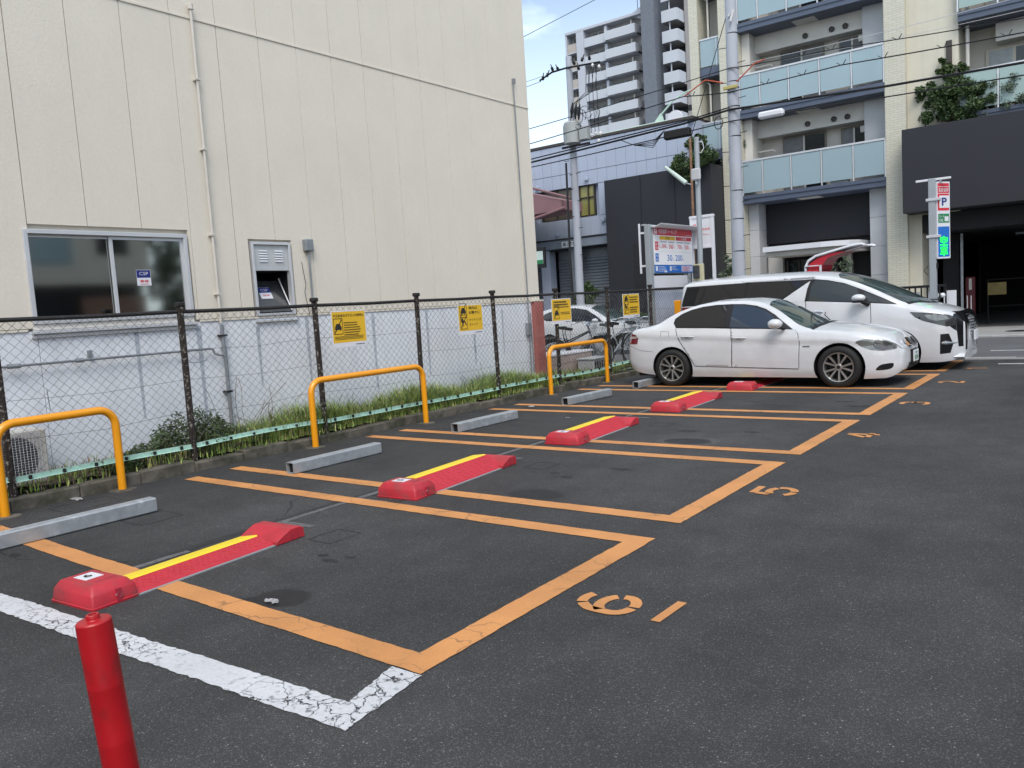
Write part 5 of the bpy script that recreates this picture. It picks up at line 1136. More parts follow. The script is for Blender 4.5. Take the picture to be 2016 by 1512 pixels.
b_ = MB(); rect(b_, 15.93, 16.09, 2.30, 2.48, .001); q = b_.build('blue_panel', SIGNB, fb); text('基本', P_(16.01, 2.395), Y, Z3, .06, SIGNW, q, .12, align='CENTER', lift=.003, bold=.01); text('料金', P_(16.01, 2.315), Y, Z3, .06, SIGNW, q, .12, align='CENTER', lift=.003, bold=.01)
for s_, a in (('1,300', 16.15), ('500', 16.60), ('700', 17.03), ('500', 17.41)):
    wd_ = .31 if ',' in s_ else .21; text(s_, P_(a, 2.585), Y, Z3, .095, SIGNR, fb, wd_, lift=.002, bold=.008); text('円', P_(a+wd_+.015, 2.59), Y, Z3, .04, SIGNR, fb, lift=.002)
text('30', P_(16.50, 2.32), Y, Z3, .135, SIGNB, fb, .24, lift=.002, bold=.006); text('分', P_(16.76, 2.325), Y, Z3, .05, SIGNB, fb, lift=.002)
text('200', P_(16.90, 2.32), Y, Z3, .135, SIGNB, fb, .36, lift=.002, bold=.006); text('円', P_(17.28, 2.325), Y, Z3, .05, SIGNB, fb, lift=.002)
b_ = MB(); rect(b_, 16.13, 17.78, 2.515, 2.518, .001); b_.build('rule', STEELP, fb)
b_ = MB(); b_.box(BX-.003, Y0_+.02, 2.06, BX+.005, Y1_-.02, 2.23); b_.build('blue_strip', SIGNB, fb)
b_ = MB(); rect(b_, 17.20, 17.78, 2.085, 2.215, .0025); q = b_.build('pale_panel', mat('pale_blue_print', (.50, .56, .72), .5), fb)
b_ = MB(); rect(b_, 15.92, 16.02, 2.10, 2.205, .002); rect(b_, 16.60, 16.69, 2.10, 2.205, .002); rect(b_, 16.33, 16.46, 2.07, 2.11, .002); b_.build('white_panel', SIGNW, fb, kind='stuff')
b_ = MB(); bars(b_, P_(16.05, 2.20)+X*.001, Y, Z3, 4, .014, .018, .25, .42, X, .002, 3); bars(b_, P_(16.72, 2.20)+X*.001, Y, Z3, 3, .014, .018, .15, .3, X, .002, 4); b_.build('small_print', mat('pale_blue_print', None), fb, kind='stuff')
b_ = MB(); bars(b_, P_(17.24, 2.195)+X*.002, Y, Z3, 4, .012, .016, .3, .5, X, .002, 6); b_.build('small_print', SIGNR, fb, kind='stuff')
b_ = MB(); vs = []
for i in range(13):
    t_ = i/12; x_ = BX-.22+.46*t_; z_ = 3.075+.035*sin(t_*pi*1.9+.9); vs += [(x_, Y0_-.08, z_), (x_, Y1_+.05, z_+.0)]
n_ = len(vs)//2
b_.faces([*vs, *[(a, c_, z_-.022) for a, c_, z_ in vs]], [(2*i, 2*i+2, 2*i+3, 2*i+1) for i in range(n_-1)]+[(2*n_+2*i, 2*n_+2*i+1, 2*n_+2*i+3, 2*n_+2*i+2) for i in range(n_-1)]+[(2*i, 2*n_+2*i, 2*n_+2*i+2, 2*i+2) for i in range(n_-1)]+[(2*i+1, 2*i+3, 2*n_+2*i+3, 2*n_+2*i+1) for i in range(n_-1)]+[(2*n_-2, 4*n_-2, 4*n_-1, 2*n_-1)], True)
b_.build('curved_roof', ALU, fb)
MB().box(-8.17, 15.70, .02, -8.055, 15.845, 3.09, .006).build('post', STEELP, fb); MB().box(-8.32, 15.72, 2.06, -8.285, 15.76, 3.12, .004).box(-8.285, 15.73, 2.9, -8.17, 15.75, 2.94).box(-8.285, 15.73, 2.2, -8.17, 15.75, 2.24).build('light_bracket', SIGNW, fb)
MB().box(-8.17, 17.58, .02, -8.055, 17.70, 2.05, .006).build('post', STEELP, fb)
MB().box(-8.10, 15.86, 1.735, -8.07, 17.55, 2.0, .003).build('lower_plate', SIGNW, fb)
MB().box(-8.11, 15.88, .4, -8.08, 17.5, 1.70, .003).build('banner', mat('banner_white', (.50, .56, .68), .6), None, label='pale sheet fixed behind the last fence bay below the fee board', cat='banner')
MB().box(-7.84, 16.3, 0, -7.70, 16.44, 1.44, .01).build('bollard', BARY, label='square yellow post between the fee board and the van', cat='post')

# P sign on its pole
ps = thing('parking_sign', 'tall narrow parking sign with P mark and green lights on grey pole', 'parking sign', (-2.92, 17.35, 0))
MB().box(-2.98, 17.29, 0, -2.86, 17.41, 3.44, .008).build('pole', STEELP, ps)
MB().box(-3.2, 17.33, 3.40, -2.60, 17.37, 3.44, .004).tube([(-2.75, 17.35, 3.41), (-2.86, 17.35, 3.30)], .01, 5).build('top_bar', SIGNW, ps)
for z_ in (3.02, 2.33): MB().box(-3.02, 17.27, z_, -2.78, 17.43, z_+.05, .004).build('clamp', ALU, ps)
th = radians(58); fr_ = Vector((cos(th), sin(th), 0)); fn = fr_.cross(Z3); o_ = Vector((-2.835, 17.30, 1.93))
MB().obox(o_-fn*.0, fr_, Z3, -fn, .33, 1.44, .10).build('sign_box', SIGNW, ps)
def SP(a, z, l=.0015): return o_+fr_*(a)+Z3*z+fn*l
def srect(a0, a1, z0, z1, m_, nm, l=.0015, par=ps): return MB().poly([SP(a0, z0, l), SP(a1, z0, l), SP(a1, z1, l), SP(a0, z1, l)]).build(nm, m_, par)
srect(.02, .31, .90, 1.41, SIGNR, 'red_field'); srect(.06, .31, .95, 1.18, SIGNW, 'white_square', .003); text('P', SP(.185, .99, 0), fr_, Z3, .15, SIGNN, ps, .13, align='CENTER', lift=.0045, bold=.03)
srect(.02, .31, 1.215, 1.225, SIGNW, 'line', .003); srect(.02, .31, 1.34, 1.35, SIGNW, 'line', .003); text('名鉄協商', SP(.165, 1.245, 0), fr_, Z3, .075, SIGNW, ps, .25, align='CENTER', lift=.0035, bold=.01)
srect(.03, .31, .67, .84, SIGNG, 'green_field'); text('OK', SP(.06, .69, 0), fr_, Z3, .055, SIGNW, ps, .10, lift=.003, bold=.01); srect(.19, .29, .70, .79, SIGNW, 'card_mark', .003); text('カード', SP(.05, .765, 0), fr_, Z3, .05, SIGNW, ps, .13, lift=.003)
srect(.02, .31, .03, .60, SIGNN if False else SIGNB, 'blue_field'); text('空', SP(.165, .24, 0), fr_, Z3, .18, LED, ps, .20, align='CENTER', lift=.003, bold=.03); text('車', SP(.165, .05, 0), fr_, Z3, .18, LED, ps, .20, align='CENTER', lift=.003, bold=.03)
MB().tube([(-3.0, 17.33, 1.8), (-3.08, 17.33, 1.72), (-3.0, 17.3, 1.62)], .006, 5).box(-2.86, 17.3, 1.75, -2.83, 17.36, 1.85).build('cable', DARKM, ps)

# lamp pole with flood light and meter
lpz = thing('lamp_pole', 'grey steel lamp pole with a small flat lamp, before the charcoal wall', 'pole', (-7.5, 17.0, 0))
MB().tube([(-7.53, 17, 0), (-7.49, 17, 2.6), (-7.47, 17, 4.9)], [.062, .058, .052], 14).tube([(-7.47, 17, 4.9), (-7.47, 17, 4.95)], .056, 14).build('pole', STEELP, lpz)
MB().tube([(-7.42, 16.99, 4.84), (-7.33, 16.98, 4.83), (-7.30, 16.98, 4.70), (-7.36, 16.97, 4.60), (-7.42, 16.98, 4.62)], .009, 5).build('cable_loop', SIGNW, lpz)
MB().box(-7.57, 16.84, 4.02, -7.36, 16.92, 4.27, .02).build('flood_lamp', mat('lamp_housing', (.45, .46, .48), .4), lpz); MB().tube([(-7.47, 16.9, 4.02), (-7.47, 16.9, 3.93)], .03, 8).build('lamp_bracket', STEELP, lpz)
MB().box(-7.62, 16.86, 1.84, -7.38, 16.93, 2.21, .006).build('meter_board', mat('meter_board', (.52, .50, .33), .6), lpz); MB().box(-7.60, 16.80, 1.90, -7.45, 16.858, 2.18, .015).box(-7.57, 16.785, 2.04, -7.48, 16.80, 2.13, .004).build('meter', mat('meter_black', (.05, .055, .06), .2), lpz)
# arm lamp (fluorescent street lamp) on rusty post
al = thing('street_lamp', 'long pale fluorescent street lamp on a slanting rusty arm', 'street lamp', (-8.0, 18.2, 0))
MB().tube([(-8.16, 18.2, 0), (-8.16, 18.2, 5.2)], .03, 8).build('rusty_post', mat('rusty_pipe', (.22, .12, .07), .8, var=.4, vs=12), al)
d_ = Vector((.52, .0, -.45)); p0 = Vector((-8.78, 18.1, 4.62)); MB().tube([p0, p0+d_*.55, p0+d_], [.035, .05, .055], 8).build('lamp_tube', mat('pale_lamp', (.52, .62, .56), .3), al)
MB().tube([p0+d_, Vector((-8.16, 18.2, 4.12))], .018, 6).build('arm', STEELP, al)

# white rear sign
rs_ = thing('standing_sign', 'white standing sign with faint red print behind the lamp pole', 'sign board', (-7.75, 17.9, 0))
sxx = 17.9/17.0
x0s, x1s = -7.70*sxx, -7.17*sxx
MB().box(x0s, 17.9, 2.62, x1s, 17.95, 3.35, .006).build('panel', SIGNW, rs_)
MB().box(x0s-.02, 17.88, 3.30, x1s+.02, 17.97, 3.36, .006).box(x1s-.05, 17.885, .02, x1s+.01, 17.965, 3.30, .004).box(x0s-.01, 17.885, .02, x0s+.05, 17.965, 3.30, .004).box(x0s+.05, 17.885, 2.60, x1s-.05, 17.965, 2.66, .004).build('frame', SIGNW, rs_)
text('Q', (x0s+.06, 17.899, 3.07), X, Z3, .10, SIGNR, rs_, lift=.002, bold=.03)
b_ = MB(); bars(b_, Vector((x0s+.28, 17.898, 3.06)), X, Z3, 1, .05, 0, .2, .21, -Y, .001, 5); bars(b_, Vector((x0s+.30, 17.898, 2.92)), X, Z3, 1, .02, 0, .14, .15, -Y, .001, 5); b_.build('faint_print', mat('faded_red_print', (.62, .30, .30), .5), rs_)

# payment machine canopy
pm = thing('payment_machine', 'red payment machine under a curved white canopy behind the van', 'payment machine', (-5.5, 18.3, 0))
k_ = 18.0/17.5
PX = lambda x: x*k_
b_ = MB(); prof = [(-5.44, 1.2), (-5.44, 1.98), (-5.38, 2.10), (-5.22, 2.19), (-4.9, 2.26), (-4.5, 2.345), (-4.30, 2.36), (-4.24, 2.33)]
for yy in (17.75, 18.65): b_.tube([(x, yy, z_) for x, z_ in prof], .028, 8)
b_.build('white_rail', SIGNW, pm, kind='stuff')
b_ = MB(); vs = []
for x, z_ in prof: vs += [(x, 17.78, z_), (x, 18.62, z_)]
b_.faces(vs, [(2*i, 2*i+2, 2*i+3, 2*i+1) for i in range(len(prof)-1)], True); b_.build('canopy_sheet', SIGNW, pm)
MB().box(-5.42, 17.72, .05, -5.16, 18.6, 1.9, .01).build('red_cabinet', mat('cabinet_red', (.42, .012, .03), .35), pm)
MB().prism([(-5.40, 1.9), (-5.12, 1.9), (-5.1, 2.0), (-4.98, 2.14), (-4.62, 2.24), (-4.95, 2.23), (-5.2, 2.14), (-5.36, 2.04)], (0, 17.76, 0), X, Z3, Y, .8).build('red_gusset', mat('cabinet_red', None), pm)
MB().box(-5.44, 17.70, 1.98, -5.12, 17.73, 2.0).box(-5.14, 17.70, 1.2, -5.10, 17.73, 2.0).build('trim', SIGNW, pm)

# ================================================================== TREES
def leafy(b_, rr, c_, rad, n, ls):
    for _ in range(n):
        d_ = Vector((rr.gauss(0, 1), rr.gauss(0, 1), rr.gauss(0, 1))).normalized()*(rr.random()**.5); p = Vector(c_)+Vector((d_.x*rad[0], d_.y*rad[1], d_.z*rad[2]))
        a = Vector((rr.gauss(0, 1), rr.gauss(0, 1), rr.gauss(0, .8))).normalized(); c2 = a.cross(Vector((rr.gauss(0, 1), rr.gauss(0, 1), rr.gauss(0, 1)))).normalized(); s_ = ls*rr.uniform(.6, 1.3)
        b_.poly([p-a*s_, p+c2*s_*.42, p+a*s_, p-c2*s_*.42])
def tree(base, h, blobs, leaf, label, cat='tree', ls=.045, dens=260, seed=1, name='broadleaf_tree', tr=.05):
    rr = random.Random(seed); o = thing(name, label, cat, base); B_ = Vector(base); b_ = MB()
    for (bx, by, bz, r_) in blobs:
        tip = B_+Vector((bx, by, bz)); midp = B_+Vector((bx*.35, by*.35, bz*.55))+Vector((rr.uniform(-.05, .05),)*3); b_.tube([B_, midp, tip], [tr, tr*.6, tr*.2], 6)
    b_.build('trunk', BARK, o)
    b_ = MB()
    for (bx, by, bz, r_) in blobs:
        for _ in range(9):
            d_ = Vector((rr.gauss(0, 1), rr.gauss(0, 1), rr.gauss(0, 1))).normalized()*r_*.75; leafy(b_, rr, B_+Vector((bx, by, bz))+d_, (r_*.38,)*3, int(dens*r_), ls)
    b_.keepn = True; b_.build('crown', leaf, o); return o
tree((-4.05, 27.1, 5.93), 1.8, [(-.35, 0, .6, .55), (.1, 0, .8, .6), (-.1, .1, 1.2, .5), (.4, -.1, .5, .5), (.6, 0, 1.0, .45), (-.15, 0, 1.6, .22), (.15, 0, 1.45, .32), (-.6, 0, 1.0, .36), (-.22, 0, 1.85, .12), (.8, 0, .7, .4), (0, 0, .3, .4)], LEAFD, 'dense green tree on the charcoal garage roof against the cream wall', ls=.055, dens=420, seed=5)
tree((-2.95, 27.2, 5.93), 1.2, [(-.1, 0, .4, .45), (.2, 0, .6, .45), (.5, 0, .8, .38), (-.3, 0, .3, .35), (.05, 0, .95, .3), (.75, 0, .6, .4), (1.1, 0, .5, .4), (.3, 0, 1.25, .15), (.6, 0, 1.15, .15), (.4, 0, .3, .4)], LEAFO, 'feathery olive green shrub beside the dense tree on the garage roof', cat='shrub', ls=.04, dens=230, seed=6, name='shrub', tr=.025)
tree((-11.3, 26.0, 5.86), 1.6, [(-.5, 0, .15, .5), (-.1, 0, .4, .5), (.2, 0, .1, .4), (-.75, 0, -.05, .38), (-.35, 0, -.2, .4), (.0, 0, .75, .25), (-.85, .1, .25, .2)], LEAFD, 'dark tree overhanging the charcoal box, beneath the hanging cable', ls=.055, dens=330, seed=8)
tree((-10.75, 27.3, 5.86), 1.5, [(0, 0, .3, .35), (.2, 0, .65, .3), (-.25, 0, .6, .25), (.1, 0, .95, .2), (-.1, 0, .1, .3)], LEAFO, 'wispy shrub on the charcoal box in front of the leftmost balcony', cat='shrub', ls=.04, dens=230, seed=9, name='shrub', tr=.02)
tree((-15.2, 24.6, .0), 2.4, [(0, 0, 1.2, .42), (.15, 0, 1.7, .40), (-.2, 0, 1.55, .35), (.1, 0, 2.05, .22), (-.35, 0, 1.0, .3), (.3, 0, 1.2, .35)], LEAFD, 'rounded green bush before the grey roller shutter', cat='bush', ls=.05, dens=300, seed=10, name='bush', tr=.03)
for i, (x, y, s_) in enumerate(((-13.6, 24.4, .6), (-12.7, 24.5, .5), (-11.9, 24.3, .65), (-11.2, 24.5, .55), (-10.6, 24.4, .5))):
    tree((x, y, 0), 1, [(0, 0, .5, s_*.8), (.3, 0, .8, s_*.6), (-.3, 0, .75, s_*.6), (.1, 0, 1.05, s_*.4)], LEAFD, ['low hedge bush nearest the round bush by the shutter', 'low hedge bush second along the charcoal wall', 'largest low hedge bush at the middle of the charcoal wall', 'low hedge bush behind the fee board post', 'low hedge bush just left of the cream pier foot'][i], cat='bush', ls=.045, dens=240, seed=20+i, name='bush', tr=.02)
tree((-10.2, 25.3, .0), 2.2, [(0, 0, 1.6, .25), (.2, 0, 2.3, .25), (-.15, 0, 2.1, .2), (.35, 0, 1.8, .2), (.0, 0, 2.6, .15)], LEAFO, 'thin garden shrub with bare branches by the cream pier', cat='shrub', ls=.05, dens=130, seed=31, name='shrub', tr=.018)
tree((-6.9, 25.5, .0), 2.2, [(0, 0, 1.7, .3), (.3, 0, 2.1, .25), (.45, 0, 1.7, .2), (-.2, 0, 2.2, .2), (.2, 0, 2.5, .15)], LEAFO, 'olive shrub beside the apartment entrance under the white canopy', cat='shrub', ls=.05, dens=130, seed=32, name='shrub', tr=.018)

# ================================================================== GREY BLUE BUILDING
gb = thing('panelled_building', 'blue grey panelled low building with roller shutters beyond the street', 'building', (-16, 26.5, 0))
GY = 26.5
MB().box(-30, GY+.17, 3.62, -11.72, GY+9, 7.50).build('wall_core', SIDING, gb)
MB().box(-30.1, GY-.05, 7.50, -11.72, GY+9, 7.60, .01).build('roof_edge', BRN, gb)
MB().box(-24.1, GY+.20, 3.6, -11.72, GY+.21, 6.0).build('inner_wall', DARKM, gb) if False else None
nx_ = int((24.1-11.9)/.405)
for i in range(nx_):
    x0 = -24.1+.405*i; x1 = x0+.405
    for z0, z1 in ((4.0, 4.71), (4.71, 5.88), (5.88, 6.40), (6.40, 7.0), (7.0, 7.49)):
        if z0 == 4.71 and x1 > -18.2 and x0 < -15.78: continue
        if z1 < 5.95 and x0 > -15.2: continue
        off = {4.0: 0, 4.71: .0, 5.88: -.008, 6.40: -.016, 7.0: -.016}[z0]
        xa, xb = x0, x1
        if z0 == 7.0: continue
        z1_ = 7.49 if z0 == 6.40 else z1
        MB().box(xa+.004, GY+off, z0+.006, xb-.004, GY+.169, z1_-.006, .004).build('wall_panel', SIDING, gb)
wd_ = MB().box(-18.2, GY+.12, 4.74, -15.78, GY+.14, 5.86).build('window_band', GLS, gb)
MB().box(-16.62, GY+.10, 4.78, -15.80, GY+.115, 5.84).build('lit_pane', GLY, wd_); MB().box(-18.15, GY+.10, 4.76, -16.72, GY+.115, 5.84).build('brown_pane', mat('brown_glass', (.10, .085, .07), .3, var=.3, vs=2), wd_)
for x in (-18.2, -17.5, -16.70, -16.45, -16.07, -15.81): MB().box(x-.015, GY+.03, 4.75, x+.015, GY+.1, 5.85).build('mullion', BRN, wd_)
MB().box(-16.43, GY+.04, 5.42, -15.83, GY+.09, 5.45).box(-18.2, GY+.03, 4.72, -15.78, GY+.1, 4.749).box(-18.2, GY+.03, 5.851, -15.78, GY+.1, 5.87).build('crossbar', BRN, wd_)
LEDG = mat('ledge_grey', (.17, .20, .25), .6)
MB().box(-30, GY-.25, 3.62, -15.06, GY-.001, 3.93, .006).build('ledge', LEDG, gb); MB().box(-30, GY-.28, 3.935, -15.06, GY, 3.99, .004).build('ledge_top', DARKM, gb)
MB().box(-30, GY+1.2, 0, -11.7, GY+1.25, 3.62).build('recess_back', CHAR2, gb); MB().box(-30, GY, 3.56, -11.7, GY+1.2, 3.6).build('recess_ceiling', CHAR2, gb)
SHT = mat('shutter_grey', (.15, .165, .19), .5, .2)
for xa, xb in ((-21.5, -18.4), (-17.85, -17.0), (-16.75, -15.2)):
    sh = MB().box(xa, GY+.5, 3.2, xb, GY+.62, 3.56).build('shutter', SHT, gb)
    for k2 in range(26): MB().prism([(0, 0), (-.03, .02), (-.03, .09), (0, .115)], (xa, GY+.5, .2+.1155*k2), Y, Z3, X, xb-xa).build('slat', SHT, sh)
for xa in (-18.35, -16.98, -22): MB().box(xa, GY-.02, 0, xa+.42 if xa < -18 else xa+.2, GY+.4, 3.61, .005).build('pilaster', SIDING if xa < -18 else SHT, gb)
MB().box(-17.17, GY-.275, 3.645, -16.55, GY-.251, 3.86).build('height_sign', SIGNW, gb)
text('高さ3.5', (-17.12, GY-.278, 3.68), X, Z3, .15, INK, gb, .52, bold=.02)
for x, z_ in ((-16.05, 6.02), (-15.4, 4.45), (-18.3, 6.0), (-17.5, 4.1)): MB().box(x-.07, GY-.12, z_, x+.07, GY-.02, z_+.12, .02).build('vent_hood', SIDING, gb)
MB().box(-15.25, GY-.1, 2.9, -15.12, GY, 3.05, .01).build('wall_lamp', SIGNW, gb)
gs = thing('hanging_sign', 'black framed sign with green lower half beside the corner of the cream building', 'sign', (-16.6, 24, 0))
MB().box(-17.3, 23.97, 2.84, -16.43, 24.05, 3.58, .01).tube([(-16.9, 24, 0), (-16.9, 24, 2.85)], .05, 8).build('frame', DARKM, gs); MB().box(-17.2, 23.955, 2.98, -16.51, 23.969, 3.43).build('white_face', mat('pale_green_print', (.55, .66, .62), .5), gs); MB().box(-17.2, 23.945, 2.98, -16.51, 23.954, 3.12).build('green_band', SIGNG, gs)
# pink house gable
pk = thing('house', 'dusty pink house gable poking out behind the cream corner', 'house', (-18, 24.5, 0))
MB().prism([(-20.5, 4.7), (-15.95, 4.85), (-15.95, 5.18), (-20.5, 6.5)], (0, 24.5, 0), X, Z3, Y, 1.4).build('wall', PINKW, pk)
MB().tube([(-20.5, 24.45, 6.75), (-17.05, 24.45, 5.72), (-15.62, 24.45, 5.22), (-15.55, 24.45, 5.2)], .045, 6).tube([(-15.8, 24.5, 4.90), (-17.05, 24.5, 4.68), (-19, 24.5, 4.3)], .05, 6).build('eave', PINKW, pk)
MB().box(-20.5, 25.0, 0, -18.7, 25.9, 4.6).build('lower_wall', PINKW, pk)
# charcoal box
cb = thing('charcoal_block', 'large windowless charcoal annex wall left of the cream pier', 'building', (-12.8, 26, 0))
MB().box(-15.05, 26.0, 0, -10.96, 30, 5.84, .01).build('wall', CHAR, cb); 
MB().box(-14.0, 25.985, 0, -10.97, 25.999, 3.47).build('lower_wall', CHAR2, cb)
for x in (-13.6, -12.3): MB().box(x, 25.985, 3.5, x+.008, 25.999, 5.83).build('joint', CHAR2, cb)
MB().box(-13.3, 25.97, .1, -12.4, 25.984, 3.35).build('doorway', DEEP, cb)

# ================================================================== APARTMENT BUILDING
ap = thing('apartment_building', 'cream apartment block with frosted glass balconies over a dark garage', 'building', (-6, 27, 0))
AY = 27.0; ST = 2.80
MB().box(-11.75, AY+1.4, 0, -4.87, AY+12, 19).build('wall_core', SHADEW, ap); MB().box(-4.87, AY+1.4, 3.12, 10, AY+12, 19).build('wall_core', SHADEW, ap)
MB().box(-10.95, AY, 0, -10.30, AY+1.4, 18.5, .01).build('left_pier', TILEM, ap)
MB().box(-5.80, AY, 0, -5.22, AY+1.4, 18.5, .01).build('middle_pier', TILEM, ap)
MB().box(-5.22, AY+.25, 0, -4.875, AY+1.399, 3.5).box(-5.22, AY+.25, 3.5, -3.86, AY+1.399, 18.5).build('cream_wall', CREAM2, ap)
MB().box(-4.17, AY+.2, 7.72, -4.02, AY+.24, 8.38).build('slit_window', BRN, ap)
MB().box(-12.05, AY+.15, 3.5, -11.73, AY+1.4, 18.5).build('left_edge_wall', TILEM, ap)
WHC = mat('pier_white_tile', (.47, .48, .50), .5, var=.05)
for j in range(6): MB().box(-6.40, AY+.5, .9*j+.004 if j else 0, -5.803, AY+1.3, .9*(j+1)-.004 if j < 5 else 4.5, .004).build('cladding_panel', WHC, ap)
for j in range(6):
    MB().box(-10.29, AY+.5, .9*j+.004 if j else 0, -9.95, AY+1.3, .9*(j+1)-.004 if j < 5 else 4.5, .004).build('cladding_panel', WHC, ap)
MB().box(-9.94, AY+1.2, 3.12, -6.41, AY+1.39, 4.6).build('charcoal_fascia', CHAR, ap); MB().box(-9.94, AY+1.383, 0, -6.41, AY+1.398, 3.11).build('entrance_shade_plate', CHAR2, ap)  # thin dark plate below the fascia stands in for the entrance's depth and shade
MB().box(-9.9, AY+1.15, 0, -9.4, AY+1.39, 2.9).build('entrance_wall', OFFW, ap)
eg = MB().box(-9.3, AY+1.3, 0, -7.6, AY+1.381, 2.5).build('entrance_door', GLS, ap)
for x in (-9.3, -8.9, -8.1, -7.65): MB().box(x, AY+1.24, 0, x+.06, AY+1.3, 2.5).build('door_frame', BRN, eg)
MB().box(-7.3, AY+1.15, 0, -7.15, AY+1.39, 2.9).build('pale_post', OFFW, ap); 
cp = [(-9.35, 1.2), (-9.35, -.9), (-7.5, -1.0), (-7.1, -.9), (-6.75, -.6), (-6.55, -.1), (-6.5, 1.2)]
MB().prism(cp, (0, AY, 2.76), X, Y, Z3, .16).build('entrance_canopy', SIGNW, ap)
MB().prism([(x*.97-.27, y+.25 if y < 1 else y) for x, y in cp], (0, AY, 2.60), X, Y, Z3, .155).build('canopy_soffit', OFFW, ap)
FROST = [GBAL, GBALG]
def balcony(x0, x1, z_slab, n, gm, sides=True, label=None, posts=None):
    """slab with slate fascia, frosted panes between aluminium posts and a handrail; z_slab = underside"""
    b0 = MB().box(x0, AY+.02, z_slab, x1, AY+1.39, z_slab+.26, .004).build('balcony', FASC, ap)
    MB().box(x0, AY-.01, z_slab+.16, x1, AY+.018, z_slab+.27, .002).build('gutter_line', FASC, b0)
    MB().box(x0, AY+.0, z_slab+1.37, x1, AY+.06, z_slab+1.43, .006).build('handrail', ALU, b0)
    ed = posts or [x0+(x1-x0)*i/n for i in range(n+1)]
    for a, c_ in zip(ed, ed[1:]): MB().box(a+.035, AY+.02, z_slab+.36, c_-.035, AY+.035, z_slab+1.36).build('glass_panel', gm, b0)
    for a in ed: MB().box(a-.02, AY+.015, z_slab+.27, a+.02, AY+.055, z_slab+1.37).build('baluster', ALU, b0)
    return b0
ed0 = [-10.28, -9.60, -8.66, -7.70, -6.74, -5.82]
for k_ in range(5):
    zb_ = 4.47+ST*k_; balcony(-10.29, -5.81, zb_, 5, GBAL, posts=ed0); zf = zb_+.26
    if k_ < 4:
        MB().box(-10.06, AY+1.0, zf, -9.75, AY+1.39, zb_+ST-.002).build('recess_pier', SHADEW, ap) if False else None
        # deep beam above windows, two sliding windows, AC, vents
        MB().box(-10.06, AY+.9, zf+1.97, -6.56, AY+1.39, zb_+ST-.001).build('beam', OFFW, ap)
        MB().box(-10.29, AY+.35, zf, -10.02, AY+1.39, zb_+ST-.001).build('side_wall', OFFW, ap)
        MB().box(-6.55, AY+.7, zf, -5.81, AY+1.38, zb_+ST-.001).build('side_closet', WHC if k_ % 2 == 0 else WHC, ap)
        for xa, xb, z0_, h_ in ((-9.33, -7.90, zf, 1.93), (-7.43, -6.60, zf+.5, 1.4)):
            wn = MB().box(xa, AY+1.33, z0_, xb, AY+1.389, z0_+h_, .004).build('window', mat('window_frame_bronze', (.16, .14, .11), .4), ap)
            mid = (xa+xb)/2
            MB().box(xa+.05, AY+1.318, z0_+.05, mid-.03, AY+1.327, z0_+h_-.05).build('pane', CURT if k_ != 1 else GLS, wn); MB().box(mid+.03, AY+1.318, z0_+.05, xb-.05, AY+1.327, z0_+h_-.05).build('pane', GLS if (k_+int(xa)) % 2 else CURT, wn)
            MB().box(mid-.025, AY+1.30, z0_+.04, mid+.025, AY+1.33, z0_+h_-.04).build('stile', OFFW, wn)
        for vx in (-8.35, -7.52, -7.1): MB().lathe([(0, .03), (.05, .03), (.07, .06), (.085, .06), (.09, 0)], 14, Matrix.Translation((vx, AY+.9, zb_+ST-.38)) @ Matrix.Rotation(pi/2, 4, 'X')).build('vent_hood', mat('vent_dark', (.05, .045, .04), .5), ap)
        MB().box(-6.75, AY+1.0, zf+1.62, -6.55, AY+1.2, zf+1.82, .01).build('outlet', OFFW, ap)
        MB().box(-8.6, AY+.3, zb_-.012, -7.9, AY+.9, zb_-.002).build('soffit_hatch', OFFW, ap)
        if k_ > 0:
            MB().box(-7.7, AY+.3, zf, -7.0, AY+.6, zf+.09).box(-6.9, AY+.3, zf, -6.2, AY+.5, zf+.1).build('ledge_items', SIGNW, ap, kind='stuff')
        else: MB().box(-7.5, AY+.2, zf+.02, -6.95, AY+.45, zf+.12).build('stored_box', SIGNW, ap)
        MB().tube([(-10.0, AY+.85, zf+1.5), (-9.5, AY+.85, zf+1.5), (-9.45, AY+.9, zf+1.45)], .03, 6).build('duct', OFFW, ap)
        MB().box(-9.95, AY+1.0, zf, -9.6, AY+1.3, zf+1.05, .02).build('water_heater', OFFW, ap)
for k_ in range(5):
    zb_ = 6.15+ST*k_-.0
    b0 = MB().box(-11.72, AY+.2, zb_-.02, -10.96, AY+1.39, zb_+.3, .004).build('balcony', FASC, ap)
    MB().box(-11.70, AY+.22, zb_+.34, -11.12, AY+.235, zb_+1.22).build('glass_panel', GBAL, b0); MB().box(-11.10, AY+.22, zb_+.34, -10.98, AY+.235, zb_+1.22).build('glass_panel', GBAL, b0)
    MB().box(-11.72, AY+.20, zb_+1.22, -10.96, AY+.25, zb_+1.27).build('handrail', ALU, b0); MB().box(-11.13, AY+.21, zb_+.3, -11.10, AY+.24, zb_+1.22).build('baluster', ALU, b0)
    MB().tube([(-11.5, AY+.5, zb_+.3), (-11.5, AY+.5, zb_+2.6), (-11.68, AY+.6, zb_+2.72)], .035, 6).build('rain_pipe', OFFW, ap)
MB().box(-11.72, AY+1.2, 5.0, -10.96, AY+1.39, 18).build('recess_wall', OFFW, ap)
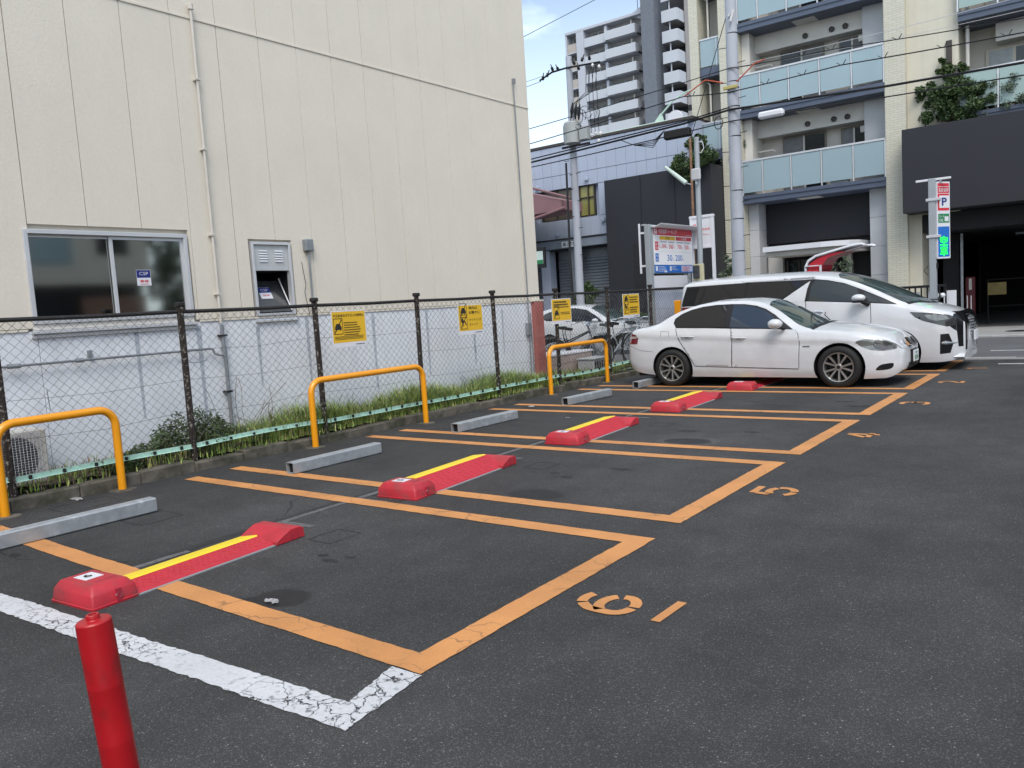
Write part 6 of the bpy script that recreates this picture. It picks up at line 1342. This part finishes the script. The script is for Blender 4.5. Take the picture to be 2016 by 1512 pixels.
for k_ in range(4):
    zb_ = 5.93+ST*k_+.05
    if k_: zb_ += -.0
    balcony(-3.84, 6.0, zb_ if k_ else 5.95, 10, GBALG)
    wn = MB().box(-3.3, AY+1.33, zb_+.3, -1.4, AY+1.389, zb_+2.15, .004).build('window', mat('window_frame_pale', (.50, .45, .36), .4), ap)
    MB().box(-3.22, AY+1.318, zb_+.35, -2.62, AY+1.327, zb_+2.1).build('pane', mat('pale_curtain', (.33, .36, .36), .5, var=.2, vs=6), wn); MB().box(-2.54, AY+1.318, zb_+.35, -1.5, AY+1.327, zb_+2.1).build('pane', GLS, wn)
    MB().tube([(-3.66, AY+.5, zb_+.26), (-3.66, AY+.5, zb_+2.75)], .05, 8).build('rain_pipe', OFFW, ap)
    MB().box(-3.0, AY+.9, zb_+2.25, 6, AY+1.39, zb_+ST-.02).build('beam', OFFW, ap)
# garage mouth and its charcoal portal
MB().box(-5.20, AY-.75, 3.52, 10, AY+1.2, 5.92, .01).build('charcoal_portal', CHAR, ap)
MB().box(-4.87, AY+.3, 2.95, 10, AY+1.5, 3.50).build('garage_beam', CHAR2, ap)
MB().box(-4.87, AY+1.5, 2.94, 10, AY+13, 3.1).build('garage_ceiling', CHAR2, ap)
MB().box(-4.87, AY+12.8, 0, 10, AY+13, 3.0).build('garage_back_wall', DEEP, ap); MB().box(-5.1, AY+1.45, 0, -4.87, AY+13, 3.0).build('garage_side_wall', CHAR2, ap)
MB().box(-4.6, AY+2.0, 0, -4.15, AY+2.1, 2.9).build('dark_pillar', CHAR2, ap); MB().box(-4.05, AY+1.6, 0, -3.98, AY+1.66, 2.9).build('metal_jamb', STEELG, ap)
MB().box(-3.98, AY+2.0, .04, -3.72, AY+2.2, 1.55, .01).build('red_cabinet', mat('dark_cabinet_red', (.10, .008, .012), .5), ap); MB().box(-3.88, AY+1.98, 1.15, -3.80, AY+1.999, 1.5).build('cabinet_label', OFFW, ap)
MB().tube([(-3.40, AY+2.3, 1.42), (0, AY+2.3, 1.45)], .02, 6).tube([(-3.40, AY+2.3, .6), (0, AY+2.3, .62)], .02, 6).tube([(-3.4, AY+2.3, .04), (-3.4, AY+2.3, 1.42)], .02, 6).build('garage_rail', DARKM, ap)
MB().box(-3.40, AY+2.26, .95, -2.90, AY+2.275, 1.33).build('yellow_poster', mat('dim_poster', (.22, .17, .05), .6, var=.2, vs=6), ap)
for x in (-3.74, -3.64): MB().tube([(x, AY+.6, .04), (x, AY+.6, 1.0)], .014, 6).build('thin_post', ALU, ap)
MB().prism([(0, 0), (0, .95), (-.05, 1.02), (-.32, 1.02), (-.34, .92), (-.12, .90), (-.12, 0)], (-4.20, AY+.3, .1), X, Z3, Y, .15).build('barrier_bracket', SIGNW, ap)
for i, x in enumerate((-2.9, -2.2, -1.4)): MB().box(x, AY+5, 2.86, x+.35, AY+5.1, 2.93).build('ceiling_fitting', STEELG, ap)
# black railing in front with white panel
rl = thing('railing', 'black picket railing with white panels behind the parking sign pole', 'railing', (-4.5, 24.7, 0))
MB().box(-5.7, 24.68, 1.33, -3.85, 24.74, 1.40, .006).build('top_rail', DARKM, rl); MB().box(-5.7, 24.69, .18, -3.85, 24.73, .22).build('bottom_rail', DARKM, rl)
for i in range(13): MB().box(-5.68+.15*i, 24.695, .05 if i % 6 == 0 else .22, -5.64+.15*i, 24.725, 1.33).build('picket', DARKM, rl)
for i in range(5): MB().box(-5.7+.45*i, 24.80, .1, -5.42+.45*i, 24.83, 1.22, .004).build('white_panel', SIGNW, rl)

# ================================================================== TOWER BLOCK FAR BEHIND
KT = 1.17
def TX(x): return x*KT
def TZ(z): return 1.54+(z-1.54)*KT
TY = 117.0
tw = thing('tower_block', 'tall pale apartment tower far behind with stacked white balconies', 'tower block', (TX(-55), TY, 0))
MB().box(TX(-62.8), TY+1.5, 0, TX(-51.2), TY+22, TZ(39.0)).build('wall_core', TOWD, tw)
MB().box(TX(-62.95), TY-.1, TZ(38.75), TX(-51.0), TY+22, TZ(39.15), .05).build('roof_slab', TOWW, tw)
MB().prism([(TX(-53), TZ(39.1)), (TX(-50.1), TZ(40.3)), (TX(-50.1), TZ(38.6)), (TX(-51.3), TZ(38.3))], (0, TY+.5, 0), X, Z3, Y, 12).build('stair_roof', TOWW, tw)
MB().box(TX(-62.95), TY, 0, TX(-62.7), TY+1.5, TZ(38.75)).build('end_fin', TOWW, tw); MB().box(TX(-61.1), TY-.1, 0, TX(-59.9), TY+1.5, TZ(38.75)).build('pier', TOWW, tw)
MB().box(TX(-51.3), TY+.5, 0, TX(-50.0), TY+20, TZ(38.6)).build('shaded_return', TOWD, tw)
MB().box(TX(-50.1), TY-2.2, 0, TX(-48.25), TY+18, 60).build('charcoal_shaft', TOWC, tw)
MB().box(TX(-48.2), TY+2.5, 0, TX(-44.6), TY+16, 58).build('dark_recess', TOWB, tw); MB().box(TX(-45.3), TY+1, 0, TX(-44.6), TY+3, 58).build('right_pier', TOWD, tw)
WINB = mat('tower_window', (.08, .07, .06), .2); PARW = mat('tower_parapet', (.47, .495, .54), .75, var=.03, vs=.3)
for n_ in range(13):
    zt = 37.62-2.425*n_
    if zt < 9: break
    Zt, Zb = TZ(zt), TZ(zt-1.18)
    MB().box(TX(-59.85), TY-.15, Zb, TX(-56.4), TY+.05, Zt, .02).build('parapet', PARW, tw); MB().box(TX(-56.3), TY-.75, Zb, TX(-51.7), TY-.55, Zt, .02).build('parapet', PARW, tw)
    MB().box(TX(-56.3), TY-.55, Zb, TX(-56.2), TY+.1, Zt).build('parapet_return', PARW, tw); MB().box(TX(-51.82), TY-.55, Zb, TX(-51.7), TY+1.5, Zt).build('parapet_return', PARW, tw)
    MB().box(TX(-59.85), TY+.05, Zb, TX(-51.7), TY+1.5, Zb+.22).build('balcony_slab', TOWW, tw)
    for xa, xb in ((-59.1, -57.3), (-55.6, -53.2)):
        wq = MB().box(TX(xa), TY+1.40, Zb+.25, TX(xb), TY+1.49, Zb+2.2).build('window', WINB, tw); MB().box(TX((xa+xb)/2)-.06, TY+1.33, Zb+.25, TX((xa+xb)/2)+.06, TY+1.39, Zb+2.2).build('mullion', TOWW, wq)
    MB().box(TX(-56.75), TY+.2, Zb+.22, TX(-56.35), TY+1.5, Zb+2.6).build('divider', TOWW, tw)
    MB().box(TX(-52.9), TY+.6, Zb+.22, TX(-52.7), TY+1.4, Zb+2.5).build('divider', OFFW, tw)
    MB().box(TX(-62.68), TY+.2, Zb-.1, TX(-61.12), TY+.4, Zt-.15).build('parapet', mat('tower_beige', (.40, .36, .33), .8), tw); MB().box(TX(-62.2), TY+1.38, Zt+.1, TX(-61.4), TY+1.49, Zt+.9).build('window', WINB, tw)
    MB().box(TX(-62.68), TY+.15, Zb-.32, TX(-61.12), TY+1.4, Zb-.12).build('balcony_slab', TOWW, tw)
    MB().prism([(TX(-51.5), Zt-.2), (TX(-50.15), Zt-1.0), (TX(-50.15), Zb-.6)], (0, TY+.2, 0), X, Z3, Y, .3).build('stair_flight', TOWC, tw)
for n_ in range(12):
    zt = 37.85-2.56*n_
    if n_ == 0: zt2 = 40.4
    Zt, Zb = TZ(zt), TZ(zt-1.45)
    MB().box(TX(-47.6), TY-1.3, Zb, TX(-45.5), TY-1.1, Zt, .02).build('parapet', PARW, tw); MB().box(TX(-45.55), TY-1.1, Zb, TX(-45.4), TY+2.5, Zt).build('parapet_return', PARW, tw)
    MB().box(TX(-47.6), TY-1.1, Zb, TX(-45.5), TY+2.5, Zb+.2).build('balcony_slab', TOWD, tw); MB().box(TX(-46.7), TY-.9, Zt, TX(-46.55), TY-.8, Zb+3.0).build('mast', PARW, tw)
for zt in (40.4, 43.0): MB().box(TX(-47.6), TY-1.3, TZ(zt-1.45), TX(-45.5), TY-1.1, TZ(zt), .02).build('parapet', PARW, tw)
MB().tube([(TX(-53.2), TY+4, TZ(39)), (TX(-53.2), TY+4, TZ(44))], .05, 4).build('aerial', DARKM, tw)
# warehouse with pale green roof
wh = thing('warehouse', 'low building with a pale green roof edge below the tower', 'building', (-20, 42, 0))
MB().box(-24.5, 42, 0, -17, 52, 11.2).build('wall', mat('warehouse_wall', (.52, .54, .56), .7), wh); MB().box(-24.6, 41.8, 10.95, -18.9, 52, 11.15, .02).build('roof_edge', ROOFG, wh)
MB().prism([(-21.3, 11.16), (-20.75, 11.75), (-20.6, 11.16)], (0, 42.5, 0), X, Z3, Y, .2).tube([(-20.75, 42.6, 11.7), (-20.0, 42.6, 12.3), (-19.2, 42.6, 12.6), (-18.0, 42.6, 12.8)], .045, 6).build('roof_frame', ROOFG, wh)
MB().box(-19, 42.9, 11.1, -16.5, 50, 11.9, .02).build('upper_storey', mat('warehouse_wall', None), wh); MB().box(-18.8, 41.85, 11.4, -16.6, 41.95, 11.7).build('window', DARKM, wh)
MB().lathe([(0, 0), (.45, 0), (.42, .1), (0, .1)], 16, Matrix.Translation((-19.4, 41.5, 11.05)) @ Matrix.Rotation(pi/2, 4, 'X')).build('dish', SIGNW, wh)

# ================================================================== UTILITY POLES AND CABLES
up1 = thing('utility_pole', 'thick grey utility pole rising before the glass balconies, with step bolts', 'utility pole', (-7.80, 20, 0))
MB().tube([(-7.80, 20, 0), (-7.75, 20, 11)], [.172, .128], 20).build('pole', POLEM, up1)
for k_ in range(14):
    z_ = 2.1+.42*k_; sx = -1 if k_ % 2 else 1; xx = -7.795+.0045*z_; LMB_ = MB().tube([(xx+sx*.14, 19.98, z_), (xx+sx*.33, 19.96, z_+.01)], .009, 5); LMB_.build('step_bolt', DARKM, up1)
for z_ in (2.55, 3.35, 4.05, 5.38, 6.1, 6.55, 6.7, 7.0, 7.85): MB().lathe([(.170-.004*z_, 0), (.174-.004*z_, .005), (.174-.004*z_, .022), (.170-.004*z_, .027)], 20, Matrix.Translation((-7.795+.0045*z_, 20, z_))).build('band', DARKM, up1)
MB().box(-7.95, 19.80, 6.52, -7.60, 19.86, 6.60, .01).build('yellow_band_plate', mat('dull_yellow', (.40, .34, .12), .6), up1)
MB().tube([(-7.75, 19.85, 8.25), (-7.62, 19.8, 8.35), (-7.70, 19.8, 8.1)], .035, 6).build('insulator', BROWNP, up1)
up2 = thing('utility_pole', 'thinner utility pole carrying a transformer at the left of the tower', 'utility pole', (-13.85, 22, 0))
MB().tube([(-13.82, 22, 0), (-13.76, 22, 9.1)], [.14, .095], 16).build('pole', POLEM, up2)
MB().lathe([(0, 0), (.22, 0), (.25, .02), (.25, .62), (.22, .66), (0, .68)], 20, Matrix.Translation((-13.62, 21.75, 6.4))).build('transformer', TRANSG, up2)
for k_ in range(9): a = pi+radians(-50+12*k_*1.3); MB().box(-13.62+.25*cos(a)-.01, 21.75+.25*sin(a)-.012, 6.5, -13.62+.29*cos(a)+.01, 21.75+.29*sin(a)+.012, 6.98).build('cooling_fin', TRANSG, up2)
MB().box(-13.32, 21.65, 6.46, -13.05, 21.9, 6.85, .01).build('switch_box', TRANSG, up2); MB().box(-14.0, 21.7, 6.30, -13.0, 21.76, 6.36).build('bracket', DARKM, up2)
MB().tube([(-14.75, 21.8, 8.55), (-14.3, 21.85, 8.72), (-13.8, 21.9, 8.75), (-12.6, 21.9, 8.66)], .03, 5).build('cross_arm', DARKM, up2)
for x, z_ in ((-14.62, 8.60), (-14.45, 8.66), (-14.25, 8.80), (-14.05, 8.76), (-13.45, 8.80), (-13.3, 8.62), (-13.15, 8.84), (-12.9, 8.82)):
    MB().lathe([(0, -.07), (.03, -.06), (.055, -.02), (.03, 0), (.05, .03), (.02, .07), (.012, .16), (0, .17)], 8, Matrix.Translation((x, 21.8, z_)) @ Matrix.Rotation(.6*sin(x*9), 4, 'Y')).build('insulator', DARKM, up2)
for x, z_ in ((-12.8, 8.58), (-12.58, 8.5), (-12.95, 6.55), (-12.8, 6.58), (-12.65, 6.56), (-12.72, 6.35)): MB().lathe([(0, -.06), (.035, -.04), (.05, 0), (.03, .05), (0, .07)], 8, Matrix.Translation((x, 21.8, z_))).build('white_insulator', BROWNP, up2)
for k_, (x, z_) in enumerate(((-13.45, 7.35), (-13.32, 7.30), (-13.2, 7.25))): MB().tube([(x, 21.6, z_+.25), (x-.05, 21.6, z_), (x-.1, 21.65, z_-.2)], [.02, .055, .02], 6).build('fuse_holder', DARKM, up2)
cb_ = random.Random(5)
for k_ in range(7):
    x0, z0 = -13.6+.1*k_, 7.05; x1, z1 = -12.95+.12*k_, 8.6-.02*k_; MB().tube([(x0, 21.65, z0), (x0+.1, 21.6, z0+.4+cb_.uniform(-.2, .2)), ((x0+x1)/2+.3, 21.6, 7.8), (x1, 21.7, z1)] if k_ < 4 else [(-12.9+.13*(k_-4), 21.7, 8.55), (-12.92+.14*(k_-4), 21.7, 7.6), (-12.9+.13*(k_-4), 21.7, 6.6)], .009, 4).build('drop_wire', DARKM, up2)
for k_ in range(6):
    a = cb_.uniform(0, 6); xx, zz = -13.3+.12*k_, 7.2+.1*sin(a); MB().tube([(xx+.18*cos(t_), 21.6, zz+.2*sin(t_)) for t_ in [a+.5*q for q in range(7)]], .010, 4).build('jumper_loop', DARKM, up2)
for k_ in range(9): z_ = 2.6+.42*k_; sx = 1 if k_ % 2 else -1; MB().tube([(-13.8+sx*.11, 21.95, z_), (-13.8+sx*.28, 21.93, z_)], .009, 5).build('step_bolt', DARKM, up2)
for z_ in (3.3, 4.2, 5.05, 5.5, 6.2): MB().lathe([(.135-.004*z_, 0), (.137-.004*z_, .02), (.135-.004*z_, .03)], 16, Matrix.Translation((-13.8, 22, z_))).build('band', DARKM, up2)
MB().tube([(-14.0, 21.9, 5.9), (-14.02, 21.86, 2.9), (-14.0, 21.9, 1.0)], .035, 6).build('service_pipe', DARKM, up2)
def cable(P, r_, label, hooks=(), m_=DARKM, sag=.0, curl=None):
    """cable through points at real places, slight sag between them"""
    pts = []
    for a, c_ in zip(P, P[1:]):
        for i in range(12): t_ = i/12; q = Vector(a).lerp(Vector(c_), t_); q.z -= sag*4*t_*(1-t_); pts.append(q)
    pts.append(Vector(P[-1])); b_ = MB().tube(pts, r_, 6)
    o = thing('cable', label, 'cable', P[0]); b_.build('strand', m_, o)
    for hx in hooks:
        j = min(range(len(pts)), key=lambda i: abs(pts[i].x-hx)); q = pts[j]; MB().tube([q+Vector((-.09, 0, .07)), q, q+Vector((.05, 0, .0)), q+Vector((.11, 0, .10))], .009, 4).build('bird_hook', DARKM, o)
    return o
cable([(-40, 20, 4.6), (-13.92, 19.95, 5.58), (-7.8, 19.83, 5.75), (6, 19.8, 5.28)], .014, 'lowest single black cable crossing in front of the balconies', sag=.02)
cable([(-40, 20, 4.9), (-13.92, 19.95, 5.72), (-9.1, 19.9, 5.93), (-7.8, 19.83, 6.03), (-4.3, 19.8, 5.84), (6, 19.8, 5.55)], .026, 'thick black bundle of cables, second lowest across the scene')
cable([(-40, 20, 5.0), (-13.92, 19.9, 5.80), (-9.1, 19.88, 5.98), (-7.8, 19.8, 6.08)], .017, 'black cable lashed just above the thick bundle, left of the thick pole')
cable([(-40, 20, 5.3), (-13.92, 20, 6.27), (-9.07, 19.95, 6.62), (-7.8, 19.84, 6.45), (-5.16, 19.8, 6.50), (-1.66, 19.8, 6.35), (8, 19.8, 6.0)], .013, 'black cable with small hooks running over the third floor glass', hooks=(-12.2, -8.9, -6.9, -6.0, -5.2, -4.4, -3.0, -1.9), sag=.01)
cable([(-40, 20, 5.6), (-13.9, 20, 6.70), (-7.8, 19.84, 7.02), (-5.16, 19.8, 6.88), (-1.66, 19.8, 6.63), (8, 19.8, 6.2)], .011, 'highest hooked black cable reaching the top of the frame at right', hooks=(-10.6, -6.1, -5.35, -4.0, -2.6), sag=.02)
cable([(-7.8, 19.84, 7.06), (-1.66, 19.8, 7.05), (8, 19.8, 7.2)], .006, 'thin pale wire above the hooked cables', m_=ALU, sag=.05)
cable([(-7.8, 19.84, 7.0), (-1.66, 19.8, 6.78), (8, 19.8, 6.6)], .005, 'second thin pale wire just over the highest hooked cable', m_=ALU, sag=.05)
cable([(-40, 21.9, 7.5), (-14.7, 21.8, 8.52)], .008, 'thin wire from the insulators running off behind the cream wall', sag=.3)
cable([(-40, 21.9, 8.2), (-14.6, 21.8, 8.66)], .006, 'upper thin wire from the insulators leading left', sag=.2)
cable([(-20, 20, 8.35), (-13.92, 20, 9.33), (-9.0, 20, 10.1)], .008, 'lone thin wire slanting across the open sky')
cable([(-7.82, 19.8, 8.2), (-8.9, 19.8, 5.4)], .010, 'thin stay wire dropping from the pole top to the lower left')
RCO = mat('orange_sleeve', (.50, .10, .05), .5)
MB().tube([(-9.0, 19.85, 6.60), (-8.4, 19.8, 6.86), (-7.95, 19.8, 6.70)], .016, 6).tube([(-7.6, 19.8, 6.65), (-7.15, 19.8, 6.98), (-6.9, 19.8, 7.02)], .016, 6).build('cable_sleeve', RCO, up1)
lpq = thing('cable', 'small coil of spare black cable left of the thick pole', 'cable', (-8.1, 19.8, 5.75)); MB().tube([(-8.1+.11*cos(a), 19.8, 5.76+.15*sin(a)) for a in [2*pi*i/18 for i in range(19)]], .012, 5).build('loop', DARKM, lpq)
cl = thing('cable_closure', 'black cable closure box hanging under the bundle below the tower', 'closure box', (-9.3, 19.9, 5.7)); MB().box(-9.62, 19.8, 5.60, -8.90, 20.0, 5.82, .03).build('box', BLACK, cl)
for k_ in range(4): MB().tube([(-9.6, 19.85, 5.85), (-9.95, 19.85, 5.62-.05*k_), (-10.5, 19.85, 5.62), (-10.9, 19.87, 5.82)], .010, 5).build('lead', DARKM, cl)
wc = thing('cable_closure', 'white tubular cable closure just right of the thick pole', 'closure box', (-6.75, 19.8, 5.7)); MB().box(-7.07, 19.68, 5.64, -6.46, 19.86, 5.80, .04).build('case', SIGNW, wc)

# ================================================================== HOUSES BEHIND THE CAMERA (seen in glass and car paint)
def house(x0, y0, x1, y1, h, m_, label):
    o = thing('house', label, 'house', ((x0+x1)/2, (y0+y1)/2, 0)); MB().box(x0, y0, 0, x1, y1, h, .02).build('wall', m_, o); MB().box(x0-.3, y0-.3, h, x1+.3, y1+.3, h+.25, .02).build('roof', BRN, o)
    for z_ in [1.0+2.9*i for i in range(int(h/2.9))]:
        if x0 > 5:
            for yy in np.arange(y0+1, y1-1.5, 2.6): MB().box(x0-.03, yy, z_, x0+.02, yy+1.5, z_+1.2).build('window', GLS, o)
        else:
            for xx in np.arange(x0+1, x1-1.5, 2.6): MB().box(xx, y1-.02, z_, xx+1.5, y1+.03, z_+1.2).build('window', GLS, o)
house(15, -8, 24, 7, 6.3, OFFW, 'pale two storey house across the lane on the camera side')
hq = thing('house', 'cream two tone house with brown gate at the street corner across the lane', 'house', (20, 15.7, 0))
MB().box(16, 10.5, 3.5, 24, 18.8, 8.8, .02).build('upper_wall', CREAM, hq); MB().box(16.8, 10.5, 0, 24, 18.8, 3.5).build('lower_wall', CHAR, hq); MB().box(15.7, 10.2, 8.8, 24.3, 19.1, 9.0).build('roof', BRN, hq)
for y0_, y1_, m_ in ((12.5, 14.6, CHAR2), (15.9, 18.6, mat('brown_brick_gate', (.26, .15, .11), .8, var=.2))): MB().box(16.2, y0_, .05, 16.35, y1_, 3.0).build('gate', m_, hq)
for y0_, y1_, z0_, z1_, m_ in ((14.0, 15.6, 4.3, 5.6, GBAL), (16.6, 17.9, 4.7, 5.6, GLS), (11, 13, 4.5, 5.9, GLS), (14, 16, 6.9, 8.2, GLS)): MB().box(15.96, y0_, z0_, 16.02, y1_, z1_).build('window', m_, hq)
for k_ in range(6): tree((17+.3*(k_%2), 19.9+1.1*k_, 0), 5, [(0, 0, 1.5, .9), (0, .4, 3.0, 1.0), (0, -.3, 4.3, .9), (.2, .2, 5.6, .8), (0, 0, 6.8, .6)], LEAFD, ['conifer next to the cream two tone house', 'second conifer of the row across the lane', 'third conifer of the row across the lane', 'fourth conifer of the row across the lane', 'fifth conifer of the row across the lane', 'last conifer of the row, farthest from the cream house'][k_], ls=.12, dens=110, seed=60+k_, name='conifer', tr=.1)
house(-14, -24, 6, -15, 6.5, mat('brown_house_wall', (.20, .15, .12), .8), 'brown house closing the lot behind the camera')
